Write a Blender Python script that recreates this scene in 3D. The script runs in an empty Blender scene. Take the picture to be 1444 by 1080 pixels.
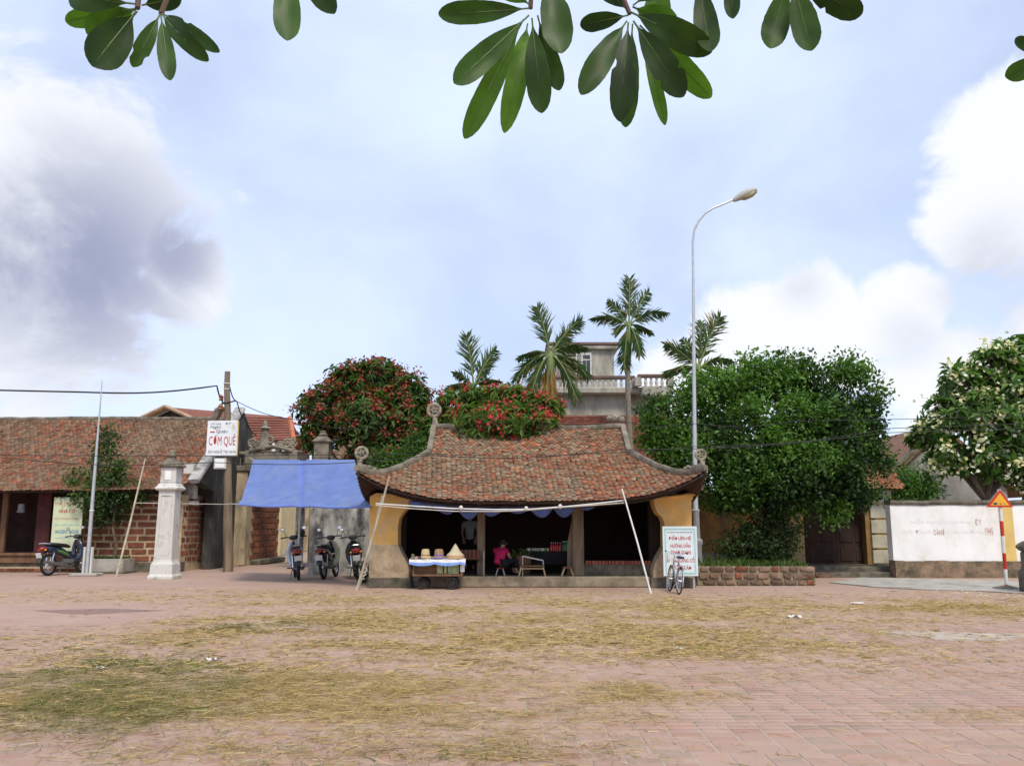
import bpy, bmesh, math, random
import numpy as np
from mathutils import Vector, Matrix

R = math.radians
random.seed(7)
rng = np.random.default_rng(11)
SC = bpy.context.scene
COL = SC.collection

# ------------------------------------------------------------------ camera
FPX, CH, HOR = 1200.0, 1.6, 738.0          # focal length in photo pixels, eye height, horizon row
PITCH = math.atan((HOR - 540.0) / FPX)
cam = bpy.data.objects.new('camera', bpy.data.cameras.new('camera'))
COL.objects.link(cam)
cam.location = (0, 0, CH)
cam.rotation_euler = (R(90) + PITCH, 0, 0)
cam.data.sensor_fit = 'HORIZONTAL'
cam.data.sensor_width = 36.0
cam.data.lens = 36.0 * FPX / 1444.0
cam.data.clip_start = 0.05
cam.data.clip_end = 3000
SC.camera = cam

# ------------------------------------------------------------------ world
SUN_EL, SUN_AZ = R(54), R(160)             # azimuth clockwise from +Y: behind the viewer, a little to the right
sun_vec = Vector((math.sin(SUN_AZ) * math.cos(SUN_EL), math.cos(SUN_AZ) * math.cos(SUN_EL), math.sin(SUN_EL)))
world = bpy.data.worlds.new('World')
SC.world = world
world.use_nodes = True


def pix_dir(u, v):
    x = (u - 722.0) / FPX
    y = -(v - 540.0) / FPX
    c, s = math.cos(PITCH), math.sin(PITCH)
    return Vector((x, c - y * s, s + y * c))


def build_world():
    nt = world.node_tree
    N = nt.nodes
    L = nt.links
    N.clear()

    def nd(t, **kw):
        n = N.new(t)
        for k, v in kw.items():
            setattr(n, k, v)
        return n

    def math_(op, a, b=None, clamp=False):
        n = nd('ShaderNodeMath', operation=op, use_clamp=clamp)
        for i, q in enumerate((a, b)):
            if q is None:
                continue
            if isinstance(q, (int, float)):
                n.inputs[i].default_value = q
            else:
                L.new(q, n.inputs[i])
        return n.outputs[0]

    def ramp(x, lo, hi, smooth=True):
        n = nd('ShaderNodeMapRange', interpolation_type='SMOOTHSTEP' if smooth else 'LINEAR')
        L.new(x, n.inputs[0])
        n.inputs[1].default_value = lo
        n.inputs[2].default_value = hi
        return n.outputs[0]

    def noise(vec, scale, detail=6, rough=.55, dist=0.):
        n = nd('ShaderNodeTexNoise')
        L.new(vec, n.inputs['Vector'])
        n.inputs['Scale'].default_value = scale
        n.inputs['Detail'].default_value = detail
        n.inputs['Roughness'].default_value = rough
        n.inputs['Distortion'].default_value = dist
        return n.outputs['Fac']

    def mix(f, a, b):
        n = nd('ShaderNodeMix', data_type='RGBA')
        if isinstance(f, float):
            n.inputs[0].default_value = f
        else:
            L.new(f, n.inputs[0])
        for i, q in ((6, a), (7, b)):
            if isinstance(q, tuple):
                n.inputs[i].default_value = (*q, 1)
            else:
                L.new(q, n.inputs[i])
        return n.outputs[2]

    tc = nd('ShaderNodeTexCoord')
    gen = tc.outputs['Generated']
    sky = nd('ShaderNodeTexSky', sky_type='NISHITA', sun_disc=False)
    sky.sun_elevation = SUN_EL
    sky.sun_rotation = SUN_AZ
    sky.air_density = 1.0
    sky.dust_density = 1.2
    sky.ozone_density = 2.0
    mp = nd('ShaderNodeMapping')
    L.new(gen, mp.inputs[0])
    mp.inputs['Scale'].default_value = (1, 1, 1.35)
    nv = mp.outputs[0]
    big = noise(nv, 2.3, 8, .52, .3)
    fine = noise(nv, 6.0, 10, .60, .35)

    def blob(u, v, rad, w=1.0):
        d = pix_dir(u, v).normalized()
        n = nd('ShaderNodeVectorMath', operation='DISTANCE')
        L.new(gen, n.inputs[0])
        n.inputs[1].default_value = d
        r = rad / FPX
        q = ramp(n.outputs['Value'], r, r * .05)
        return math_('MULTIPLY', q, w)

    def total(lst):
        o = lst[0]
        for q in lst[1:]:
            o = math_('MAXIMUM', o, q)
        return o
    # cumulus heaps that the photograph shows; elsewhere the same noise makes heaps of its own
    heaps = total([blob(40, 270, 300), blob(150, 300, 190), blob(250, 400, 130, .8), blob(60, 420, 260),
                   blob(40, 520, 190, .7), blob(1440, 210, 190), blob(1380, 300, 150, .9), blob(1030, 460, 130, .95),
                   blob(1160, 470, 150, .95), blob(1270, 440, 130, .95), blob(1340, 520, 160, .8), blob(1000, 560, 190, .9),
                   blob(1480, 420, 150, .7)])
    free = math_('MULTIPLY', ramp(big, .60, .85), .55)
    h = math_('MAXIMUM', heaps, free)
    hn = math_('ADD', h, math_('MULTIPLY', math_('SUBTRACT', fine, .5), 1.7))
    cum = math_('MULTIPLY', ramp(hn, .33, .58), .95)
    veil = math_('ADD', math_('MULTIPLY', ramp(noise(nv, 2.6, 5, .5, .15), .25, .75), .42), .53)
    # shaded undersides of the heaps
    shade_b = total([blob(110, 375, 260), blob(40, 360, 200), blob(240, 360, 130, .9), blob(60, 505, 90, .55), blob(1400, 390, 120, .5),
                     blob(1130, 395, 60, .35), blob(1290, 480, 70, .3)])
    shade = math_('MULTIPLY', math_('MAXIMUM', shade_b, math_('MULTIPLY', ramp(big, .66, .8), .5)),
                  ramp(math_('ADD', noise(nv, 4.2, 9, .62, .5), math_('MULTIPLY', shade_b, .30)), .34, .72))
    skyc = nd('ShaderNodeVectorMath', operation='SCALE')
    L.new(sky.outputs[0], skyc.inputs[0])
    skyc.inputs['Scale'].default_value = SKY_STR
    base = mix(veil, skyc.outputs[0], VEIL_COL)
    ccol = mix(math_('MULTIPLY', shade, .95, True), CLOUD_LIT, CLOUD_SHADE)
    out = mix(cum, base, ccol)
    bg = nd('ShaderNodeBackground')
    L.new(out, bg.inputs[0])
    bg.inputs[1].default_value = 1.0
    wo = nd('ShaderNodeOutputWorld')
    L.new(bg.outputs[0], wo.inputs[0])


SKY_STR = 0.086
VEIL_COL = (.61, .70, .92)
CLOUD_LIT = (.70, .72, .76)
CLOUD_SHADE = (.23, .25, .37)
build_world()

sl = bpy.data.lights.new('sun', 'SUN')
sl.energy = 2.1
sl.angle = R(14)
sl.color = (1.0, .93, .80)
sun = bpy.data.objects.new('sun', sl)
COL.objects.link(sun)
sun.rotation_euler = (-sun_vec).to_track_quat('-Z', 'Y').to_euler()
sun.location = (0, 0, 30)

vs = SC.view_settings
vs.view_transform = 'Standard'
vs.look = 'None'
vs.exposure = 0.5
vs.gamma = 1.0
vs.use_curve_mapping = False

# ------------------------------------------------------------------ helpers


def P(u, v, Y):
    """photo pixel -> the point at depth Y"""
    d = pix_dir(u, v)
    s = Y / d.y
    return Vector((d.x * s, Y, CH + d.z * s))


def G(u, v, z=0.0):
    d = pix_dir(u, v)
    s = (z - CH) / d.z
    return Vector((d.x * s, d.y * s, z))


def px_of(x, y, z=0.0):
    c, s = math.cos(PITCH), math.sin(PITCH)
    dz = z - CH
    f = y * c + dz * s
    return 722 + FPX * x / f, 540 - FPX * (-y * s + dz * c) / f


class MB:
    def __init__(self):
        self.V, self.F, self.C = [], [], []

    def add(self, vs_, fs, col=None):
        o = len(self.V)
        self.V += [tuple(v) for v in vs_]
        for f in fs:
            self.F.append(tuple(i + o for i in f))
            if col is not None:
                self.C.append(col)
        return self

    def box(self, c, s, rz=0.0, col=None, taper=1.0, M=None):
        hx, hy, hz = s[0] / 2, s[1] / 2, s[2] / 2
        vs_ = [Vector((x * hx * (taper if z > 0 else 1), y * hy * (taper if z > 0 else 1), z * hz))
               for z in (-1, 1) for y in (-1, 1) for x in (-1, 1)]
        m = M if M is not None else Matrix.Rotation(rz, 3, 'Z')
        vs_ = [m @ v + Vector(c) for v in vs_]
        return self.add(vs_, [(0, 2, 3, 1), (4, 5, 7, 6), (0, 1, 5, 4), (2, 6, 7, 3), (0, 4, 6, 2), (1, 3, 7, 5)], col)

    def tube(self, pts, r, n=8, caps=True, col=None):
        pts = [Vector(p) for p in pts]
        rs = r if isinstance(r, (list, tuple)) else [r] * len(pts)
        V, F = [], []
        t0 = (pts[1] - pts[0]).normalized()
        ref = Vector((0, 0, 1)) if abs(t0.z) < .9 else Vector((1, 0, 0))
        a = t0.cross(ref).normalized()
        for i, p in enumerate(pts):
            if i == 0:
                t = t0
            elif i == len(pts) - 1:
                t = (pts[i] - pts[i - 1]).normalized()
            else:
                t = ((pts[i + 1] - p).normalized() + (p - pts[i - 1]).normalized())
                t = t.normalized() if t.length > 1e-6 else (pts[i + 1] - p).normalized()
            a = (a - t * a.dot(t)).normalized()
            b = t.cross(a)
            for k in range(n):
                w = 2 * math.pi * k / n
                V.append(p + (a * math.cos(w) + b * math.sin(w)) * rs[i])
        for i in range(len(pts) - 1):
            for k in range(n):
                k2 = (k + 1) % n
                F.append((i * n + k, i * n + k2, (i + 1) * n + k2, (i + 1) * n + k))
        if caps:
            F.append(tuple(range(n - 1, -1, -1)))
            F.append(tuple(range((len(pts) - 1) * n, len(pts) * n)))
        return self.add(V, F, col)

    def lathe(self, prof, c=(0, 0, 0), n=16, M=None, square=False, col=None):
        V, F = [], []
        c = Vector(c)
        for (r, z) in prof:
            for k in range(n):
                w = 2 * math.pi * (k + (.5 if square else 0)) / n
                q = Vector((r * math.cos(w), r * math.sin(w), z))
                V.append((M @ q if M is not None else q) + c)
        for i in range(len(prof) - 1):
            for k in range(n):
                k2 = (k + 1) % n
                F.append((i * n + k, i * n + k2, (i + 1) * n + k2, (i + 1) * n + k))
        F.append(tuple(range(n - 1, -1, -1)))
        F.append(tuple(range((len(prof) - 1) * n, len(prof) * n)))
        return self.add(V, F, col)

    def prism(self, poly, d0, d1, axis='y', col=None):
        """poly in the plane across the axis: (x,z) for y, (x,y) for z, (y,z) for x"""
        def mk(p, d):
            return {'y': (p[0], d, p[1]), 'z': (p[0], p[1], d), 'x': (d, p[0], p[1])}[axis]
        n = len(poly)
        V = [mk(p, d0) for p in poly] + [mk(p, d1) for p in poly]
        F = [tuple(range(n)), tuple(range(2 * n - 1, n - 1, -1))]
        for i in range(n):
            j = (i + 1) % n
            F.append((i, i + n, j + n, j))
        return self.add(V, F, col)

    def loft(self, secs, n=12, e=2.6, col=None):
        """secs: (centre, U, V, hu, hv): superellipse rings"""
        V, F = [], []
        for (c, U, W, hu, hv) in secs:
            c, U, W = Vector(c), Vector(U), Vector(W)
            for k in range(n):
                w = 2 * math.pi * k / n
                cu, su = math.cos(w), math.sin(w)
                V.append(c + U * hu * math.copysign(abs(cu) ** (2 / e), cu) + W * hv * math.copysign(abs(su) ** (2 / e), su))
        for i in range(len(secs) - 1):
            for k in range(n):
                k2 = (k + 1) % n
                F.append((i * n + k, i * n + k2, (i + 1) * n + k2, (i + 1) * n + k))
        F.append(tuple(range(n - 1, -1, -1)))
        F.append(tuple(range((len(secs) - 1) * n, len(secs) * n)))
        return self.add(V, F, col)

    def ball(self, c, r, nu=12, nv=8, col=None):
        if not isinstance(r, (tuple, list)):
            r = (r, r, r)
        V, F = [], []
        for j in range(nv + 1):
            t = math.pi * j / nv
            for i in range(nu):
                p = 2 * math.pi * i / nu
                V.append((c[0] + r[0] * math.sin(t) * math.cos(p), c[1] + r[1] * math.sin(t) * math.sin(p), c[2] + r[2] * math.cos(t)))
        for j in range(nv):
            for i in range(nu):
                i2 = (i + 1) % nu
                F.append((j * nu + i, (j + 1) * nu + i, (j + 1) * nu + i2, j * nu + i2))
        return self.add(V, F, col)

    def torus(self, c, R_, r, M=None, n=20, m=8, a0=0., a1=2 * math.pi, col=None):
        c = Vector(c)
        V, F = [], []
        closed = abs(a1 - a0 - 2 * math.pi) < 1e-5
        cnt = n if closed else n + 1
        for i in range(cnt):
            a = a0 + (a1 - a0) * i / n
            for k in range(m):
                b = 2 * math.pi * k / m
                q = Vector(((R_ + r * math.cos(b)) * math.cos(a), (R_ + r * math.cos(b)) * math.sin(a), r * math.sin(b)))
                V.append((M @ q if M is not None else q) + c)
        for i in range(n):
            i2 = (i + 1) % cnt
            for k in range(m):
                k2 = (k + 1) % m
                F.append((i * m + k, i2 * m + k, i2 * m + k2, i * m + k2))
        return self.add(V, F, col)

    def grid(self, fn, nu, nv, col=None):
        V = [fn(i / nu, j / nv) for j in range(nv + 1) for i in range(nu + 1)]
        F = [(j * (nu + 1) + i, j * (nu + 1) + i + 1, (j + 1) * (nu + 1) + i + 1, (j + 1) * (nu + 1) + i)
             for j in range(nv) for i in range(nu)]
        return self.add(V, F, col)

    def mesh(self, name, m, off=None, smooth=False, bevel=0.0):
        V = self.V
        if off is not None:
            V = [(v[0] - off[0], v[1] - off[1], v[2] - off[2]) for v in V]
        me = bpy.data.meshes.new(name)
        me.from_pydata(V, [], self.F)
        me.update()
        bm = bmesh.new()
        bm.from_mesh(me)
        cl = None
        if self.C and len(self.C) == len(self.F):
            cl = True
        bmesh.ops.recalc_face_normals(bm, faces=bm.faces)
        if bevel > 0:
            ed = [e for e in bm.edges if len(e.link_faces) == 2 and e.calc_face_angle() > R(28)]
            bmesh.ops.bevel(bm, geom=ed, offset=bevel, segments=1, affect='EDGES', clamp_overlap=True)
        bm.to_mesh(me)
        bm.free()
        if cl and bevel == 0:
            at = me.color_attributes.new('Col', 'FLOAT_COLOR', 'CORNER')
            arr = np.ones((len(me.loops), 4), dtype=np.float32)
            cols = np.array(self.C, dtype=np.float32)
            tot = np.array([len(f) for f in self.F])
            arr[:, :3] = np.repeat(cols, tot, axis=0)
            at.data.foreach_set('color', arr.ravel())
        if smooth:
            me.polygons.foreach_set('use_smooth', [True] * len(me.polygons))
            if smooth != 'all':
                try:
                    me.set_sharp_from_angle(angle=R(40))
                except Exception:
                    pass
        me.materials.append(m)
        return me

    def build(self, name, m, parent=None, smooth=False, bevel=0.0, local=False):
        off = None
        if parent is not None and not local:
            off = root_of(parent)
        me = self.mesh(name, m, off, smooth, bevel)
        return link(name, me, parent)


ROOT = {}


def root_of(o):
    while o.parent is not None:
        o = o.parent
    return o.location


def link(name, me, parent=None):
    o = bpy.data.objects.new(name, me)
    COL.objects.link(o)
    if parent is not None:
        o.parent = parent
    return o


def tag(o, label, cat, group=None):
    o['label'] = label
    o['category'] = cat
    if group:
        o['group'] = group
    return o


def thing(name, label, cat, loc=(0, 0, 0), rz=0.0, group=None):
    o = bpy.data.objects.new(name, None)
    COL.objects.link(o)
    o.location = loc
    o.rotation_euler = (0, 0, rz)
    o.empty_display_size = .2
    return tag(o, label, cat, group)


def struct(o):
    o['kind'] = 'structure'
    return o


def stuff(o):
    o['kind'] = 'stuff'
    return o


# ------------------------------------------------------------------ materials
MATS = {}


def mat(name, c, rough=.85, var=.25, scale=3.0, c2=None, stain=None, stain_amt=.5, stain_scale=1.2, streak=1.0,
        bump=.0, bscale=40., attr=False, objrand=0., metal=0., spec=.3, translucent=0., coat=0.):
    m = bpy.data.materials.new(name)
    m.use_nodes = True
    nt = m.node_tree
    N, L = nt.nodes, nt.links
    N.clear()
    out = N.new('ShaderNodeOutputMaterial')
    b = N.new('ShaderNodeBsdfPrincipled')
    geo = N.new('ShaderNodeNewGeometry')
    mp = N.new('ShaderNodeMapping')
    L.new(geo.outputs['Position'], mp.inputs[0])
    mp.inputs['Scale'].default_value = (1, 1, streak)

    def noise(sc, det=5, rgh=.6):
        n = N.new('ShaderNodeTexNoise')
        L.new(mp.outputs[0], n.inputs['Vector'])
        n.inputs['Scale'].default_value = sc
        n.inputs['Detail'].default_value = det
        n.inputs['Roughness'].default_value = rgh
        return n.outputs['Fac']

    def ramp(x, lo, hi, a=0., z=1.):
        n = N.new('ShaderNodeMapRange')
        L.new(x, n.inputs[0])
        n.inputs[1].default_value, n.inputs[2].default_value = lo, hi
        n.inputs[3].default_value, n.inputs[4].default_value = a, z
        return n.outputs[0]

    def mix(f, a, z, blend='MIX'):
        n = N.new('ShaderNodeMix')
        n.data_type = 'RGBA'
        n.blend_type = blend
        if isinstance(f, (int, float)):
            n.inputs[0].default_value = f
        else:
            L.new(f, n.inputs[0])
        for i, q in ((6, a), (7, z)):
            if isinstance(q, tuple):
                n.inputs[i].default_value = (*q, 1)
            else:
                L.new(q, n.inputs[i])
        return n.outputs[2]
    c2 = c2 or tuple(min(1, x * (1 + var)) for x in c)
    c1 = tuple(x * (1 - var) for x in c)
    colr = mix(ramp(noise(scale), .3, .7), c1, c2)
    if stain:
        s1 = ramp(noise(stain_scale, 7, .68), .62 - .35 * stain_amt, .78 - .25 * stain_amt)
        colr = mix(s1, colr, stain)
    if attr:
        a = N.new('ShaderNodeAttribute')
        a.attribute_name = 'Col'
        colr = mix(1.0, colr, a.outputs['Color'], 'MULTIPLY')
    if objrand:
        oi = N.new('ShaderNodeObjectInfo')
        hs = N.new('ShaderNodeHueSaturation')
        L.new(colr, hs.inputs['Color'])
        L.new(ramp(oi.outputs['Random'], 0, 1, 1 - objrand, 1 + objrand), hs.inputs['Value'])
        colr = hs.outputs[0]
    L.new(colr, b.inputs['Base Color'])
    b.inputs['Roughness'].default_value = rough
    b.inputs['Metallic'].default_value = metal
    b.inputs['Specular IOR Level'].default_value = spec
    b.inputs['Coat Weight'].default_value = coat
    if bump:
        bp = N.new('ShaderNodeBump')
        bp.inputs['Strength'].default_value = bump
        bp.inputs['Distance'].default_value = .02
        L.new(noise(bscale, 6, .65), bp.inputs['Height'])
        L.new(bp.outputs[0], b.inputs['Normal'])
    sh = b.outputs[0]
    if translucent:
        t = N.new('ShaderNodeBsdfTranslucent')
        tcol = mix(1.0, colr, (1.25, 1.5, .55), 'MULTIPLY')
        L.new(tcol, t.inputs[0])
        ms = N.new('ShaderNodeMixShader')
        ms.inputs[0].default_value = translucent
        L.new(sh, ms.inputs[1])
        L.new(t.outputs[0], ms.inputs[2])
        sh = ms.outputs[0]
    L.new(sh, out.inputs[0])
    MATS[name] = m
    return m


W1 = (1, 1, 1)
m_tile = mat('roof_tile', (.90, .90, .90), .9, .22, 9., attr=True, bump=.5, bscale=30)
m_roofunder = mat('roof_underlay', (.06, .035, .025), .95, .3)
m_ridge = mat('ridge_plaster', (.22, .185, .135), .95, .35, 4., stain=(.07, .065, .055), stain_amt=.45, stain_scale=3., bump=.6)
m_ornament = mat('ornament_stucco', (.30, .26, .19), .95, .35, 8., stain=(.09, .08, .065), stain_amt=.4, stain_scale=6., bump=.6)
m_ochre = mat('ochre_plaster', (.76, .44, .13), .92, .18, 2.5, stain=(.60, .44, .25), stain_amt=.42, stain_scale=2.4, bump=.35, bscale=25)
m_greyplaster = mat('grey_plaster', (.46, .35, .22), .95, .22, 3., stain=(.25, .19, .12), stain_amt=.36, stain_scale=3.5, bump=.6, bscale=22)
m_plinth = mat('dirty_plinth', (.16, .135, .10), .95, .4, 4., stain=(.06, .06, .04), stain_amt=.5, stain_scale=3., bump=.6)
m_mould = mat('mouldy_wall', (.44, .42, .38), .95, .25, 3., stain=(.055, .055, .055), stain_amt=.58, stain_scale=1.7, streak=.55, bump=.5)
m_black = mat('black_mould_wall', (.05, .048, .042), .95, .4, 2., stain=(.13, .12, .10), stain_amt=.22, stain_scale=2., streak=.5, bump=.6)
m_cream = mat('cream_plaster', (.45, .36, .23), .92, .2, 2., stain=(.17, .14, .10), stain_amt=.42, stain_scale=1.6, streak=.6, bump=.4)
m_white = mat('whitewash', (.83, .82, .79), .9, .06, 1.5, stain=(.70, .66, .58), stain_amt=.4, stain_scale=1.2, streak=.6, bump=.2)
m_pillar = mat('pillar_limewash', (.62, .60, .55), .92, .14, 3., stain=(.26, .24, .19), stain_amt=.33, stain_scale=3., streak=.5, bump=.4)
m_laterite = mat('laterite', (.205, .075, .04), .95, .4, 6., attr=False, objrand=.35, bump=.9, bscale=35)
m_mortar = mat('mortar', (.47, .36, .22), .95, .25, 5., stain=(.24, .16, .10), stain_amt=.22, bump=.5)
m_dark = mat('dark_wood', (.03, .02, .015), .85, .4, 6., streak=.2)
m_room = mat('gloom_dark_wall', (.045, .022, .018), .95, .4, 2.)  # near-black colour carries the gloom of pavilion and veranda interiors
m_post = mat('weathered_post', (.20, .15, .10), .9, .35, 7., streak=.15, bump=.4)
m_wood = mat('brown_wood', (.16, .085, .045), .8, .35, 6., streak=.3, bump=.2)
m_palewood = mat('pale_wood', (.42, .32, .18), .7, .25, 6.)
m_bamboo = mat('bamboo', (.52, .46, .34), .6, .22, 5., stain=(.3, .24, .15), stain_amt=.3)
m_whitepole = mat('white_pole', (.66, .65, .60), .6, .15, 5.)
m_tarp = mat('blue_tarp', (.165, .24, .54), .6, .12, 2.5, stain=(.23, .29, .50), stain_amt=.3, stain_scale=1.2, translucent=.3, bump=.35, bscale=5.)
m_awn = mat('awning_cloth', (.10, .14, .34), .7, .2, 4., translucent=.2)
m_steel = mat('galvanised_steel', (.50, .52, .52), .45, .12, 6., metal=.5)
m_chrome = mat('chrome', (.75, .75, .75), .2, .05, 5., metal=1.)
m_rubber = mat('rubber', (.02, .02, .02), .8, .2, 8.)
m_blackpl = mat('black_plastic', (.018, .018, .02), .4, .2, 8., spec=.5)
m_navy = mat('navy_paint', (.009, .016, .04), .22, .1, 3., spec=.6, coat=.6)
m_greenpaint = mat('green_paint', (.06, .17, .03), .3, .1, 3., spec=.5, coat=.4)
m_silver = mat('silver_paint', (.55, .58, .66), .3, .1, 3., metal=.3, coat=.4)
m_beigepaint = mat('beige_plastic', (.42, .39, .26), .4, .1, 3., spec=.5)
m_redpl = mat('red_lens', (.22, .008, .008), .2, .15, 8., spec=.6)
m_amber = mat('amber_lens', (.75, .32, .03), .2, .1, 8., spec=.6)
m_plate = mat('plate_white', (.72, .74, .72), .5, .05)
m_glass = mat('mirror_glass', (.8, .82, .85), .05, .02, metal=1.)
m_engine = mat('engine_metal', (.20, .19, .18), .5, .3, 12., metal=.6)
m_concrete = mat('concrete', (.40, .37, .32), .95, .18, 2.5, stain=(.22, .20, .16), stain_amt=.35, stain_scale=1.5, bump=.4)
m_oldconc = mat('weathered_concrete', (.42, .39, .32), .95, .2, 2., stain=(.15, .145, .12), stain_amt=.45, stain_scale=.7, streak=.35, bump=.3)
m_gatestone = mat('dark_gate_stone', (.25, .22, .17), .95, .25, 3., stain=(.10, .09, .07), stain_amt=.45, stain_scale=2., bump=.5)
m_redbrickwall = mat('old_red_brick', (.25, .085, .055), .95, .35, 5., objrand=.2, bump=.5)
m_redroof = mat('sheet_red_tile', (.22, .085, .06), .85, .15, 2., attr=False)
m_trunk = mat('bark', (.14, .10, .07), .95, .35, 8., streak=.3, bump=.8)
m_palmtrunk = mat('palm_bark', (.22, .19, .14), .95, .3, 8., bump=.4)
m_leaf = mat('foliage', (1, 1, 1), .55, .15, 3., attr=True, translucent=.32, spec=.35)
m_bigleaf = mat('near_leaf', (.024, .055, .007), .45, .2, 9., c2=(.040, .085, .010), stain=(.05, .05, .012), stain_amt=.12, stain_scale=14., objrand=.45, translucent=.30, spec=.25)
m_backlitleaf = mat('backlit_leaf', (.07, .15, .012), .5, .2, 9., c2=(.10, .20, .02), objrand=.25, translucent=.45, spec=.25)  # brighter copy of the near leaf: light from behind put into the colour
m_twig = mat('twig', (.10, .06, .04), .8, .3)
m_flower = mat('petals', (1, 1, 1), .6, .1, 3., attr=True, translucent=.25)
m_straw = mat('straw', (1, 1, 1), .85, .15, 8., attr=True, translucent=.15)
m_signwhite = mat('sign_white', (.78, .80, .80), .45, .04, 2.)
m_signpale = mat('sign_pale_blue', (.66, .74, .74), .45, .04, 2.)
m_signgreen = mat('sign_yellow_green', (.58, .62, .40), .5, .1, 1.2)
m_txtred = mat('red_ink', (.50, .03, .035), .6, .12)
m_txtred2 = mat('faded_red_ink', (.52, .27, .24), .8, .3, 9.)
m_faint = mat('washed_out_ink', (.78, .73, .70), .9, .15, 9.)
m_txtblue = mat('blue_ink', (.04, .20, .42), .6, .12)
m_txtdark = mat('dark_ink', (.05, .06, .09), .6, .12)
m_teal = mat('teal_ink', (.25, .52, .50), .6, .1)
m_signred = mat('traffic_red', (.50, .035, .02), .5, .15, 4.)
m_signyel = mat('traffic_yellow', (.72, .36, .03), .5, .15, 4.)
m_yellow = mat('yellow_wash', (.66, .47, .16), .9, .12, 2.)
m_pink = mat('pink_cloth', (.60, .02, .11), .8, .15, 6.)
m_blackcloth = mat('black_cloth', (.015, .014, .016), .9, .3, 6.)
m_skin = mat('skin', (.42, .24, .16), .6, .1, 6.)
m_hair = mat('hair', (.02, .014, .012), .5, .3, 20.)
m_grey = mat('grey_cloth', (.35, .36, .40), .9, .15, 6.)
m_strawhat = mat('straw_hat', (.62, .50, .26), .85, .15, 30., bump=.4, bscale=90)
m_conehat = mat('palm_leaf_hat', (.66, .58, .38), .8, .12, 25., bump=.4, bscale=80)
m_tanhat = mat('tan_hat', (.36, .23, .14), .85, .2, 20.)
m_hatband = mat('violet_band', (.20, .16, .34), .8, .1)
m_clothwhite = mat('white_oilcloth', (.72, .71, .68), .6, .06, 4.)
m_clothblue = mat('blue_trim', (.18, .30, .62), .6, .08, 4.)
m_jar = mat('green_packets', (.30, .42, .20), .5, .35, 14., c2=(.55, .52, .25))
m_stone = mat('rubble_stone', (.20, .13, .085), .95, .4, 5., objrand=.4, bump=.8, bscale=25)
m_stonemortar = mat('earth_mortar', (.27, .22, .15), .95, .35, 5., stain=(.12, .12, .06), stain_amt=.4, bump=.6)
m_door = mat('dark_door_wood', (.055, .03, .022), .75, .35, 5., streak=.25, bump=.2)
m_soil = mat('soil', (.15, .11, .06), 1., .4, 3., bump=.8)
m_wire = mat('cable', (.02, .02, .02), .6, .2)
m_rope = mat('rope', (.62, .58, .50), .9, .15)
m_window = mat('window_glass', (.05, .06, .07), .1, .1, spec=.6)
m_lampgrey = mat('lamp_housing', (.42, .42, .37), .5, .12, 6.)
m_lampglass = mat('lamp_glass', (.34, .30, .16), .25, .15, 6., spec=.5)
m_bottlered = mat('red_bottle', (.45, .01, .015), .15, .1, spec=.6)
m_bottlegreen = mat('green_bottle', (.03, .16, .04), .15, .1, spec=.6)
m_mirrorblack = m_blackpl

# ------------------------------------------------------------------ numpy helpers


def vnoise(x, y, seed=0):
    x = np.asarray(x, float)
    y = np.asarray(y, float)
    xi, yi = np.floor(x).astype(np.int64), np.floor(y).astype(np.int64)
    fx, fy = x - xi, y - yi
    fx, fy = fx * fx * (3 - 2 * fx), fy * fy * (3 - 2 * fy)

    def h(a, b):
        n = (a * 374761393 + b * 668265263 + seed * 974711) & 0x7fffffff
        n = ((n ^ (n >> 13)) * 1274126177) & 0x7fffffff
        return ((n ^ (n >> 16)) & 0xffff) / 65535.0
    return (h(xi, yi) * (1 - fx) + h(xi + 1, yi) * fx) * (1 - fy) + (h(xi, yi + 1) * (1 - fx) + h(xi + 1, yi + 1) * fx) * fy


def fbm(x, y, seed=0, o=4):
    s, a, t = 0, .5, 0
    for i in range(o):
        s = s + a * vnoise(x * 2 ** i, y * 2 ** i, seed + i)
        t += a
        a *= .5
    return s / t


def np_mesh(name, V, faces, nper, cols, m, parent=None, smooth=False):
    """V (n,3), faces flat indices, nper verts per face, cols per face (k,3)"""
    V = np.asarray(V, np.float32)
    if parent is not None:
        V = V - np.array(root_of(parent), np.float32)
    nf = len(faces) // nper
    me = bpy.data.meshes.new(name)
    me.vertices.add(len(V))
    me.vertices.foreach_set('co', V.ravel())
    me.loops.add(nf * nper)
    me.loops.foreach_set('vertex_index', np.asarray(faces, np.int32))
    me.polygons.add(nf)
    me.polygons.foreach_set('loop_start', np.arange(nf, dtype=np.int32) * nper)
    me.polygons.foreach_set('loop_total', np.full(nf, nper, np.int32))
    if smooth:
        me.polygons.foreach_set('use_smooth', np.ones(nf, bool))
    me.update(calc_edges=True)
    if cols is not None:
        at = me.color_attributes.new('Col', 'FLOAT_COLOR', 'CORNER')
        arr = np.ones((nf * nper, 4), np.float32)
        arr[:, :3] = np.repeat(np.asarray(cols, np.float32), nper, axis=0)
        at.data.foreach_set('color', arr.ravel())
    me.materials.append(m)
    return link(name, me, parent)


def unit(a):
    return a / np.maximum(np.linalg.norm(a, axis=1, keepdims=True), 1e-9)


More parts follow.
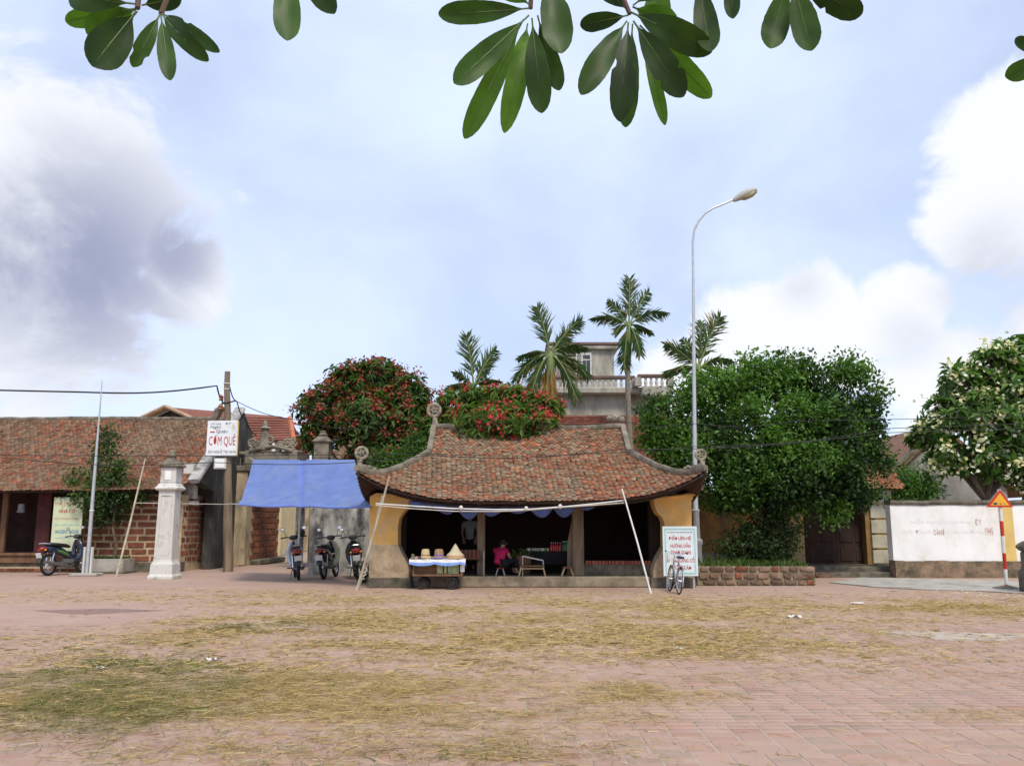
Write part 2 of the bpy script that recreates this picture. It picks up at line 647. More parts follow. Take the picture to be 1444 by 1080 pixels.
def leaves(name, c, d, n, Ln, Wd, cols, m, parent, droop=.15, fold=.25):
    """c base points, d axes, n normals -> folded leaf blades (two triangles each)"""
    d = unit(d)
    s = unit(np.cross(d, n))
    n = np.cross(s, d)
    Ln, Wd = Ln[:, None], Wd[:, None]
    mid = c + d * Ln * .55 + n * (fold * Wd * .5)
    a = mid + s * Wd * .5
    b = mid - s * Wd * .5
    tip = c + d * Ln - n * (droop * Ln)
    V = np.stack([c, a, tip, b], axis=1).reshape(-1, 3)
    k = np.arange(len(c))[:, None] * 4
    F = np.concatenate([k, k + 1, k + 2, k, k + 2, k + 3], axis=1).ravel()
    return np_mesh(name, V, F, 3, np.repeat(cols, 2, axis=0), m, parent)


def straps(name, c, d, n, Ln, Wd, cols, m, parent, droop=.25):
    """narrow leaflets, full width from the base on, bending down to a point"""
    d = unit(d)
    s = unit(np.cross(d, n))
    n = np.cross(s, d)
    Ln, Wd = Ln[:, None], Wd[:, None]
    mid = c + d * Ln * .55 - n * droop * Ln * .2
    tip = c + d * Ln - n * droop * Ln
    V = np.stack([c - s * Wd * .42, c + s * Wd * .42, mid + s * Wd * .5, mid - s * Wd * .5, tip], axis=1).reshape(-1, 3)
    k = np.arange(len(c))[:, None] * 5
    F = np.concatenate([k, k + 1, k + 2, k, k + 2, k + 3, k + 3, k + 2, k + 4], axis=1).ravel()
    return np_mesh(name, V, F, 3, np.repeat(cols, 3, axis=0), m, parent)


def rand_dirs(k):
    return unit(rng.normal(size=(k, 3)))

# ================================================================== GROUND


def ell(u, v, cu, cv, ru, rv):
    return np.exp(-(((u - cu) / ru) ** 2 + ((v - cv) / rv) ** 2))


def straw_density(x, y):
    """how much straw lies at a point of the square (drifts seen in the photograph, broken up by noise)"""
    c, s = math.cos(PITCH), math.sin(PITCH)
    f = y * c - CH * s
    u = 722 + FPX * x / f
    v = 540 - FPX * (-y * s - CH * c) / f
    d = .80 * ell(u, v, 170, 965, 190, 50) + .6 * ell(u, v, 110, 1020, 140, 40) + .8 * ell(u, v, 360, 885, 150, 14)
    d += .75 * ell(u, v, 620, 905, 330, 40) + .55 * ell(u, v, 640, 1000, 340, 45) + .7 * ell(u, v, 900, 905, 260, 24)
    d += .55 * ell(u, v, 620, 1060, 300, 30) + .6 * ell(u, v, 930, 975, 90, 16) + .65 * ell(u, v, 1130, 862, 260, 13)
    d += .85 * ell(u, v, 1370, 858, 150, 13) + .35 * ell(u, v, 400, 845, 420, 12) + .45 * ell(u, v, 850, 860, 300, 14)
    d += .45 * ell(u, v, 1330, 1010, 150, 14) + .30 * ell(u, v, 1180, 925, 260, 40) + .3 * ell(u, v, 420, 960, 200, 60)
    d -= .45 * ell(u, v, 1180, 1040, 260, 60) + .3 * ell(u, v, 120, 870, 170, 20)
    n = fbm(x * .9 + 3, y * 1.6 + 9, 5, 5)
    n2 = fbm(x * 4., y * 7., 23, 3)
    return np.clip((d + .05) * (.25 + 2.9 * np.clip(n - .30, 0, 1)) * (.35 + 1.3 * n2), 0, 1.2)


def green_density(x, y):
    c, s = math.cos(PITCH), math.sin(PITCH)
    f = y * c - CH * s
    u = 722 + FPX * x / f
    v = 540 - FPX * (-y * s - CH * c) / f
    g = ell(u, v, 130, 1000, 150, 65) + .9 * ell(u, v, 180, 950, 200, 30) + .9 * ell(u, v, 370, 884, 90, 10) + .3 * ell(u, v, 620, 1065, 260, 30)
    n = fbm(x * 1.7, y * 2.6, 41, 4)
    return np.clip(g * (.35 + 3.4 * np.clip(n - .28, 0, 1)), 0, 1)


def ground_mat(name, kind):
    m = bpy.data.materials.new(name)
    m.use_nodes = True
    nt = m.node_tree
    N, L = nt.nodes, nt.links
    b = N['Principled BSDF']
    geo = N.new('ShaderNodeNewGeometry')

    def noise(sc, det=6, rgh=.6, vec=None):
        n = N.new('ShaderNodeTexNoise')
        L.new(vec or geo.outputs['Position'], n.inputs['Vector'])
        n.inputs['Scale'].default_value = sc
        n.inputs['Detail'].default_value = det
        n.inputs['Roughness'].default_value = rgh
        return n.outputs['Fac']

    def ramp(x, lo, hi, a=0., z=1.):
        n = N.new('ShaderNodeMapRange')
        L.new(x, n.inputs[0])
        n.inputs[1].default_value, n.inputs[2].default_value = lo, hi
        n.inputs[3].default_value, n.inputs[4].default_value = a, z
        return n.outputs[0]

    def mix(f, a, z, blend='MIX'):
        n = N.new('ShaderNodeMix')
        n.data_type = 'RGBA'
        n.blend_type = blend
        if isinstance(f, (int, float)):
            n.inputs[0].default_value = f
        else:
            L.new(f, n.inputs[0])
        for i, q in ((6, a), (7, z)):
            if isinstance(q, tuple):
                n.inputs[i].default_value = (*q, 1)
            else:
                L.new(q, n.inputs[i])
        return n.outputs[2]
    if kind == 'far':       # brick pattern where the pieces are too small to build
        br = N.new('ShaderNodeTexBrick')
        L.new(geo.outputs['Position'], br.inputs['Vector'])
        br.inputs['Scale'].default_value = 1.0
        br.inputs['Brick Width'].default_value = .24
        br.inputs['Row Height'].default_value = .118
        br.inputs['Mortar Size'].default_value = .008
        br.inputs['Color1'].default_value = (.345, .205, .168, 1)
        br.inputs['Color2'].default_value = (.385, .25, .205, 1)
        br.inputs['Mortar'].default_value = (.40, .31, .23, 1)
        col = br.outputs[0]
    elif kind == 'near':
        a = N.new('ShaderNodeAttribute')
        a.attribute_name = 'Col'
        col = a.outputs['Color']
    elif kind == 'joint':
        col = mix(ramp(noise(6.), .3, .7), (.33, .265, .20), (.42, .35, .275))
    else:
        col = mix(ramp(noise(.5), .3, .7), (.25, .19, .13), (.34, .27, .19))
    # dust, damp marks and trodden straw chaff
    col = mix(ramp(noise(.7, 7, .65), .36, .68, .1, .72), col, (.43, .31, .235))
    col = mix(ramp(noise(1.9, 7, .7), .60, .75, 0, .45), col, (.20, .125, .10))
    if kind in ('far', 'joint'):
        a = N.new('ShaderNodeAttribute')
        a.attribute_name = 'straw'
        f = N.new('ShaderNodeMath')
        f.operation = 'MULTIPLY'
        L.new(a.outputs['Fac'], f.inputs[0])
        L.new(ramp(noise(9., 5, .7), .30, .62, .25, 1.), f.inputs[1])
        col = mix(f.outputs[0], col, mix(ramp(noise(14.), .3, .7), (.30, .19, .07), (.44, .32, .14)))
    L.new(col, b.inputs['Base Color'])
    b.inputs['Roughness'].default_value = .92
    b.inputs['Specular IOR Level'].default_value = .2
    bp = N.new('ShaderNodeBump')
    bp.inputs['Strength'].default_value = .35
    bp.inputs['Distance'].default_value = .01
    L.new(noise(60., 5, .7), bp.inputs['Height'])
    L.new(bp.outputs[0], b.inputs['Normal'])
    return m


gm_far, gm_near, gm_joint, gm_earth = (ground_mat('brick_paving_far', 'far'), ground_mat('paving_brick', 'near'),
                                       ground_mat('paving_joint', 'joint'), ground_mat('earth', 'earth'))

g = MB()
g.add([(-400, -200, -.02), (400, -200, -.02), (400, 900, -.02), (-400, 900, -.02)], [(0, 1, 2, 3)])
struct(g.build('ground', gm_earth))


def paving_sheet(name, y0, y1, step, m, z):
    xs = np.arange(-24, 24.01, step)
    ys = np.linspace(y0, y1, max(2, int((y1 - y0) / step) + 1))
    X, Yy = np.meshgrid(xs, ys)
    V = np.stack([X.ravel(), Yy.ravel(), np.full(X.size, z)], axis=1)
    nx = len(xs)
    i, j = np.meshgrid(np.arange(nx - 1), np.arange(len(ys) - 1))
    a = (j * nx + i).ravel()
    F = np.stack([a, a + 1, a + nx + 1, a + nx], axis=1).ravel()
    o = np_mesh(name, V, F, 4, None, m)
    at = o.data.attributes.new('straw', 'FLOAT', 'POINT')
    d = np.where(Yy.ravel() > 3.2, straw_density(X.ravel(), np.maximum(Yy.ravel(), 3.2)), 0)
    at.data.foreach_set('value', np.clip(d * 1.0, 0, .85).astype(np.float32))
    return struct(o)


NEAR_END = 14.0
paving = paving_sheet('pavement', -14., NEAR_END + .3, .12, gm_joint, 0.0)

# paving bricks: panels of stacked courses, each panel shifted
BL, BD, JT = .228, .112, .017
pav = []
row, y = 0, 3.9
shift, left = 0.0, 0
while y < NEAR_END - BD:
    if left == 0:
        left = random.choice((3, 4, 5, 6))
        shift = random.choice((0, .08, .122, .17))
    left -= 1
    xm = .68 * y + 1.0
    k0 = int(-xm / (BL + JT))
    for k in range(k0, -k0 + 1):
        pav.append((k * (BL + JT) + shift + random.uniform(-.003, .003), y + BD / 2 + random.uniform(-.002, .002)))
    y += BD + JT * .6
FAR_START = y - JT * .3
paving_far = paving_sheet('pavement_far', FAR_START, 34., .14, gm_far, 0.0035)
PAV_COL = [(.42, .255, .195), (.44, .285, .22), (.40, .25, .195), (.46, .31, .24), (.38, .21, .155), (.43, .285, .225),
           (.42, .27, .21), (.31, .22, .17), (.46, .265, .195), (.35, .255, .20), (.42, .27, .215), (.45, .305, .24)]
PAV_COL = [tuple(q_ * f_ for q_, f_ in zip(c_, (.85, .84, .85))) for c_ in PAV_COL]
proto = []
for c in PAV_COL:
    b = MB()
    hx, hy = BL / 2, BD / 2
    vs_ = [(x * hx, y_ * hy, -.01) for x, y_ in ((-1, -1), (1, -1), (1, 1), (-1, 1))]
    vs_ += [(x * hx, y_ * hy, .001) for x, y_ in ((-1, -1), (1, -1), (1, 1), (-1, 1))]
    vs_ += [(x * (hx - .005), y_ * (hy - .004), .005) for x, y_ in ((-1, -1), (1, -1), (1, 1), (-1, 1))]
    fs = [(8, 9, 10, 11)]
    for lo in (0, 4):
        fs += [(lo + i, lo + (i + 1) % 4, lo + 4 + (i + 1) % 4, lo + 4 + i) for i in range(4)]
    b.add(vs_, fs, c)
    proto.append(b.mesh('brick', gm_near))


def in_view(x, yy):
    u, v = px_of(x, yy)
    return -20 < u < 1464 and v < 1095


vis = [i for i, (x, yy) in enumerate(pav) if in_view(x, yy)][:300]
visset = set(vis)
sdens = np.clip(straw_density(np.array([p_[0] for p_ in pav]), np.array([p_[1] for p_ in pav])) * .65, 0, .6)
restV, restF, restC = [], [], []
tv = np.array([v.co[:] for v in proto[0].vertices])
tf = np.array([list(p.vertices) for p in proto[0].polygons])
for i, (x, yy) in enumerate(pav):
    k = random.randrange(len(proto)) if random.random() < .75 else random.choice((0, 1, 5, 10))
    dz, rz = random.uniform(-.003, .002), random.uniform(-.012, .012)
    if i in visset:
        o = link('brick', proto[k], paving)
        o.location = (x, yy, dz)
        o.rotation_euler = (random.uniform(-.01, .01), random.uniform(-.006, .006), rz)
    else:
        cs, sn = math.cos(rz), math.sin(rz)
        q = np.stack([tv[:, 0] * cs - tv[:, 1] * sn + x, tv[:, 0] * sn + tv[:, 1] * cs + yy, tv[:, 2] + dz], axis=1)
        restF.append(tf + len(restV) * len(tv))
        restV.append(q)
        dn = float(sdens[i])
        mc = [PAV_COL[k][j] * (1 - dn) + (.42, .29, .13)[j] * dn for j in range(3)]
        restC += [mc] * len(tf)
stuff(np_mesh('paving_bricks', np.concatenate(restV), np.concatenate(restF).ravel(), 4, restC, gm_near, paving))


# straw scattered over the square
def scatter_straw():
    Vs, Fs, Cs = [], [], []
    off = 0
    for (n, y0, y1, l0, l1, w0, w1) in ((620000, 4.3, 9.5, .04, .20, .0014, .0038), (480000, 9.5, 21.6, .06, .22, .0035, .008)):
        yy = rng.uniform(y0, y1, n)
        xx = rng.uniform(-1, 1, n) * (.66 * yy + .8)
        d = straw_density(xx, yy)
        keep = rng.random(n) < np.clip(d, 0, 1) ** 1.25 * .27 + .003
        xx, yy, d = xx[keep], yy[keep], d[keep]
        k = len(xx)
        a = rng.normal(0, .75, k) + np.where(rng.random(k) < .5, 0, math.pi / 2)
        ln = rng.uniform(l0, l1, k)
        w = rng.uniform(w0, w1, k)
        z = .013 + rng.random(k) ** 2 * .045 * np.clip(d, .1, 1)
        ca, sa = np.cos(a), np.sin(a)
        bend = rng.normal(0, .12, k) * ln
        tl = rng.normal(0, .05, k) * ln
        p0 = np.stack([xx - ca * ln / 2, yy - sa * ln / 2, np.maximum(z - tl, .011)], 1)
        p1 = np.stack([xx - sa * bend, yy + ca * bend, z + .002], 1)
        p2 = np.stack([xx + ca * ln / 2, yy + sa * ln / 2, np.maximum(z + tl, .011)], 1)
        s = np.stack([-sa * w / 2, ca * w / 2, rng.normal(0, .3, k) * w], 1)
        V = np.stack([p0 - s, p0 + s, p1 - s, p1 + s, p2 - s, p2 + s], 1).reshape(-1, 3)
        b_ = np.arange(k)[:, None] * 6 + off
        Fs.append(np.concatenate([b_, b_ + 1, b_ + 3, b_ + 2, b_ + 2, b_ + 3, b_ + 5, b_ + 4], 1).ravel())
        g_ = green_density(xx, yy)
        t = rng.random(k)[:, None]
        c = np.array([.50, .35, .14]) * (.6 + .6 * t)
        c = np.where((rng.random(k) < .10)[:, None], np.array([[.62, .52, .28]]), c)
        gc = np.array([.165, .165, .04]) * (.5 + .9 * t)
        c = np.where((rng.random(k) < g_ * .75 + .05)[:, None], gc, c)
        Cs.append(np.repeat(c, 2, axis=0))
        Vs.append(V)
        off += len(V)
    o = np_mesh('straw', np.concatenate(Vs), np.concatenate(Fs), 4, np.concatenate(Cs), m_straw)
    stuff(o)
    tag(o, 'dry and greenish rice straw spread out over the brick square', 'straw')


scatter_straw()

# concrete apron on the right, its edge broken
ap = [G(1170, 822), G(1215, 815), G(1300, 817), G(1500, 822), G(1560, 838), G(1450, 838), G(1380, 834), G(1300, 832), G(1230, 828)]
b = MB()
b.prism([(p.x, p.y) for p in ap], .0115, .03, 'z')
struct(b.build('concrete_apron', m_concrete))
# pale cement smear on the bricks
b = MB()
pts = []
for i in range(26):
    a = 2 * math.pi * i / 26
    rr = 1 + .35 * math.sin(3 * a + 1) + random.uniform(-.15, .15)
    p = G(1375, 897)
    pts.append((p.x + 1.1 * rr * math.cos(a), p.y + .42 * rr * math.sin(a)))
b.prism(pts, .0, .0135, 'z')
struct(b.build('cement_patch', mat('cement_smear', (.42, .345, .28), .95, .2, 4.)))

# old damp mark in the paving
b = MB()
p = G(135, 862)
b.prism([(p.x + 1.05 * math.cos(a_) * (1 + .25 * math.sin(3 * a_)), p.y + .42 * math.sin(a_) * (1 + .2 * math.cos(4 * a_))) for a_ in np.linspace(0, 2 * math.pi, 30, endpoint=False)], 0, .0075, 'z')
struct(b.build('damp_patch', mat('damp_brick', (.24, .155, .125), .9, .2, 5.)))

# small litter on the square
m_paper = mat('paper_scrap', (.62, .60, .57), .9, .1)
for i, (u, v, s, lab) in enumerate([(296, 933, .07, 'crumpled white paper scrap among straw beside the green patch'),
                                    (142, 945, .05, 'small white paper scrap on the greenest straw'),
                                    (958, 917, .07, 'torn white paper strip on bare bricks'),
                                    (1120, 871, .12, 'flat white paper scrap on the paving near the low stone wall'),
                                    (1210, 852, .12, 'pale plastic scrap on the paving in front of the gate')]):
    p = G(u, v)
    b = MB()

    def crum(a, c, p=p, s=s):
        return (p.x + (a - .5) * s * 2, p.y + (c - .5) * s, .03 + .025 * math.sin(a * 9 + i) * math.cos(c * 7 + 2 * i))
    b.grid(crum, 6, 4)
    tag(b.build('paper_scrap', m_paper), lab, 'litter')

# ================================================================== PAVILION
XC, YC = .47, 24.4
HWD, HDP, GB, QB = 4.30, 3.40, 2.72, 1.22      # half width, half depth, gable half length, hip start
PAV_ = thing('pavilion', 'old market pavilion with sweeping brown tiled roof and ochre end piers', 'pavilion', (XC, YC, 0))


def zprof(q):
    return 4.31 - .735 * q + .029 * q * q


def lift(x, q):
    return .74 * np.abs(x / HWD) ** 3.7 * (q / HDP) ** 2


def xmax(q):
    return np.where(q < QB, GB, GB + (HWD - GB) * (q - QB) / (HDP - QB))


def zfront(x, q):
    return zprof(q) + lift(x, q) + .035 * (fbm(x * .8 + 5, q * .9 + 2, 3, 3) - .5)


def zside(p, yy):
    qh = QB + (p - GB) / (HWD - GB) * (HDP - QB)
    return zprof(qh) + lift(p, qh) * np.abs(yy / qh) ** 3.7


# tile template: (across, down, up), thin plate with a pointed tip
TT = np.array([(-.5, 0, 0), (.5, 0, 0), (.5, .72, 0), (0, 1, 0), (-.5, .72, 0)])
TTF = [(0, 1, 2), (0, 2, 4), (4, 2, 3), (1, 6, 7), (1, 7, 2), (2, 7, 8), (2, 8, 3), (3, 8, 9), (3, 9, 4), (4, 9, 5), (4, 5, 0)]


def tile_arrays(p, t, s, w, l, th):
    """p upper mid points, t downslope, s across -> vertex blocks (k,10,3)"""
    n = unit(np.cross(s, t))
    n = np.where(n[:, 2:3] < 0, -n, n)
    k = len(p)
    w = np.broadcast_to(w, (k,))[:, None]
    l = np.broadcast_to(l, (k,))[:, None]
    out = []
    for up in (1, 0):
        for (a, d, _) in TT:
            out.append(p + s * a * w + t * d * l + n * (th * up + .022 * d))
    return np.stack(out, 1)


def tile_colors(k, a, b_, orange=.25, seed=31):
    n = fbm(a * 1.1, b_ * 1.1, seed, 4)
    n2 = fbm(a * .5 + 7, b_ * .5, seed + 9, 3)
    r = rng.random(k)
    red = np.array([.30, .122, .064])
    brown = np.array([.235, .128, .075])
    grey = np.array([.26, .185, .115])
    org = np.array([.45, .17, .085])
    f = np.clip((n - .35) * 2.6 + (r - .5) * .9, 0, 1)[:, None]
    c = grey * (1 - f) + brown * f
    f2 = ((n2 + (r - .5) * .7) > (.78 - orange))[:, None]
    c = np.where(f2, red, c)
    c = np.where(((rng.random(k) < .04) & (n2 > .45))[:, None], org, c)
    return c * (.65 + .7 * rng.random(k))[:, None]


def emit_tiles(blocks, cols, name, parent, max_obj=0, order=None):
    """the max_obj first of order become tile objects, the rest one stuff part"""
    k = len(blocks)
    objs = set() if not max_obj else set(int(i) for i in order[:max_obj])
    rest = np.array([i for i in range(k) if i not in objs], dtype=int)
    tfl = np.array(TTF)
    if len(rest):
        B = blocks[rest]
        F = (tfl[None, :, :] + np.arange(len(rest))[:, None, None] * 10).reshape(-1)
        o = np_mesh(name + 's', B.reshape(-1, 3), F, 3, np.repeat(cols[rest], len(TTF), axis=0), m_tile, parent)
        stuff(o)
    for i in objs:
        me = bpy.data.meshes.new(name)
        c = blocks[i].mean(axis=0)
        me.from_pydata([tuple(v - c) for v in blocks[i]], [], TTF)
        at = me.color_attributes.new('Col', 'FLOAT_COLOR', 'CORNER')
        at.data.foreach_set('color', np.tile(np.append(cols[i], 1.0), len(me.loops)).astype(np.float32))
        me.materials.append(m_tile)
        o = link(name, me, parent)
        o.location = Vector(c) - root_of(parent)


# roof deck (dark boards under the tiles) is the roof part, tiles are its pieces
dk = MB()
for sgn in (-1, 1):
    dk.grid(lambda a, c, sgn=sgn: (lambda q: (lambda x: (XC + x, YC + sgn * q, float(zfront(x, q)) - .035))((2 * a - 1) * float(xmax(q))))(HDP * c), 40, 24)
    dk.grid(lambda a, c, sgn=sgn: (lambda p: (lambda qh: (XC + sgn * p, YC + (2 * a - 1) * qh, float(zside(p, (2 * a - 1) * qh)) - .035))(QB + (p - GB) / (HWD - GB) * (HDP - QB)))(GB + (HWD - GB) * c), 30, 10)
    # gable triangle
    V = [(XC + sgn * (GB - .03), YC - QB, zprof(QB) - .04), (XC + sgn * (GB - .03), YC + QB, zprof(QB) - .04), (XC + sgn * (GB - .03), YC, zprof(0) - .04)]
    dk.add(V, [(0, 1, 2)])
roof = dk.build('roof', m_roofunder, PAV_, smooth=True)
sol = roof.modifiers.new('thick', 'SOLIDIFY')
sol.thickness = .06
sol.offset = -1

blocks, cols, key = [], [], []
TW, TL, TH = .128, .17, .014
for sgn in (-1, 1):
    q = HDP + .05
    r_ = 0
    while q > .14:
        qa = q - .078
        xm = float(xmax(max(qa, 0))) + .02
        xs = np.arange(-xm - TW, xm + TW, TW) + (TW / 2 if r_ % 2 else 0) + .012 * math.sin(r_ * 1.7)
        xs = xs[np.abs(xs) < xm]
        xs = xs + rng.normal(0, .008, len(xs))
        k = len(xs)
        qq = np.full(k, qa - .06) + rng.normal(0, .010, k) + .03 * (fbm(xs * 1.3, np.full(k, q), 77, 2) - .5)
        qc = np.clip(qq, 0, HDP)
        p = np.stack([XC + xs, YC + sgn * qq, zfront(xs, qc)], 1)
        e = .12
        pd = np.stack([XC + xs, YC + sgn * (qq + e), zfront(xs, np.clip(qc + e, 0, HDP + .1))], 1)
        px_ = np.stack([XC + xs + e, YC + sgn * qq, zfront(xs + e, qc)], 1)
        t, s = unit(pd - p), unit(px_ - p)
        yaw = rng.normal(0, .06, k)[:, None]
        t = unit(t + s * yaw)
        p = p + np.array([0, 0, 1]) * rng.normal(0, .006, k)[:, None]
        blocks.append(tile_arrays(p, t, s, TW * .97, TL, TH))
        cols.append(tile_colors(k, xs, np.full(k, q + (20 if sgn > 0 else 0)), .14 + .12 * (q / HDP) ** 6))
        key.append(np.where(sgn < 0, qq, -10))
        q -= .078
        r_ += 1
    p_ = HWD + .05
    r_ = 0
    while p_ > GB + .12:
        pa = max(p_ - .16, GB)
        qh = QB + (pa - GB) / (HWD - GB) * (HDP - QB)
        ys = np.arange(-qh, qh, TW) + (TW / 2 if r_ % 2 else 0)
        ys = ys[np.abs(ys) < qh]
        k = len(ys)
        pp = np.full(k, pa)
        A = np.stack([XC + sgn * pp, YC + ys, zside(pp, ys)], 1)
        B = np.stack([XC + sgn * (pp + .1), YC + ys, zside(pp + .1, ys * 1.0)], 1)
        s = np.tile(np.array([[0, 1., 0]]), (k, 1))
        blocks.append(tile_arrays(A, unit(B - A), s, TW * .97, TL, TH))
        cols.append(tile_colors(k, ys, pp + 40, .2))
        key.append(np.full(k, -20.))
        p_ -= .085
        r_ += 1
blocks, cols, key = np.concatenate(blocks), np.concatenate(cols), np.concatenate(key)
emit_tiles(blocks, cols, 'tile', roof, 300, np.argsort(-key))


def sweep_rect(mb, path, w, h):
    secs = []
    for i, p in enumerate(path):
        p = Vector(p)
        t = (Vector(path[min(i + 1, len(path) - 1)]) - Vector(path[max(i - 1, 0)])).normalized()
        s = t.cross(Vector((0, 0, 1))).normalized()
        n = s.cross(t)
        ww = w[i] if isinstance(w, list) else w
        secs.append((p, s, n, ww / 2, h / 2))
    mb.loft(secs, n=8, e=5)


# ridges
b = MB()
sweep_rect(b, [(XC + x, YC, 4.31 + .05 + .05 * (x / GB) ** 2 - .04 + random.uniform(-.02, .02)) for x in np.linspace(-GB - .05, GB + .05, 25)], .22, .15)
b.build('ridge', m_ridge, roof, bevel=0)
for sx in (-1, 1):
    for sy in (-1, 1):
        b = MB()
        path = []
        for q in np.linspace(.05, QB, 7):
            path.append((XC + sx * GB, YC + sy * q, float(zprof(q)) + .07))
        sweep_rect(b, path, .16, .15)
        path = []
        for q in np.linspace(QB - .02, HDP, 14):
            x = float(xmax(q))
            path.append((XC + sx * x, YC + sy * q, float(zprof(q) + lift(x, q)) + .07 + random.uniform(-.008, .008)))
        sweep_rect(b, path, .17, .15)
        b.build('hip_ridge', m_ridge, roof)

MXZ = Matrix(((1, 0, 0), (0, 0, -1), (0, 1, 0)))    # xy ring -> xz plane


def scroll(base, h, lean, parent):
    """openwork scroll finial of stucco standing on a roof corner"""
    b = MB()
    base = Vector(base)
    c = base + Vector((lean * .12 * h, 0, h * .68))
    Ro = h * .30
    b.torus(c, Ro, h * .085, MXZ, 22, 8)
    b.torus(c, Ro * .30, h * .08, MXZ, 12, 6)
    for i in range(5):
        a = 2 * math.pi * i / 5 + .4
        p0 = c + Vector((math.cos(a), 0, math.sin(a))) * Ro * .32
        p1 = c + Vector((math.cos(a + .25), 0, math.sin(a + .25))) * Ro
        b.tube([p0, p1], h * .065, 6)
    b.tube([base + Vector((-lean * .10 * h, 0, -.05)), base + Vector((-lean * .05 * h, 0, h * .14)), c + Vector((0, 0, -Ro))],
           [h * .17, h * .13, h * .07], 8)
    b.tube([base + Vector((-lean * .16 * h, 0, h * .05)), base + Vector((-lean * .3 * h, 0, h * .18)), c + Vector((-lean * Ro, 0, -.1 * h))],
           [h * .06, h * .05, h * .035], 6)
    b.build('scroll_finial', m_ornament, parent, smooth=True)


for sx in (-1, 1):
    zc = float(zprof(HDP) + lift(HWD, HDP))
    for sy in (-1, 1):
        scroll((XC + sx * (HWD - .08), YC + sy * (HDP - .06), zc + .12), .46 if sx < 0 else .40, -sx * .5, roof)
        # stucco foliage lumps creeping down the hip behind the scroll
        b = MB()
        for i in range(9):
            q = HDP - .08 - i * .055
            x = float(xmax(q))
            zz = float(zprof(q) + lift(x, q)) + .15
            b.ball((XC + sx * x, YC + sy * q, zz + random.uniform(-.02, .05)), (random.uniform(.05, .09), .08, random.uniform(.05, .10) * (1 - i * .06)), 8, 6)
        b.build('stucco_foliage', m_ornament, roof, smooth=True)
scroll((XC - GB + .02, YC, 4.43), .58, -.3, roof)
b = MB()
for i in range(5):
    b.ball((XC + GB - .02 - i * .09, YC, 4.54 + random.uniform(0, .07)), (.09, .09, .08 + .03 * random.random()), 8, 6)
b.build('broken_finial', m_ornament, roof, smooth=True)

# fascia and rafters below the eaves
b = MB()
fp = []
for x in np.linspace(-HWD + .05, HWD - .05, 41):
    fp.append((XC + x, YC - HDP + .14, float(zprof(HDP) + lift(x, HDP)) - .13))
sweep_rect(b, fp, .04, .06)
b.build('fascia', m_dark, roof)
for x in np.linspace(-3.9, 3.9, 27):
    b = MB()
    z0 = float(zprof(HDP) + lift(x, HDP))
    zi = float(zprof(2.0) + lift(x, 2.0))
    b.tube([(XC + x, YC - HDP + .1, z0 - .13), (XC + x, YC - 2.0, zi - .14)], .035, 5)
    b.build('rafter', m_dark, roof)

# piers with their curved brackets
PY = 22.0


def pier(pts, plaster_v, name, label, shift_right):
    poly = [P(u, v, PY) for u, v in pts]
    b = MB()
    up = [(p.x, p.z) for p in poly]
    b.prism(up, PY, PY + .62)
    o = b.build(name, m_ochre, PAV_)
    return o


LP = [(521.5, 700), (530, 695), (556, 697), (578, 704), (574, 716), (567, 724), (563, 731), (561, 742), (561, 768)]
LPg = [(520, 768), (561, 768), (565, 777), (571, 788), (575, 797), (577, 806), (577, 815), (520, 815)]
pier(LP + [(520.5, 768)], 0, 'pier', '', 0)
RP = [(921, 701), (950, 699), (977, 694), (977, 703), (975, 706), (975.5, 770), (937, 770), (937, 737), (934, 729), (928, 724), (924, 716), (922, 708)]
pier(RP, 0, 'pier', '', 1)
RPg = [(937, 770), (976, 770), (978, 815), (921, 815), (921, 806), (923, 797), (927, 788), (932, 779)]
for pts in (LPg, RPg):
    b = MB()
    b.prism([(p.x, p.z) for p in [P(u, v, PY - .012) for u, v in pts]], PY - .012, PY + .61)
    b.build('pier_render', m_greyplaster, PAV_, bevel=.012)
for (u0, u1) in ((518, 581), (917, 981)):
    a, c = P(u0, 814, PY), P(u1, 814, PY)
    b = MB()
    b.box(((a.x + c.x) / 2, PY + .3, a.z / 2), (c.x - a.x, .72, a.z), taper=.97)
    b.build('plinth', m_plinth, PAV_, bevel=.02)
# moulding on the head of the right pier
a, c = P(918, 703, PY), P(980, 696, PY)
b = MB()
b.tube([(a.x + .1, PY - .02, a.z + .0), (c.x, PY - .02, c.z - .02)], .035, 6)
b.build('pier_moulding', m_ochre, PAV_)
# end walls and back wall
xl, xr = P(524, 740, PY).x, P(974, 740, PY).x
for x0, nm in ((xl + .17, 0), (xr - .17, 1)):
    b = MB()
    b.box((x0, (PY + .62 + 26.9) / 2, 1.2), (.34, 26.9 - PY - .62, 2.4))
    b.build('end_wall', m_greyplaster, PAV_)
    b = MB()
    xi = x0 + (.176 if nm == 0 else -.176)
    b.box((xi, (PY + .7 + 26.6) / 2, 1.45), (.012, 26.5 - PY - .7, 2.3))  # thin dark sheet over the plaster, the room's gloom put into its colour
    b.build('gloom_lining', m_room, PAV_)
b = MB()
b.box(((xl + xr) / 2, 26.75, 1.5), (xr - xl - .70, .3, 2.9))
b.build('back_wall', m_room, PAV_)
b = MB()
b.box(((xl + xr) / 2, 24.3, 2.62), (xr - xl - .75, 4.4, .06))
b.build('loft_boards', m_dark, PAV_)
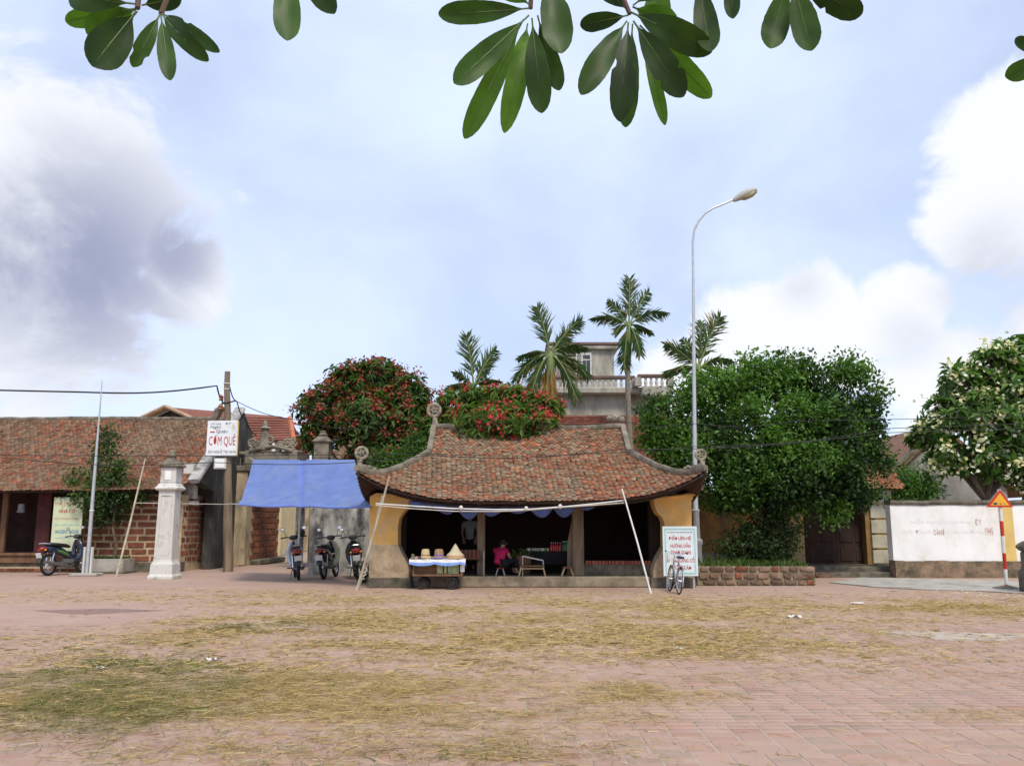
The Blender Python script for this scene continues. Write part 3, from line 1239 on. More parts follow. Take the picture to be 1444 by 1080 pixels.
# floor and step
zs = .27
b = MB()
b.box(((xl + xr) / 2, 24.45, zs / 2), (xr - xl - .7, 4.3, zs))
b.build('floor', m_plinth, PAV_)
x0, x1 = P(582, 820, 22.2).x, P(916, 820, 22.2).x
b = MB()
b.box(((x0 + x1) / 2, 22.26, zs / 2 + .002), (x1 - x0, .34, zs))
b.build('step', mat('worn_step', (.30, .24, .165), .95, .3, 3., stain=(.13, .11, .075), stain_amt=.45, stain_scale=2., bump=.7, bscale=14), PAV_, bevel=.03)
# raised bench at the right with a brick edge
x0, x1 = P(824, 800, 22.5).x, P(918, 800, 22.5).x
zt = P(850, 796, 22.5).z
b = MB()
b.box(((x0 + x1) / 2, 23.6, (zs + zt) / 2), (x1 - x0, 2.2, zt - zs))
bench = b.build('bench_platform', m_plinth, PAV_)
x = x0 + .03
bmesh_brick = MB().box((0, 0, 0), (.072, .16, .10)).mesh('brick', m_redbrickwall, bevel=.006)
while x < x1 - .06:
    o = link('brick', bmesh_brick, bench)
    o.location = Vector((x + .036, 22.56, zt + .05)) - PAV_.location
    o.rotation_euler = (random.uniform(-.03, .03), random.uniform(-.03, .03), random.uniform(-.05, .05))
    x += .085
# timber posts
for (u0, u1, v0, Yp) in ((673, 684, 733, 22.55), (807, 823, 724, 22.45), (915, 936, 716, 22.75), (563, 573, 730, 22.75)):
    a, c = P(u0, v0, Yp), P(u1, v0, Yp)
    w = c.x - a.x
    b = MB()
    b.box(((a.x + c.x) / 2, Yp + w / 2, (zs + 2.6) / 2), (w, min(w, .28), 2.6 - zs))
    o = b.build('post', m_post if u0 < 900 and u0 > 600 else m_dark, PAV_, bevel=.02)
# slanting plank beside the second post
a, c = P(800, 766, 22.6), P(808, 724, 22.6)
b = MB()
b.prism([(P(800, 806, 22.6).x, P(800, 813, 22.6).z), (P(808, 813, 22.6).x, P(808, 813, 22.6).z), (c.x, c.z), (a.x, a.z)], 22.60, 22.66)
b.build('plank', m_post, PAV_)
b = MB()
b.box(((xl + xr) / 2, 22.62, 2.5), (xr - xl - 1.2, .16, .2))
b.build('lintel_beam', m_dark, PAV_)

# ================================================================== LEFT HOUSE
HY = 29.0
hx1 = P(256, 740, HY).x            # right front corner
hx0 = -27.0
HOUSE = thing('old_house', 'long low house with brown tiled roof and laterite block front', 'house', (hx1, HY, 0))
RY, EY = 33.5, 28.2
zr_, ze_ = P(150, 590, RY).z, P(150, 689, EY).z
gx = P(306, 640, 31.5).x           # gable end


def zhouse(x, y):
    f = (y - EY) / (RY - EY)
    return ze_ + (zr_ - ze_) * (f - .10 * np.sin(np.pi * f)) + .10 * (fbm(x * .35, y * .5, 61, 3) - .5)


b = MB()
b.grid(lambda a, c: (hx0 + (gx - hx0) * a, EY + (RY - EY) * c, float(zhouse(hx0 + (gx - hx0) * a, EY + (RY - EY) * c)) - .05), 30, 14)
b.grid(lambda a, c: (hx0 + (gx - hx0) * a, 2 * RY - EY - (RY - EY) * c, float(zhouse(hx0 + (gx - hx0) * a, EY + (RY - EY) * c)) - .05), 30, 14)
hroof = b.build('roof', m_roofunder, HOUSE, smooth=True)
sm = hroof.modifiers.new('thick', 'SOLIDIFY')
sm.thickness = .06
sm.offset = -1


def roof_rows(fn, x0, x1, ye, yr, w, step, l, seed, orange=.1):
    """rows of tiles on the slope z = fn(x, y) between eave ye and ridge yr"""
    B, C = [], []
    n = int(abs(yr - ye) / step)
    sg = 1 if yr > ye else -1
    for r_ in range(n):
        y0 = ye + sg * (r_ * step + .10)
        xs = np.arange(x0, x1, w) + (w / 2 if r_ % 2 else 0)
        xs = xs[xs < x1] + rng.normal(0, .01, (xs < x1).sum())
        k = len(xs)
        yy = np.full(k, y0) + rng.normal(0, .012, k)
        A = np.stack([xs, yy, fn(xs, yy) + rng.normal(0, .008, k)], 1)
        D = np.stack([xs, yy - sg * .1, fn(xs, yy - sg * .1)], 1)
        t = unit(D - A)
        s = np.tile([[1., 0, 0]], (k, 1))
        t = unit(t + s * rng.normal(0, .05, k)[:, None])
        B.append(tile_arrays(A, t, s, w * .97, l, .018))
        C.append(tile_colors(k, xs * .6, yy * .6, orange, seed))
    return np.concatenate(B), np.concatenate(C)


B, C = roof_rows(zhouse, -22.0, gx, EY - .08, RY, .15, .115, .22, 71, .13)
emit_tiles(B, C * np.array([.86, .80, .80]), 'tile', hroof)
b = MB()
sweep_rect(b, [(x, RY, float(zhouse(x, RY)) - .01 + random.uniform(-.015, .015)) for x in np.linspace(hx0, gx, 60)], .3, .16)
b.build('ridge', m_ridge, hroof)
b = MB()
b.box(((hx0 + gx) / 2, EY + .35, ze_ - .06), (gx - hx0, .1, .14))
b.build('eave_beam', m_dark, HOUSE)

# front wall: mortar core and laterite blocks
wx0 = P(118, 740, HY).x
wz1 = P(200, 697, HY).z
b = MB()
b.box(((wx0 + hx1) / 2, HY + .25, wz1 / 2), (hx1 - wx0, .46, wz1))
hwall = b.build('wall', m_mortar, HOUSE)


def block_wall(x0, x1, y, z0, z1, bh, bl, joint, part, depth=.10, axis='x', mt=m_laterite, jit=.15):
    """courses of uneven blocks set proud of a mortar core; front faces look towards -y (axis x) or +x (axis y)"""
    root = root_of(part)
    shapes = []
    for k in range(6):
        q = MB()
        q.box((0, 0, 0), (1, 1, 1))
        me = q.mesh('block', mt, bevel=0)
        bm = bmesh.new()
        bm.from_mesh(me)
        for v in bm.verts:
            v.co += Vector((random.uniform(-.02, .02), random.uniform(-.02, .02), random.uniform(-.05, .05)))
        bmesh.ops.bevel(bm, geom=list(bm.edges), offset=.05, segments=1, affect='EDGES')
        bm.to_mesh(me)
        bm.free()
        shapes.append(me)
    z, r_ = z0, 0
    while z + bh * .6 < z1:
        h = bh * random.uniform(.92, 1.06)
        x = x0 + (0 if r_ % 2 else -bl * .5) + random.uniform(-.1, .1) * bl
        while x < x1:
            l = bl * random.uniform(1 - jit, 1 + jit)
            a, c = max(x, x0), min(x + l, x1)
            if c - a > .06:
                o = link('block', random.choice(shapes), part)
                out = random.uniform(0, .02)
                if axis == 'x':
                    o.location = Vector(((a + c) / 2, y - out, z + h / 2)) - root
                    o.scale = (c - a - joint, depth, h - joint)
                else:
                    o.location = Vector((y + out, (a + c) / 2, z + h / 2)) - root
                    o.scale = (depth, c - a - joint, h - joint)
            x += l
        z += h
        r_ += 1


block_wall(wx0, hx1 - .03, HY + .055, .33, wz1, .225, .62, .075, hwall)
b = MB()
b.box(((wx0 + hx1) / 2, HY + .2, .16), (hx1 - wx0 + .04, .5, .33))
b.build('footing', m_plinth, HOUSE)
# side wall behind the white pillar
b = MB()
b.box((hx1 - .25, 29.0 + 1.55, wz1 / 2), (.46, 2.6, wz1))
hside = b.build('side_wall', m_mortar, HOUSE)
block_wall(29.05, 31.8, hx1 - .055, .30, wz1 - .1, .215, .42, .07, hside, axis='y')
# gable wall stained black, with pale coping climbing to the ridge
gp = [(30.6, 0), (30.6, 2.7), (EY + .9, ze_ + .3), (RY, zr_ + .25), (2 * RY - EY - .9, ze_ + .3), (2 * RY - EY - .9, 0)]
b = MB()
b.prism(gp, gx - .02, gx + .3, 'x')
b.build('gable_wall', m_black, HOUSE)
b = MB()
sweep_rect(b, [(gx + .13, y, ze_ + .38 + (zr_ - ze_) * (y - EY - .9) / (RY - EY - .9)) for y in np.linspace(EY + .75, RY, 9)], .42, .16)
b.build('gable_coping', m_mould, HOUSE)
for (u0, u1, v0, v1) in ((259, 272, 653, 672), (260, 274, 678, 703)):
    a, c = P(u0, v0, 29.6), P(u1, v1, 29.6)
    b = MB()
    b.box(((a.x + c.x) / 2, 29.75, (a.z + c.z) / 2), (c.x - a.x, .3, a.z - c.z))
    b.build('coping_block', m_pillar, HOUSE, bevel=.02)
b = MB()
b.box((P(266, 700, 29.7).x, 29.75, P(266, 709, 29.7).z), (.55, .5, .14))
b.build('cornice', m_pillar, HOUSE, bevel=.02)
# open veranda on the left
xa = hx0
b = MB()
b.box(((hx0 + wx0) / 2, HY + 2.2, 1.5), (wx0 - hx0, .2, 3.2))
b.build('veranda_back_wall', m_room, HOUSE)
zp = P(30, 779, HY).z
b = MB()
b.box(((hx0 + wx0) / 2, HY + 1.15, zp / 2 - .12), (wx0 - hx0 - .02, 2.2, zp - .25))
b.build('veranda_floor', m_plinth, HOUSE)
b = MB()
b.box(((hx0 + wx0) / 2, HY - .02, zp - .05), (wx0 - hx0 - .02, .14, .10))
b.build('threshold_beam', m_wood, HOUSE, bevel=.01)
b = MB()
b.box(((hx0 + wx0) / 2, HY + .02, zp - .22), (wx0 - hx0 - .02, .10, .22))
b.build('threshold_board', m_wood, HOUSE)
b = MB()
b.box(((hx0 + wx0) / 2, HY + .06, .08), (wx0 - hx0 - .02, .2, .18))
bb = b.build('plinth', m_mortar, HOUSE)
block_wall(-19.5, wx0, HY - .04, .02, .2, .13, .3, .03, bb)
for (u0, u1, mt) in ((0, 8, m_wood), (50, 70, mat('maroon_panel', (.075, .022, .022), .8, .3, 4.)), (100, 118, m_wood)):
    a, c = P(u0, 740, HY + .05), P(u1, 740, HY + .05)
    b = MB()
    b.box(((a.x + c.x) / 2, HY + .12, (zp + ze_) / 2), (c.x - a.x, .12, ze_ - zp))
    b.build('door_panel', mt, HOUSE, bevel=.01)
b = MB()
a = P(30, 718, HY + .4)
b.lathe([(.0, .30), (.10, .28), (.12, .05), (.16, 0), (.02, -.02)], (a.x, HY + .4, a.z - .1), 10)
b.build('hanging_lantern', m_grey, HOUSE, smooth=True)

# poster board
TXT = {}


def text_part(body, x0, x1, z0, z1, y, m, parent, name='lettering', off=.014):
    cu = bpy.data.curves.new('t', 'FONT')
    cu.body = body
    cu.resolution_u = 3
    cu.extrude = 0
    cu.offset = off
    o = bpy.data.objects.new('t', cu)
    COL.objects.link(o)
    dg = bpy.context.evaluated_depsgraph_get()
    me = bpy.data.meshes.new_from_object(o.evaluated_get(dg))
    bpy.data.objects.remove(o)
    co = np.array([v.co[:] for v in me.vertices])
    if len(co) == 0:
        return None
    lo, hi = co.min(0), co.max(0)
    sx = (x1 - x0) / max(hi[0] - lo[0], 1e-6)
    sz = (z1 - z0) / max(hi[1] - lo[1], 1e-6)
    r = root_of(parent)
    for v in me.vertices:
        v.co = (x0 + (v.co.x - lo[0]) * sx - r[0], y - r[1], z0 + (v.co.y - lo[1]) * sz - r[2])
    me.name = name
    me.materials.clear()
    me.materials.append(m)
    return link(name, me, parent)


def text_px(body, u0, u1, v0, v1, Y, m, parent, **k):
    a, c = P(u0, v1, Y), P(u1, v0, Y)
    return text_part(body, a.x, c.x, a.z, c.z, Y, m, parent, **k)


SY = 28.3
a, c = P(70, 777, SY), P(118, 701, SY)
board = thing('poster_board', 'yellow-green poster board with red and blue lettering behind the navy scooter', 'sign', ((a.x + c.x) / 2, SY, 0))
b = MB()
b.box(((a.x + c.x) / 2, SY + .03, (a.z + c.z) / 2), (c.x - a.x, .05, c.z - a.z))
b.build('panel', m_signgreen, board, bevel=.005)
for x in (a.x + .08, c.x - .08):
    b = MB()
    b.box((x, SY + .08, c.z / 2), (.05, .05, c.z - .02))
    b.build('leg', m_wood, board)
for (t, u0, u1, v0, v1, m_) in (('KÍNH CHÀO', 78, 104, 707, 712, m_txtred2), ('NHÀ CỔ', 83, 106, 716, 723, m_txtred),
                               ('QUÝ KHÁCH THĂM', 77, 110, 729, 733, m_txtred2), ('xin mời vào nhà', 77, 112, 738, 741, m_teal),
                               ('ANCIENT HOUSE', 77, 111, 747, 752, m_txtblue), ('welcome', 77, 108, 757, 759, m_teal)):
    text_px(t, u0, u1, v0, v1, SY, m_, board)

# ================================================================== WHITE PILLAR, POLES, PLANTER
p = G(237, 817)
pil = thing('gate_pillar', 'tall whitewashed pillar with lantern head and stepped base beside the laterite wall', 'pillar', p)


def sq(prof, c, name, m, parent, rz=0, bev=.012):
    b = MB()
    s2 = math.sqrt(2) * (PS if parent.name.startswith('gate_pillar') else 1.0)
    b.lathe([(r * s2, z) for r, z in prof], c, 4, square=True)
    return b.build(name, m, parent, bevel=bev)


k = 1 / 49.0
py = p.y + .36
p = Vector((P(237, 740, py).x, p.y, 0))
PS = .80
sq([(.46, 0), (.46, .09), (.41, .14), (.40, .42), (.34, .52), (.33, .58)], (p.x, py, 0), 'base', m_pillar, pil)
sh = sq([(.325, .58), (.30, 2.55)], (p.x, py, 0), 'shaft', m_pillar, pil)
for (x, w) in ((-.16, .03), (.16, .03)):
    b = MB()
    b.box((p.x + x, py - .252, 1.56), (w, .03, 1.80))
    b.build('moulding', m_pillar, sh)
for z in (.70, 2.43):
    b = MB()
    b.box((p.x, py - .252, z), (.29, .03, .03))
    b.build('moulding', m_pillar, sh)
sq([(.31, 2.55), (.42, 2.60), (.42, 2.66), (.36, 2.69), (.33, 2.76), (.28, 2.78)], (p.x, py, 0), 'capital', m_pillar, pil)
ln = sq([(.27, 2.78), (.29, 2.80), (.29, 3.22), (.27, 3.25)], (p.x, py, 0), 'lantern', m_pillar, pil)
b = MB()
b.box((p.x, py - .232, 3.01), (.18, .03, .26))
b.build('lantern_panel', m_white, ln)
sq([(.27, 3.24), (.40, 3.27), (.40, 3.31), (.26, 3.43), (.13, 3.50), (.11, 3.56)], (p.x, py, 0), 'cap', m_ridge, pil)
b = MB()
b.lathe([(.08, 3.54), (.13, 3.58), (.10, 3.63), (.11, 3.74), (.08, 3.78), (.02, 3.79)], (p.x, py, 0), 10)
b.build('finial', m_ridge, pil, smooth=True)

# metal pole with concrete foot
p = G(122, 812)
fl = thing('flag_pole', 'slim leaning grey metal pole clamped between two white posts', 'pole', p)
tp = P(142, 536, p.y)
b = MB()
q0, q1 = Vector((p.x, p.y, .05)), Vector((tp.x, p.y + .1, tp.z))
pts = [q0.lerp(q1, f) for f in (0, .3, .55, .8, 1)]
b.tube(pts, [.062, .058, .045, .028, .012], 10)
b.build('pole', m_steel, fl, smooth=True)
b = MB()
b.box((p.x - .02, p.y, .045), (.85, .5, .09))
b.build('foot', m_concrete, fl, bevel=.02)
for x in (-.10, .13):
    b = MB()
    b.box((p.x + x, p.y - .02, .48), (.06, .10, .80))
    b.build('clamp_post', m_pillar, fl, bevel=.008)
b = MB()
qq = q0.lerp(q1, .32)
b.torus(qq, .06, .018, None, 12, 6)
b.build('clamp_ring', m_whitepole, fl)

p = G(164, 813)
t = P(205, 646, p.y + .3)
b = MB()
b.tube([p, p.lerp(t, .4) + Vector((.02, 0, 0)), p.lerp(t, .75) + Vector((.01, 0, 0)), t], [.035, .032, .028, .02], 8)
o = b.build('bamboo_pole', m_bamboo, smooth=True)
tag(o, 'brown bamboo pole leaning beside the square concrete planter', 'pole')

# planter
p0, p1 = G(124, 809), G(172, 809)
cx, cy = (p0.x + p1.x) / 2, p0.y + .45
w = p1.x - p0.x
plb = thing('planter', 'square concrete planter box holding a small tree', 'planter', (cx, cy, 0))
for (dx, dy, sx, sy) in ((0, -.42, w, .09), (0, .42, w, .09), (-w / 2 + .045, 0, .09, .75), (w / 2 - .045, 0, .09, .75)):
    b = MB()
    b.box((cx + dx, cy + dy, .27), (sx, sy, .40))
    b.build('side_panel', m_concrete, plb, bevel=.01)
b = MB()
b.box((cx, cy, .035), (w + .2, 1.15, .09))
b.build('footing', m_plinth, plb, bevel=.02)
b = MB()
b.grid(lambda a, c: (cx + (a - .5) * (w - .2), cy + (c - .5) * .74, .40 + .04 * math.sin(a * 7) * math.cos(c * 5)), 8, 6)
b.build('soil', m_soil, plb)
PLANTER = (cx, cy)

# ================================================================== UTILITY POLE AND SIGN
p = G(322, 806)
UP = thing('utility_pole', 'rough brown utility pole with brackets carrying cables above the gateway', 'pole', p)
tp = P(320.5, 524, p.y)
pv = [Vector((p.x, p.y, 0)).lerp(Vector((tp.x, p.y, tp.z)), f) for f in np.linspace(0, 1, 12)]
pv = [q + Vector((random.uniform(-.02, .02), 0, 0)) for q in pv]
b = MB()
b.tube(pv, list(np.linspace(.17, .095, 12)), 9)
b.build('shaft', m_post, UP, smooth=True)
for v in (541, 549):
    b = MB()
    q = P(320, v, p.y)
    b.torus(q, .10, .022, None, 12, 6)
    b.build('band', m_whitepole, UP)
b = MB()
q0, q1 = P(311, 570, p.y - .1), P(333, 565, p.y - .1)
b.tube([q0, q1], .025, 6)
b.build('crossarm', m_dark, UP)
for (u, v) in ((312, 561), (311, 574)):
    b = MB()
    q = P(u, v, p.y - .1)
    b.lathe([(.05, -.1), (.09, -.06), (.06, -.02), (.09, .03), (.06, .08), (.03, .11)], q, 10)
    b.build('insulator', mat('clay_insulator', (.35, .14, .07), .5, .2), UP, smooth=True)
b = MB()
sweep = [P(300, 598, p.y + .1), P(308, 580, p.y + .05), P(314, 575, p.y)]
b.tube(sweep, [.1, .16, .12], 7)
b.build('stub', m_ridge, UP)
UPp = p

ys = p.y - .22
a, c = P(290, 643, ys), P(336, 593, ys)
sg = thing('inn_sign', 'white square sign with big red capitals on the utility pole', 'sign', ((a.x + c.x) / 2, ys, a.z))
b = MB()
b.box(((a.x + c.x) / 2, ys + .035, (a.z + c.z) / 2), (c.x - a.x, .05, c.z - a.z))
b.build('panel', m_signwhite, sg, bevel=.006)
b = MB()
b.box((c.x + .004, ys + .035, (a.z + c.z) / 2), (.03, .06, c.z - a.z))
b.build('edge_strip', m_yellow, sg)
for (t, u0, u1, v0, v1, m_) in (('CƠM QUÊ', 294, 332.5, 612, 630, m_txtred), ('ĂN NGHỈ TẠI NHÀ', 293, 333, 633.5, 640, m_txtdark),
                               ('Quán', 305, 321, 606, 611, m_txtdark), ('Nghỉ', 297, 311, 600, 605, m_txtdark),
                               ('số nhà', 298, 312, 596, 598.5, m_txtdark), ('ĐT', 318, 326, 596, 598.5, m_txtdark)):
    text_px(t, u0, u1, v0, v1, ys + .004, m_, sg, off=0.)
q0, q1 = P(296, 610, ys), P(303, 608, ys)
b = MB()
b.box(((q0.x + q1.x) / 2, ys + .006, (q0.z + q1.z) / 2), (.16, .008, .04))
b.build('red_dash', m_txtred, sg)
b = MB()
q0 = P(329, 602, ys)
b.torus((q0.x, ys + .004, q0.z), .045, .008, MXZ, 12, 5)
b.tube([(q0.x, ys + .004, q0.z + .04), (q0.x + .01, ys + .004, q0.z + .14)], .01, 5)
b.build('bottle_drawing', m_yellow, sg)
# white meter box below the sign
a, c = P(301, 661, p.y - .2), P(319, 646, p.y - .2)
mbx = thing('meter_box', 'small white meter box on the pole below the square sign', 'box', ((a.x + c.x) / 2, p.y - .2, a.z))
b = MB()
b.box(((a.x + c.x) / 2, p.y - .1, (a.z + c.z) / 2), (c.x - a.x, .2, c.z - a.z))
b.build('case', m_pillar, mbx, bevel=.01)
b = MB()
b.box(((a.x + c.x) / 2, p.y - .205, (a.z + c.z) / 2), (c.x - a.x - .1, .02, c.z - a.z - .08))
b.build('door', m_signwhite, mbx, bevel=.004)

# ================================================================== ALLEY AND GATEWAY
GY = 33.0
x0, x1 = P(313, 730, GY).x, P(346, 730, GY).x
gt = thing('gateway', 'weathered cream gateway with balustrade and scrolled stucco crest', 'gateway', ((x0 + x1) / 2, GY, 0))
zt = P(330, 664, GY).z
b = MB()
b.box(((x0 + x1) / 2, GY + .4, zt / 2), (x1 - x0, .8, zt))
b.build('pillar', m_cream, gt, bevel=.02)
b = MB()
b.box((x1 - .06, GY - .02, zt / 2 - .1), (.22, .06, zt - .3))
b.build('pilaster', m_cream, gt)
xr2 = P(440, 660, GY).x
b = MB()
b.box((xr2 + .2, GY + .4, zt / 2), (.5, .8, zt))
b.build('pillar', m_cream, gt, bevel=.02)
zb = P(330, 655, GY).z
b = MB()
b.box(((x0 + xr2) / 2 + .1, GY + .4, zt + .10), (xr2 - x0 + .9, .95, .22))
b.build('lintel', m_gatestone, gt, bevel=.03)
z1 = P(330, 647, GY).z
b = MB()
b.box(((x0 + xr2) / 2 + .1, GY + .35, z1 + .24), (xr2 - x0 + .8, .4, .12))
b.build('rail', m_gatestone, gt, bevel=.02)
xx = x0 + .1
while xx < xr2:
    b = MB()
    b.lathe([(.05, 0), (.07, .08), (.035, .2), (.06, .34), (.04, .45)], (xx, GY + .3, zt + .2), 8)
    b.build('baluster', m_gatestone, gt, smooth=True)
    xx += .19
# crest between two short posts
for u in (350, 412):
    q = P(u, 640, GY - .1)
    b = MB()
    b.box((q.x, GY + .2, (zt + q.z) / 2 + .1), (.34, .4, q.z - zt + .1))
    b.build('crest_post', m_gatestone, gt, bevel=.03)
a, c = P(354, 640, GY - .1), P(408, 640, GY - .1)
b = MB()
b.box(((a.x + c.x) / 2, GY + .2, (zt + a.z) / 2 + .12), (c.x - a.x, .3, a.z - zt))
b.build('crest_panel', m_gatestone, gt, bevel=.02)
b = MB()
sweep_rect(b, [(a.x + (c.x - a.x) * f, GY + .15, a.z + .15 + .14 * math.sin(math.pi * f)) for f in np.linspace(-.06, 1.06, 12)], .45, .14)
b.build('crest_cornice', m_gatestone, gt)
for u, h in ((353, .5), (362, .4), (394, .4), (404, .5), (412, .5)):
    q = P(u, 632, GY)
    scroll((q.x, GY + .15, q.z - .12), h, .4 if u < 370 else -.4, gt)
b = MB()
q = P(371, 632, GY)
b.lathe([(.22, 0), (.24, .12), (.17, .25), (.16, .6), (.12, .78), (.22, .84), (.20, .88), (.10, .92), (.08, 1.1), (.02, 1.15)], (q.x, GY + .15, q.z - .05), 9)
b.torus((q.x + .22, GY + .15, q.z + .35), .12, .05, MXZ, 12, 6)
b.build('crest_statue', m_gatestone, gt, smooth=True)
# laterite wall running back up the alley
a0, a1 = Vector((gx + .52, GY + .85, 0)), Vector((gx + .62, 37.4, 0))
AW = thing('alley_wall', 'dark laterite wall running back along the left of the alley', 'wall', (a0.x, GY + .8, 0))
L_ = 16.0
ang = math.atan2(a1.y - a0.y, a1.x - a0.x)
Ln = (Vector((a1.x, a1.y)) - Vector((a0.x, a0.y))).length
b = MB()
dirv = Vector((math.cos(ang), math.sin(ang), 0))
nrm = Vector((dirv.y, -dirv.x, 0))
mid = Vector((a0.x, a0.y, 0)) + dirv * Ln / 2
b.box((mid.x, mid.y, 1.55), (Ln, .36, 3.1), rz=ang)
aw = b.build('wall', m_mortar, AW)
shapes = [MB().box((0, 0, 0), (.44, .10, .19)).mesh('block', m_laterite, bevel=.012)]
for r_ in range(12):
    for k_ in range(int(Ln / .5)):
        if k_ > 14 and r_ % 2 == 1 and False:
            continue
        o = link('block', shapes[0], aw)
        s_ = k_ * .5 + (.25 if r_ % 2 else 0) + .2
        if s_ + .24 > Ln:
            bpy.data.objects.remove(o)
            continue
        q = Vector((a0.x, a0.y, 0)) + dirv * s_ + nrm * .19 + Vector((0, 0, .30 + r_ * .235))
        o.location = q - AW.location
        o.rotation_euler = (0, 0, ang + random.uniform(-.03, .03))
    if len(aw.children) > 290:
        break
b = MB()
q = Vector((a0.x, a0.y, .1)) + dirv * Ln / 2 + nrm * .35
b.box(q, (Ln, .4, .22), rz=ang)
b.build('kerb', m_plinth, AW, bevel=.04)
# end of the alley
EYY = 50.5
x0, x1 = P(379, 760, EYY).x, P(445, 760, EYY).x
ah = thing('alley_house', 'faded ochre house front closing the end of the alley', 'house', ((x0 + x1) / 2, EYY, 0))
b = MB()
b.box(((x0 + x1) / 2, EYY + .3, 2.0), (x1 - x0 + .4, .5, 4.0))
b.build('wall', m_cream, ah)
for (u0, u1, m_) in ((380, 393, mat('faded_pink_wall', (.40, .21, .14), .9, .2, 2.)), (394, 399, m_pillar), (404, 408, m_pillar), (424, 428, m_mould)):
    a, c = P(u0, 760, EYY - .1), P(u1, 760, EYY - .1)
    b = MB()
    b.box(((a.x + c.x) / 2, EYY - .0, 1.95), (c.x - a.x, .2, 3.9))
    b.build('pilaster', m_, ah)
a, c = P(399, 760, EYY - .02), P(404, 760, EYY - .02)
b = MB()
b.box(((a.x + c.x) / 2, EYY + .03, 1.2), (c.x - a.x, .08, 2.4))
b.build('door', m_dark, ah)
# mouldy wall behind the scooters
MY = 27.3
a, c = P(437, 740, MY), P(524, 740, MY)
b = MB()
zt = 2.95
V = []
n = 16
top = [(a.x + (c.x - a.x) * i / n, zt + .10 * math.sin(i * 1.3) - (.5 if i < 2 else 0)) for i in range(n + 1)]
b.prism([(a.x, 0)] + top + [(c.x, 0)], MY, MY + .4)
o = b.build('boundary_wall', m_mould)
tag(o, 'black and white mould-stained plaster wall behind the row of scooters', 'wall')
# lantern pillar rising behind the tarpaulin
for (u, v0, Yq, s, lab) in ((456, 609, 28.2, 1., 'grey stone lantern pillar under the red-flowering tree'), (427, 631, 31.0, .55, 'slim pale finial pillar standing beside the alley')):
    q = P(u, v0, Yq)
    lp = thing('lantern_pillar', lab, 'pillar', (q.x, Yq, 0))
    z0 = q.z
    sq([(.24 * s, 0), (.22 * s, z0 - 1.05 * s)], (q.x, Yq, 0), 'shaft', m_mould, lp)
    sq([(.30 * s, z0 - 1.06 * s), (.30 * s, z0 - .98 * s), (.22 * s, z0 - .92 * s), (.24 * s, z0 - .85 * s), (.24 * s, z0 - .40 * s), (.32 * s, z0 - .33 * s), (.20 * s, z0 - .22 * s), (.16 * s, z0 - .16 * s)],
       (q.x, Yq, 0), 'lantern', m_ridge, lp)
    b = MB()
    b.lathe([(.10 * s, z0 - .18 * s), (.15 * s, z0 - .1 * s), (.09 * s, z0 - .03 * s), (.12 * s, z0), (.02, z0 + .04)], (q.x, Yq, 0), 9)
    b.build('finial', m_ridge, lp, smooth=True)

# ================================================================== BLUE TARPAULIN
TL_, TR_ = P(357, 648, 26.4), P(500, 648, 25.2)
BL_, BR_ = P(336, 711, 23.3), P(523, 714, 21.75)


def tarp(a, c):
    # c: 0 top .. 1 bottom
    A = TL_.lerp(TR_, a)
    B_ = BL_.lerp(BR_, a)
    q = A.lerp(B_, c)
    sag = -.32 * math.sin(math.pi * c) * (.6 + .6 * a * (1 - a))
    seam = -.05 * math.exp(-((a - .50) / .025) ** 2)
    env = math.sin(math.pi * min(1, max(0, c))) ** .6
    wr = (.03 * math.sin(a * 23 + c * 5) * (1 - c) + .03 * math.sin(a * 9 - c * 11) + .035 * math.sin(c * 14 + a * 3) * (1 - a) + .012 * math.sin(a * 61 + c * 17) * math.sin(c * 29) + .03 * (abs(math.sin(a * 7.5 + c * 2.2)) ** .5 - .6) * (1 - c) + .025 * (abs(math.sin(c * 6 + a * 5)) ** .5 - .6)) * env
    edge = -.10 * math.sin(math.pi * min(1, max(0, a)) * 2) ** 2 * c ** 4 * .4
    return (q.x, q.y, q.z + sag + seam + wr + edge)


tpn = thing('tarpaulin', 'pale blue tarpaulin slung over the alley mouth beside the pavilion', 'tarpaulin', (TL_.x, 24, 2))
b = MB()
b.grid(tarp, 60, 30)
b.build('sheet', m_tarp, tpn, smooth='all')
b = MB()
b.tube([Vector(tarp(.5, c)) + Vector((0, 0, .012)) for c in np.linspace(0, 1, 14)], .025, 6)
b.build('seam', mat('tarp_seam', (.13, .19, .50), .6, .1), tpn)
b = MB()
b.tube([Vector(tarp(a_, 1)) + Vector((0, 0, -.01)) for a_ in np.linspace(0, 1, 24)], .028, 6)
b.build('hem', MATS['tarp_seam'], tpn)
b = MB()
b.tube([BL_, P(322, 710, 28.3), ], .012, 5)
b.build('tie_rope', m_rope, tpn)
b = MB()
b.tube([TL_, P(351, 646, 33)], .01, 5)
b.build('tie_rope', m_rope, tpn)
mid = Vector(tarp(.49, .14))
b = MB()
b.tube([(mid.x, mid.y + .02, 0.0), (mid.x, mid.y + .02, mid.z)], .028, 8)
o = b.build('support_pole', m_whitepole, smooth=True)
tag(o, 'thin white pole propping up the middle of the blue tarpaulin', 'pole')
b = MB()
b.tube([P(190, 709, 26.5), P(322, 711, 28.4)], .010, 5)
o = b.build('rope', m_rope)
tag(o, 'taut white rope between bamboo pole and utility pole', 'rope')

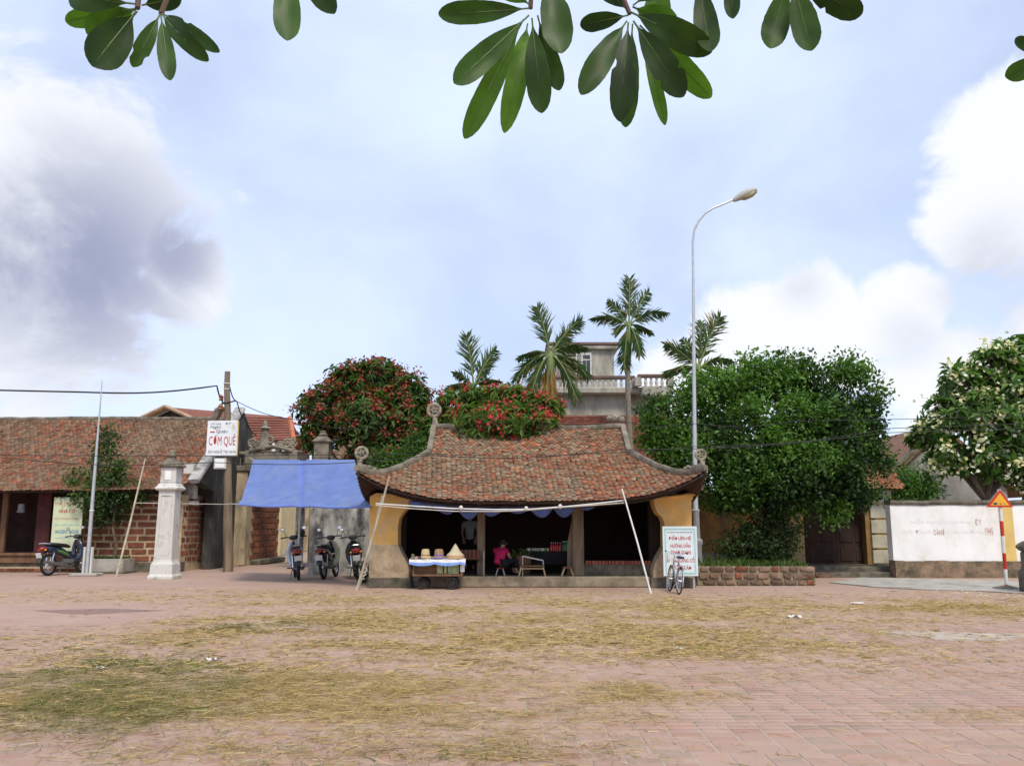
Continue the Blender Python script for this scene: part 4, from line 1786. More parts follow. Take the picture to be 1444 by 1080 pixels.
# ================================================================== PAVILION AWNING AND POLES
base, top = G(503, 832), P(549, 672, 20.75)
b = MB()
b.tube([base, base.lerp(top, .5) + Vector((.02, 0, 0)), top], [.035, .03, .022], 8)
o = b.build('bamboo_pole', m_bamboo, smooth=True)
tag(o, 'pale bamboo pole leaning across the left ochre pier, holding up the awning', 'pole')
base2, top2 = G(506, 828), P(541, 700, 20.9)
b = MB()
pp = [Vector(base2).lerp(top2, f) + Vector((.05 * math.sin(f * 5), .06, .02 * math.sin(f * 40))) for f in np.linspace(0, 1, 16)]
b.tube(pp, .014, 5)
for i in range(3):
    c_ = Vector(base2).lerp(top2, .10 + .05 * i) + Vector((.03, -.02, 0))
    b.torus(c_, .06, .012, Matrix.Rotation(.6 * i, 3, 'X'), 10, 5)
o = b.build('tie_rope', m_rope, smooth=True)
tag(o, 'loose white rope knotted down the leaning pole at the left pier', 'rope')
base, top = G(918, 837), P(877, 689, 20.75)
b = MB()
b.tube([base, base.lerp(top, .5) + Vector((.015, 0, 0)), top], [.024, .022, .018], 8)
o = b.build('bamboo_pole', m_whitepole, smooth=True)
tag(o, 'straight white pole leaning before the right bay of the pavilion', 'pole')
hp = [(530, 710), (575, 713), (640, 717), (700, 718.5), (745, 718), (800, 714), (840, 710), (880, 705.5)]
b = MB()
b.tube([P(u, v, 20.78) for u, v in hp], .017, 7)
o = b.build('awning_bar', m_whitepole, smooth=True)
tag(o, 'long white bar hung along the eaves of the pavilion', 'bar')
b = MB()
b.tube([P(u, v + 2.4 + 1.5 * math.sin(i), 20.86) for i, (u, v) in enumerate(hp)], .012, 5)
for (u, v) in ((650, 716), (742, 717), (790, 714)):
    q = P(u, v, 20.76)
    b.ball(q, (.05, .05, .06), 8, 6)
o = b.build('knotted_rope', m_rope, smooth=True)
tag(o, 'white rope knotted along the awning bar', 'rope')
b = MB()
sc = [(575, 0), (600, 4), (640, 9), (655, 17), (664, 3), (690, 10), (702, 2), (720, 9), (735, 2), (756, 2), (782, 10), (800, 2), (812, 9), (832, 5), (850, 1)]
us = np.linspace(576, 850, 110)


def bot(u):
    # hanging scallops
    f = ((u - 576) / 34.0) % 1.0
    amp = 12 + 5 * math.sin(u * .05)
    return 708 + 9 * math.sin(math.pi * (u - 576) / 274) + amp * math.sin(math.pi * f) ** .8


V, F = [], []
for i, u in enumerate(us):
    vt = 706 + 9 * math.sin(math.pi * (u - 576) / 274)
    for j in range(4):
        vv = vt + (bot(u) - vt) * j / 3
        q = P(u, vv, 21.25 + .05 * math.sin(u * .21) + .02 * j)
        V.append(q)
for i in range(len(us) - 1):
    for j in range(3):
        F.append((i * 4 + j, (i + 1) * 4 + j, (i + 1) * 4 + j + 1, i * 4 + j + 1))
b.add(V, F)
o = b.build('awning_valance', m_awn, smooth='all')
sd = o.modifiers.new('s', 'SOLIDIFY')
sd.thickness = .008
tag(o, 'dark blue scalloped awning cloth gathered under the pavilion eaves', 'awning')

# ================================================================== STREET LAMP
lx = P(980, 700, 23.7).x
LPo = thing('street_lamp', 'tall galvanised street lamp with curved arm rising behind the pavilion', 'street lamp', (lx, 23.7, 0))
b = MB()
b.lathe([(.20, 0), (.20, .12), (.15, .16), (.14, 1.0), (.17, 1.05), (.17, 1.15), (.11, 1.2), (.10, 1.9), (.12, 1.95), (.09, 2.0)], (lx, 23.7, 0), 14)
b.build('base', mat('lamp_base_grey', (.26, .25, .24), .7, .2), LPo, smooth=True)
zt_ = P(977, 340, 23.7).z
arm = [(977, 340), (979, 325), (985, 312), (994, 301), (1005, 294), (1020, 288), (1036, 281)]
b = MB()
ltop = Vector((P(977, 340, 23.7).x, 23.7, zt_))
pts = [Vector((lx, 23.7, 2.0)), Vector((lx, 23.7, 2.0)).lerp(ltop, .35), ltop]
b.tube(pts, [.08, .055, .034], 12)
b.build('pole', m_steel, LPo, smooth=True)
b = MB()
ap_ = [P(u, v, 23.7) for u, v in arm]
dx = 0
ap_ = [q + Vector((dx * (1 - i / 6), 0, 0)) for i, q in enumerate(ap_)]
b.tube(ap_, [.034, .034, .033, .032, .03, .03, .028], 8)
b.build('arm', m_steel, LPo, smooth=True)
h0, h1 = P(1034, 283, 23.7), P(1067, 268, 23.7)
ax = (h1 - h0).normalized()
up = Vector((0, -1, 0)).cross(ax)
up = up if up.z > 0 else -up
side = Vector((0, 1, 0))
b = MB()
b.loft([(h0 + ax * f * (h1 - h0).length + up * zz, side, up, wy, wz) for f, wy, wz, zz in
        ((0, .05, .05, 0), (.12, .10, .08, .01), (.4, .16, .11, .03), (.7, .18, .11, .03), (.92, .13, .07, .02), (1.0, .05, .03, .0))], 14, 2.4)
hd = b.build('lamp_head', m_lampgrey, LPo, smooth=True)
b = MB()
b.loft([(h0 + ax * f * (h1 - h0).length - up * .06, side, up, wy, wz) for f, wy, wz in
        ((.3, .06, .03), (.45, .13, .08), (.75, .15, .085), (.95, .08, .03))], 14, 2.2)
b.build('lamp_bowl', m_lampglass, hd, smooth=True)

# ================================================================== WIRES


def wire(name, pts, r, label):
    b = MB()
    full = []
    for i in range(len(pts) - 1):
        for f in np.linspace(0, 1, 10, endpoint=(i == len(pts) - 2)):
            q = Vector(pts[i]).lerp(Vector(pts[i + 1]), f)
            q.z -= .12 * math.sin(math.pi * f)
            full.append(q)
    b.tube(full, r, 5)
    tag(b.build(name, m_wire, smooth=True), label, 'cable')


lf, rt = -30., 30.


def ext(u, v, Y, dx, dy=0, dz=0):
    q = P(u, v, Y)
    return q + Vector((dx, dy, dz))


wire('cable', [ext(-10, 560, 27, -18, 0, 1.0), P(120, 553, 27.6), P(306, 544, 28.4), P(313, 560, 28.3), P(316, 567, 28.35)], .028, 'thick black cable coming to the utility pole from the left')
wire('cable', [P(324, 546, 28.4), P(334, 566, 28.3), P(345, 590, 30), P(362, 614, 33)], .02, 'black cable dropping from the utility pole to the gateway crest')
wire('cable', [P(334, 566, 28.3), P(420, 592, 27), P(520, 604, 26)], .012, 'thin cable running from the utility pole towards the red-flowering tree')
wire('cable', [ext(0, 645, 20.4, -16, 0, .5), P(0, 645, 20.4), P(300, 652, 20.2), P(605, 642, 20.2), P(870, 634, 20.2), P(1255, 610, 20.2), ext(1444, 598, 20.2, 16, 0, .8)], .009, 'long thin cable spanning the whole row of roofs at eaves height')
wire('cable', [P(870, 638, 20.25) + Vector((-25, 2, .3)), P(605, 640, 20.35), P(985, 629, 20.3), P(1255, 604, 20.3), ext(1444, 590, 20.3, 16, 0, .8)], .008, 'upper of the paired cables crossing before the big green tree')
wire('cable', [P(745, 592, 23.4), P(880, 594, 23.5), P(981, 597, 23.65), P(1120, 594, 23.5), ext(1260, 585, 23.4, 18, 0, .6)], .009, 'cable fixed to the street lamp crossing the crown of the green tree')

# ================================================================== RIGHT SIDE: BED, GATE, WHITE WALL
# low rubble wall of the planting bed
LY = 22.7
lx0, lx1 = P(983, 810, LY).x, P(1150, 810, LY).x
lz = P(1050, 799, LY).z
bed = thing('planting_bed', 'low bed edged with reddish rubble stones under the big green tree', 'planting bed', ((lx0 + lx1) / 2, LY, 0))
b = MB()
b.box(((lx0 + lx1) / 2, LY + .2, lz / 2), (lx1 - lx0, .36, lz))
core = b.build('retaining_wall', m_stonemortar, bed, bevel=.02)
root = root_of(bed)
shp = []
for k in range(7):
    q = MB()
    q.ball((0, 0, 0), (.5, .5, .5), 8, 6)
    me = q.mesh('stone', m_stone if k else m_laterite)
    for v in me.vertices:
        f = 1 + random.uniform(-.12, .12)
        v.co = Vector([math.copysign(abs(c_ * 2) ** .38 / 2, c_) for c_ in v.co]) * f
    shp.append(me)
z = .02
while z < lz - .08:
    h = random.uniform(.14, .20)
    x = lx0 + random.uniform(0, .15)
    while x < lx1 - .1:
        l = random.uniform(.20, .42)
        o = link('stone', random.choice(shp), core)
        o.location = Vector((min(x + l / 2, lx1 - l / 2), LY + .02, z + h / 2)) - root
        o.scale = (l - .035, .09, h - .035)
        o.rotation_euler = (0, random.uniform(-.07, .07), 0)
        x += l
    z += h
b = MB()
b.grid(lambda a, c: (lx0 + (lx1 - lx0) * a, LY + .3 + 5.0 * c, lz - .05 + .25 * c + .07 * (float(fbm(a * 20, c * 14, 4)) - .5)), 30, 18)
b.build('soil', m_soil, bed)
# weeds in the bed
k = 900
c = np.stack([rng.uniform(lx0 + .1, lx1 - .1, k), LY + .25 + rng.random(k) ** 1.6 * 2.2, np.full(k, lz - .03)], 1)
c[:, 2] += .10 * (c[:, 1] - LY) / 4
dd = unit(np.stack([rng.normal(0, .5, k), rng.normal(0, .5, k), np.ones(k)], 1))
gc = np.array([.09, .15, .03]) * (.5 + rng.random((k, 1)))
o = leaves('grass', c, dd, rand_dirs(k), rng.uniform(.05, .22, k) * (.4 + 1.2 * fbm(c[:, 0] * 2.2, c[:, 1] * 2, 8)), rng.uniform(.015, .04, k), gc, m_leaf, bed, droop=.3)
stuff(o)
# scattered rubble stones along the foot and the steps to the gate
GT = 28.0
gz = .30
for i, (u, v, s, lab) in enumerate(((1163, 815, .35, 'dark broken slab lying at the end of the low stone wall'),
                                    (1185, 812, .42, 'tilted stone slab before the wooden gate'),
                                    (1390, 805, .40, 'rough dark boulder against the foot of the white wall'),)):
    q = G(u, v)
    b = MB()
    b.box((0, 0, 0), (1, 1, 1))
    me = b.mesh('boulder', m_stone, bevel=0)
    bm = bmesh.new()
    bm.from_mesh(me)
    bmesh.ops.subdivide_edges(bm, edges=list(bm.edges), cuts=2, use_grid_fill=True)
    for vv in bm.verts:
        vv.co = vv.co.normalized() * (vv.co.length ** .6) * random.uniform(.55, .72)
    bm.to_mesh(me)
    bm.free()
    o = link('boulder', me)
    o.location = (q.x, q.y + .2, s * .22)
    o.scale = (s * 1.7, s, s * .62)
    o.rotation_euler = (0, .1, i)
    tag(o, lab, 'stone')
# terrace in front of the gate
x0, x1 = P(1120, 800, 27).x, P(1262, 800, 27).x
b = MB()
b.box(((x0 + x1) / 2, 27.6, gz / 2), (x1 - x0, 1.9, gz), taper=.98)
o = b.build('terrace', m_plinth, bevel=.04)
struct(o)
b = MB()
b.box(((x0 + x1) / 2 + .2, 26.45, .07), (x1 - x0 - .6, .5, .16), taper=.95)
struct(b.build('terrace_step', m_plinth, bevel=.03))

gate = thing('courtyard_gate', 'dark wooden double gate between cream block pillars with a tiled hood', 'gate', (P(1180, 780, GT).x, GT, 0))


def block_pillar(u0, u1, v0, v1, nblk, Y, m_face):
    a, c = P(u0, v1, Y), P(u1, v0, Y)
    b = MB()
    b.box(((a.x + c.x) / 2, Y + .35, (gz + c.z) / 2), (c.x - a.x, .6, c.z - gz))
    o = b.build('pillar', m_yellow, gate)
    h = (c.z - gz) / nblk
    for i in range(nblk):
        b = MB()
        b.box(((a.x + c.x) / 2 + .01, Y + .05, gz + h * (i + .5)), (c.x - a.x - .09, .1, h - .06))
        b.build('block', m_face, o, bevel=.012)


m_blockcream = mat('pale_block', (.55, .51, .40), .92, .15, 3., stain=(.36, .31, .21), stain_amt=.3, stain_scale=2.)
block_pillar(1107, 1131, 690, 795, 5, GT, mat('ochre_block', (.48, .37, .19), .92, .2, 3.))
block_pillar(1230, 1257, 690, 795, 5, GT, m_blockcream)
a, c = P(1225, 795, GT), P(1232, 690, GT)
b = MB()
b.box(((a.x + c.x) / 2, GT + .3, (gz + c.z) / 2), (c.x - a.x, .5, c.z - gz))
b.build('jamb', mat('brown_ochre', (.30, .18, .07), .9, .2), gate)
xa, xb = P(1131, 740, GT + .4).x, P(1226, 740, GT + .4).x
zt = P(1180, 690, GT + .4).z
for i in range(2):
    w = (xb - xa) / 2
    b = MB()
    b.box((xa + w * (i + .5), GT + .44, (gz + zt) / 2), (w - .02, .06, zt - gz))
    d = b.build('door_leaf', m_door, gate)
    for r_ in range(4):
        for cc in range(2):
            b = MB()
            h = (zt - gz) / 4
            b.box((xa + w * i + w * (.27 + .46 * cc), GT + .405, gz + h * (r_ + .5)), (w * .36, .04, h * .72))
            b.build('panel', m_door, d, bevel=.015)
    b = MB()
    b.torus((xa + w + (.12 if i else -.12), GT + .39, gz + 1.1), .05, .012, MXZ, 12, 6)
    b.build('ring_handle', m_engine, d)
b = MB()
b.box(((xa + xb) / 2, GT + .35, zt + .1), (xb - xa + 1.3, .7, .2))
b.build('lintel', m_door, gate)
# hood
hx0_, hx1_ = P(1100, 680, GT).x, P(1266, 680, GT).x
zh0, zh1 = P(1180, 686, GT - .35).z, P(1180, 660, GT + .5).z


def zhood(x, y):
    return zh0 + (zh1 - zh0) * (y - (GT - .35)) / .85 + 0 * x


b = MB()
b.add([(hx0_, GT - .35, zh0 - .04), (hx1_, GT - .35, zh0 - .04), (hx1_, GT + .5, zh1 - .04), (hx0_, GT + .5, zh1 - .04),
       (hx0_, GT + 1.3, zh0 - .04), (hx1_, GT + 1.3, zh0 - .04)], [(0, 1, 2, 3), (3, 2, 5, 4), (0, 3, 4), (1, 5, 2), (0, 4, 5, 1)])
hood = b.build('hood', m_roofunder, gate)
B, C = roof_rows(zhood, hx0_, hx1_, GT - .42, GT + .5, .15, .11, .20, 12, .3)
emit_tiles(B, C, 'tile', hood)
b = MB()
sweep_rect(b, [(hx0_ - .05, GT + .5, zh1 + .06), (hx1_ + .05, GT + .5, zh1 + .06)], .2, .16)
b.build('ridge', m_ridge, hood)

# ochre courtyard wall behind the tree
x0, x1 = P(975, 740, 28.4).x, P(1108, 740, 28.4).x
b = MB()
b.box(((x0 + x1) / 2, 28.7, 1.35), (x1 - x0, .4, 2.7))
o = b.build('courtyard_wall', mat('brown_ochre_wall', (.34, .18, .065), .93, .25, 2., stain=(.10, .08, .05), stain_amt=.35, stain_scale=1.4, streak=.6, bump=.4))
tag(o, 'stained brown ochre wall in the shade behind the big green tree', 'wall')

# white wall with faded slogan
WY = 26.0
x0, x1 = P(1258, 750, WY).x, P(1720, 750, WY).x
zt, zb = P(1300, 712, WY).z, P(1300, 791, WY).z
ww = thing('white_wall', 'long whitewashed courtyard wall with faded red slogan and stained footing', 'wall', ((x0 + x1) / 2, WY, 0))
b = MB()
b.box(((x0 + x1) / 2, WY + .2, (zt + zb) / 2), (x1 - x0, .34, zt - zb))
b.build('panel', m_white, ww)
b = MB()
n = 40
prof = [(x0, 0)] + [(x0 + (x1 - x0) * i / n, zb + random.uniform(-.03, .03)) for i in range(n + 1)] + [(x1, 0)]
b.prism(prof, WY - .07, WY + .37)
b.build('footing', mat('stained_footing', (.24, .17, .11), .95, .4, 3., stain=(.07, .065, .04), stain_amt=.5, stain_scale=2.2, bump=.9, bscale=12), ww)
b = MB()
pr = [(x0 + (x1 - x0) * i / n, WY + .2, zt + .07 + random.uniform(-.02, .02)) for i in range(n + 1)]
sweep_rect(b, pr, .46, .16)
b.build('coping', m_plinth, ww)
a, c = P(1414, 750, WY - .06), P(1431, 750, WY - .06)
b = MB()
b.box(((a.x + c.x) / 2, WY + .02, (zt + zb) / 2), (c.x - a.x, .14, zt - zb + .02))
b.build('pilaster', m_yellow, ww, bevel=.01)
# faded slogan, broken as on the wall
for (t, u0, u1, v0, v1, m_) in (('MỖI NGƯỜI DÂN', 1284, 1368, 732, 738, m_faint), ('ỆT', 1376, 1384, 731, 741, m_txtred2),
                               ('THI ĐUA', 1270, 1314, 747, 752, m_faint), ('DÂN', 1317, 1328, 745, 754, m_txtred2),
                               ('I', 1330, 1331, 746, 754, m_txtred2), ('CẢ NĂM', 1334, 1385, 747, 752, m_faint), ('1945', 1390, 1400, 744, 754, m_txtred2)):
    text_px(t, u0, u1, v0, v1, WY + .024, m_, ww, off=0.)

# traffic warning sign
q = G(1420, 831)
ts = thing('warning_sign', 'yellow and red warning triangle on a red and white banded post', 'sign', q)
tp = P(1408.5, 690, q.y)
bs = Vector((q.x, q.y, 0))
for i in range(8):
    f0, f1 = [(0, .05), (.05, .20), (.20, .36), (.36, .53), (.53, .68), (.68, .82), (.82, .95), (.95, 1.0)][i]
    b = MB()
    b.tube([bs.lerp(tp, f0), bs.lerp(tp, f1)], .042, 12)
    b.build('post_band', m_signred if i % 2 == 0 else m_whitepole, ts, smooth=True)
A, B_, C_ = P(1410, 690, q.y - .06), P(1391, 715, q.y - .06), P(1429, 715, q.y - .06)


def tri(mb, s, y0, y1):
    cn = (A + B_ + C_) / 3
    mb.prism([(cn.x + (p_.x - cn.x) * s, cn.z + (p_.z - cn.z) * s) for p_ in (A, B_, C_)], y0, y1)


b = MB()
tri(b, 1., A.y, A.y + .015)
b.build('triangle_border', m_signred, ts)
b = MB()
tri(b, .70, A.y - .004, A.y + .002)
b.build('triangle_face', m_signyel, ts)
text_px('■ ▪ •', 1401, 1417, 708.5, 711.5, A.y - .006, m_txtdark, ts, name='marking')
b = MB()
b.lathe([(.35, 0), (.3, .05), (.12, .09), (.05, .10)], (q.x, q.y, 0), 10)
b.build('footing', m_plinth, ts)

# rough stone post at the right edge
q = G(1481, 838)
sp = thing('stone_post', 'squat dark stone post beside the warning sign', 'post', (q.x, q.y, 0))
sq([(.34, 0), (.34, .5), (.28, .55), (.28, .95)], (q.x, q.y + .3, 0), 'shaft', m_plinth, sp, bev=.03)
sq([(.27, .95), (.34, 1.02), (.34, 1.10), (.22, 1.2)], (q.x, q.y + .3, 0), 'cap', m_plinth, sp, bev=.03)

# fallen petals near the sign
k = 130
pc = np.stack([G(1420, 838).x + rng.normal(0, .9, k), G(1420, 838).y + rng.normal(-.3, .6, k), np.full(k, .034)], 1)
o = leaves('fallen_petals', pc, rand_dirs(k) * np.array([1, 1, .1]), np.tile([[0, 0, 1.]], (k, 1)), rng.uniform(.05, .09, k), rng.uniform(.04, .07, k),
           np.tile([[.75, .70, .50]], (k, 1)), m_flower, None, droop=0)
stuff(o)
tag(o, 'white petals fallen on the ground around the stone post', 'petals')

# house behind the white wall
RH = thing('rear_house', 'grey gabled house with brown tiled roof behind the white wall', 'house', (P(1300, 650, 33).x, 33, 0))
e0, r0 = P(1252, 668, 32), P(1318, 600, 33.0)
b = MB()
ga, gb_, gc_ = P(1255, 668, 32.5), P(1322, 602, 32.5), P(1420, 690, 32.5)
b.prism([(ga.x, 0), (ga.x, ga.z), (gb_.x, gb_.z), (gc_.x, gc_.z), (gc_.x, 0)], 32.5, 32.9)
b.build('gable_wall', mat('grey_render', (.33, .32, .28), .93, .2, 2., stain=(.2, .19, .16), stain_amt=.4), RH)
zl = lambda x, y: ga.z + (gb_.z - ga.z) * (x - ga.x) / (gb_.x - ga.x)
b = MB()
x0_, x1_ = ga.x - .5, gb_.x
b.add([(x0_, 32.3, float(zl(x0_, 0))), (x1_, 32.3, float(zl(x1_, 0))), (x1_, 40, float(zl(x1_, 0))), (x0_, 40, float(zl(x0_, 0)))], [(0, 1, 2, 3)])
zz2 = gc_.z
b.add([(gb_.x, 32.3, gb_.z), (gc_.x + .5, 32.3, gc_.z - .3), (gc_.x + .5, 40, gc_.z - .3), (gb_.x, 40, gb_.z)], [(0, 1, 2, 3)])
rr = b.build('roof', MATS['roof_tile'].copy() if False else mat('rear_roof', (.22, .12, .075), .92, .4, 6., bump=.8, bscale=14), RH)
sd = rr.modifiers.new('s', 'SOLIDIFY')
sd.thickness = .12
b = MB()
sweep_rect(b, [(ga.x - .5, 32.4, float(zl(ga.x - .5, 0)) + .05), (gb_.x, 32.4, gb_.z + .05)], .25, .22)
b.build('verge', m_ridge, RH)

# ================================================================== HOUSES BEHIND
# concrete house with balustraded terrace
CY = 43.0


def at(u, v, Y=CY):
    return P(u, v, Y)


CHs = thing('concrete_house', 'grey concrete house with balustraded roof terrace and stair room behind the palms', 'house', (at(850, 600).x, CY, 0))
x0, x1 = at(786, 560).x, at(945, 560).x
zf = at(850, 556).z
b = MB()
b.box(((x0 + x1) / 2, CY + 3.5, zf / 2), (x1 - x0, 6.6, zf))
b.build('wall', m_oldconc, CHs)
x0b = at(750, 560).x
b = MB()
b.box(((x0b + x1) / 2, CY + 3.3, zf + .15), (x1 - x0b + .3, 7.4, .32))
b.build('slab', m_oldconc, CHs, bevel=.05)
b = MB()
xs_ = at(902, 560).x
b.box(((xs_ + x1) / 2, CY - .55, zf + .05), (x1 - xs_, .6, .5))
b.build('balcony_edge', m_oldconc, CHs, bevel=.05)
ztp = at(850, 533).z
for (ua, ub, Yo) in ((752, 895, -.3), (899, 945, -.75)):
    a, c = P(ua, 535, CY + Yo), P(ub, 535, CY + Yo)
    b = MB()
    b.box(((a.x + c.x) / 2, CY + Yo, ztp - .03), (c.x - a.x, .32, .16))
    b.build('handrail', mat('brown_coping', (.16, .10, .08), .9, .25) if 'brown_coping' not in MATS else MATS['brown_coping'], CHs, bevel=.03)
    nb = int((c.x - a.x) / .27)
    for i in range(nb):
        h = ztp - .1 - zf - .3
        b = MB()
        b.lathe([(.08, 0), (.08, .05), (.05, .1 * h), (.10, .35 * h), (.05, .75 * h), (.08, .9 * h), (.08, h)], (a.x + (i + .5) * (c.x - a.x) / nb, CY + Yo, zf + .3), 8)
        b.build('baluster', m_pillar, CHs, smooth=True)
    for xx in (a.x, c.x):
        b = MB()
        b.box((xx, CY + Yo, zf + .3 + h / 2), (.3, .34, h))
        b.build('end_post', m_oldconc, CHs)
# stair room
x0, x1 = P(778, 510, CY + 3).x, P(866, 510, CY + 3).x
zr2 = P(820, 494, CY + 3).z
b = MB()
b.box(((x0 + x1) / 2, CY + 4.5, (zf + zr2) / 2), (x1 - x0, 3.0, zr2 - zf))
b.build('stair_room', m_oldconc, CHs)
b = MB()
b.box(((x0 + x1) / 2, CY + 4.5, zr2 + .14), (x1 - x0 + .5, 3.5, .24))
b.build('roof_slab', m_oldconc, CHs, bevel=.06)
b = MB()
b.box(((x0 + x1) / 2, CY + 4.5, zr2 + .33), (x1 - x0 + .6, 3.6, .13))
b.build('roof_edge', MATS['brown_coping'], CHs)
a, c = P(812, 528, CY + 2.9), P(834, 497, CY + 2.9)
b = MB()
b.box(((a.x + c.x) / 2, CY + 2.97, (a.z + c.z) / 2), (c.x - a.x, .10, c.z - a.z))
wf = b.build('window', m_pillar, CHs)
for (ua, ub, va, vb) in ((822, 826.5, 508, 527), (827.5, 832, 508, 527), (822, 832, 500.5, 506), (814, 820, 501, 527)):
    a, c = P(ua, vb, CY + 2.9), P(ub, va, CY + 2.9)
    b = MB()
    b.box(((a.x + c.x) / 2, CY + 2.915, (a.z + c.z) / 2), (c.x - a.x, .02, c.z - a.z))
    b.build('pane', m_window if ua > 820 else m_mould, wf)
# old brick wall below it
BY = 39.0
x0, x1 = P(783, 610, BY).x, P(945, 610, BY).x
zt = P(850, 585, BY).z
bw = thing('brick_wall', 'old red brick wall rising behind the pavilion roof', 'wall', ((x0 + x1) / 2, BY, 0))
b = MB()
b.box(((x0 + x1) / 2, BY + .2, zt / 2), (x1 - x0, .3, zt))
bwc = b.build('core', mat('brick_joint', (.28, .15, .11), .95, .3, 5.), bw)
V, F, C = [], [], []
r_ = 0
z = zt - .10
tb = MB()
while z > zt - 2.2:
    x = x0 + (.12 if r_ % 2 else 0)
    while x < x1 - .2:
        f = random.uniform(.7, 1.25)
        tb.box((x + .12, BY + .04, z), (.23, .06, .075), col=(.27 * f, .095 * f, .065 * f))
        x += .245
    z -= .09
    r_ += 1
stuff(tb.build('bricks', mat('small_brick', W1, .95, .2, 6., attr=True), bw))

# red-roofed house behind the gateway
RY2 = 44.0
rh = thing('red_roofed_house', 'two-storey cream house with plain red roof behind the gateway crest', 'house', (P(370, 640, RY2).x, RY2, 0))
a0, a1 = P(300, 586, RY2 + 2), P(409, 589, RY2 + 2)
b0, b1 = P(300, 622, RY2 - .4), P(414, 619, RY2 - .4)
b = MB()
b.add([b0, b1, a1, a0, a0 + Vector((0, 3, -1.6)), a1 + Vector((.3, 3, -1.6))], [(0, 1, 2, 3), (3, 2, 5, 4)])
ro = b.build('roof', m_redroof, rh)
sd = ro.modifiers.new('s', 'SOLIDIFY')
sd.thickness = .15
for i in range(9):
    f = (i + .5) / 9
    b = MB()
    p0 = b0.lerp(a0, f)
    p1 = b1.lerp(a1, f)
    b.tube([p0 + Vector((0, 0, .02)), p1 + Vector((0, 0, .02))], .035, 5)
    b.build('tile_course', m_redroof, ro)
b = MB()
b.tube([b1, a1], .13, 6)
b.build('verge', mat('orange_verge', (.45, .15, .07), .85, .15), ro)
b = MB()
xr_ = P(400, 640, RY2).x
b.box((xr_ - 4, RY2 + 1.6, b0.z / 2 - .1), (8, 3, b0.z - .2))
b.build('wall', mat('cream_wall', (.55, .45, .26), .9, .12, 2.), rh)
for u in (386, 398):
    q = P(u, 628, RY2 - .2)
    b = MB()
    b.tube([(q.x, RY2 - .2, q.z - 2), (q.x, RY2 - .2, b0.z)], .10, 10)
    b.build('column', m_white, rh, smooth=True)
# gable peak above the long roof
GK = 45.0
gk = thing('gabled_house', 'small gable peak showing above the long tiled roof', 'house', (P(233, 590, GK).x, GK, 0))
A_, B1, C1 = P(236, 574, GK), P(203, 590, GK), P(268, 588, GK)
b = MB()
b.prism([(B1.x, 0), (B1.x, B1.z - .1), (A_.x, A_.z - .1), (C1.x, C1.z - .1), (C1.x, 0)], GK + .4, GK + 4)
b.build('wall', m_black, gk)
b = MB()
sweep_rect(b, [B1 + Vector((-.2, 0, -.1)), A_, ], .9, .2)
sweep_rect(b, [A_, C1 + Vector((.2, 0, -.1))], .9, .2)
b.build('verge', mat('tan_verge', (.42, .28, .18), .9, .2), gk)
b = MB()
b.add([A_ + Vector((0, 0, .0)), C1, C1 + Vector((5, 4, 0)), A_ + Vector((5, 4, .0))], [(0, 1, 2, 3)])
b.build('roof', m_redroof, gk)

# tiled house glimpsed behind the red-flowering tree
TY = 34.0
th = thing('tiled_house', 'dark tiled roof glimpsed beneath the red-flowering tree', 'house', (P(540, 640, TY).x, TY, 0))
x0, x1 = P(466, 640, TY).x, P(640, 640, TY).x
ez, rz_ = P(540, 646, TY).z, P(540, 602, TY + 3.4).z
zf2 = lambda x, y: ez + (rz_ - ez) * (y - TY) / 3.4 + 0 * x
b = MB()
b.add([(x0, TY, ez - .05), (x1, TY, ez - .05), (x1, TY + 3.4, rz_ - .05), (x0, TY + 3.4, rz_ - .05), (x0, TY + 6.8, ez), (x1, TY + 6.8, ez)],
      [(0, 1, 2, 3), (3, 2, 5, 4)])
tr = b.build('roof', m_roofunder, th)
B, C = roof_rows(zf2, x0, x1, TY, TY + 3.4, .2, .15, .26, 3, .1)
emit_tiles(B, C, 'tile', tr)
b = MB()
b.box(((x0 + x1) / 2, TY + 3.4, ez / 2), (x1 - x0 - .3, 5.8, ez - .02))
b.build('wall', m_cream, th)

# ================================================================== TREES


def lobes_px(lst, Y):
    """(u, v, ru, rv, dY) in photo pixels -> centre and radii in metres at depth Y + dY"""
    out = []
    for (u, v, ru, rv, dy) in lst:
        c = P(u, v, Y + dy)
        k = (Y + dy) / FPX
        out.append((np.array(c), np.array([ru * k, (ru + rv) / 2 * k * .9, rv * k])))
    return out


def limb_mesh(base, lobes, r0, name, m, parent, fork=.45):
    b = MB()
    base = Vector(base)
    cen = Vector(np.mean([c for c, r in lobes], axis=0))
    fk = base.lerp(Vector((cen.x, cen.y, cen.z)), fork)
    fk.x = base.x + (cen.x - base.x) * .3
    b.tube([base + Vector((0, 0, -.05)), base.lerp(fk, .35) + Vector((.06, .03, 0)), base.lerp(fk, .7) + Vector((-.05, 0, 0)), fk], [r0 * 1.25, r0, r0 * .85, r0 * .7], 10)
    b.build('trunk', m, parent, smooth=True)
    b = MB()
    for c, r in lobes:
        c = Vector(c)
        m1 = fk.lerp(c, .5) + Vector((random.uniform(-.2, .2), random.uniform(-.2, .2), random.uniform(.0, .25)))
        b.tube([fk, m1, c], [r0 * .55, r0 * .38, r0 * .16], 7)
        for i in range(5):
            d = Vector(rand_dirs(1)[0])
            d.z = abs(d.z)
            e = c + Vector((d.x * r[0], d.y * r[1], d.z * r[2])) * .8
            b.tube([c.lerp(m1, .25), c.lerp(e, .5) + Vector((0, 0, .05)), e], [r0 * .16, r0 * .1, r0 * .04], 5)
    b.build('branches', m, parent, smooth=True)


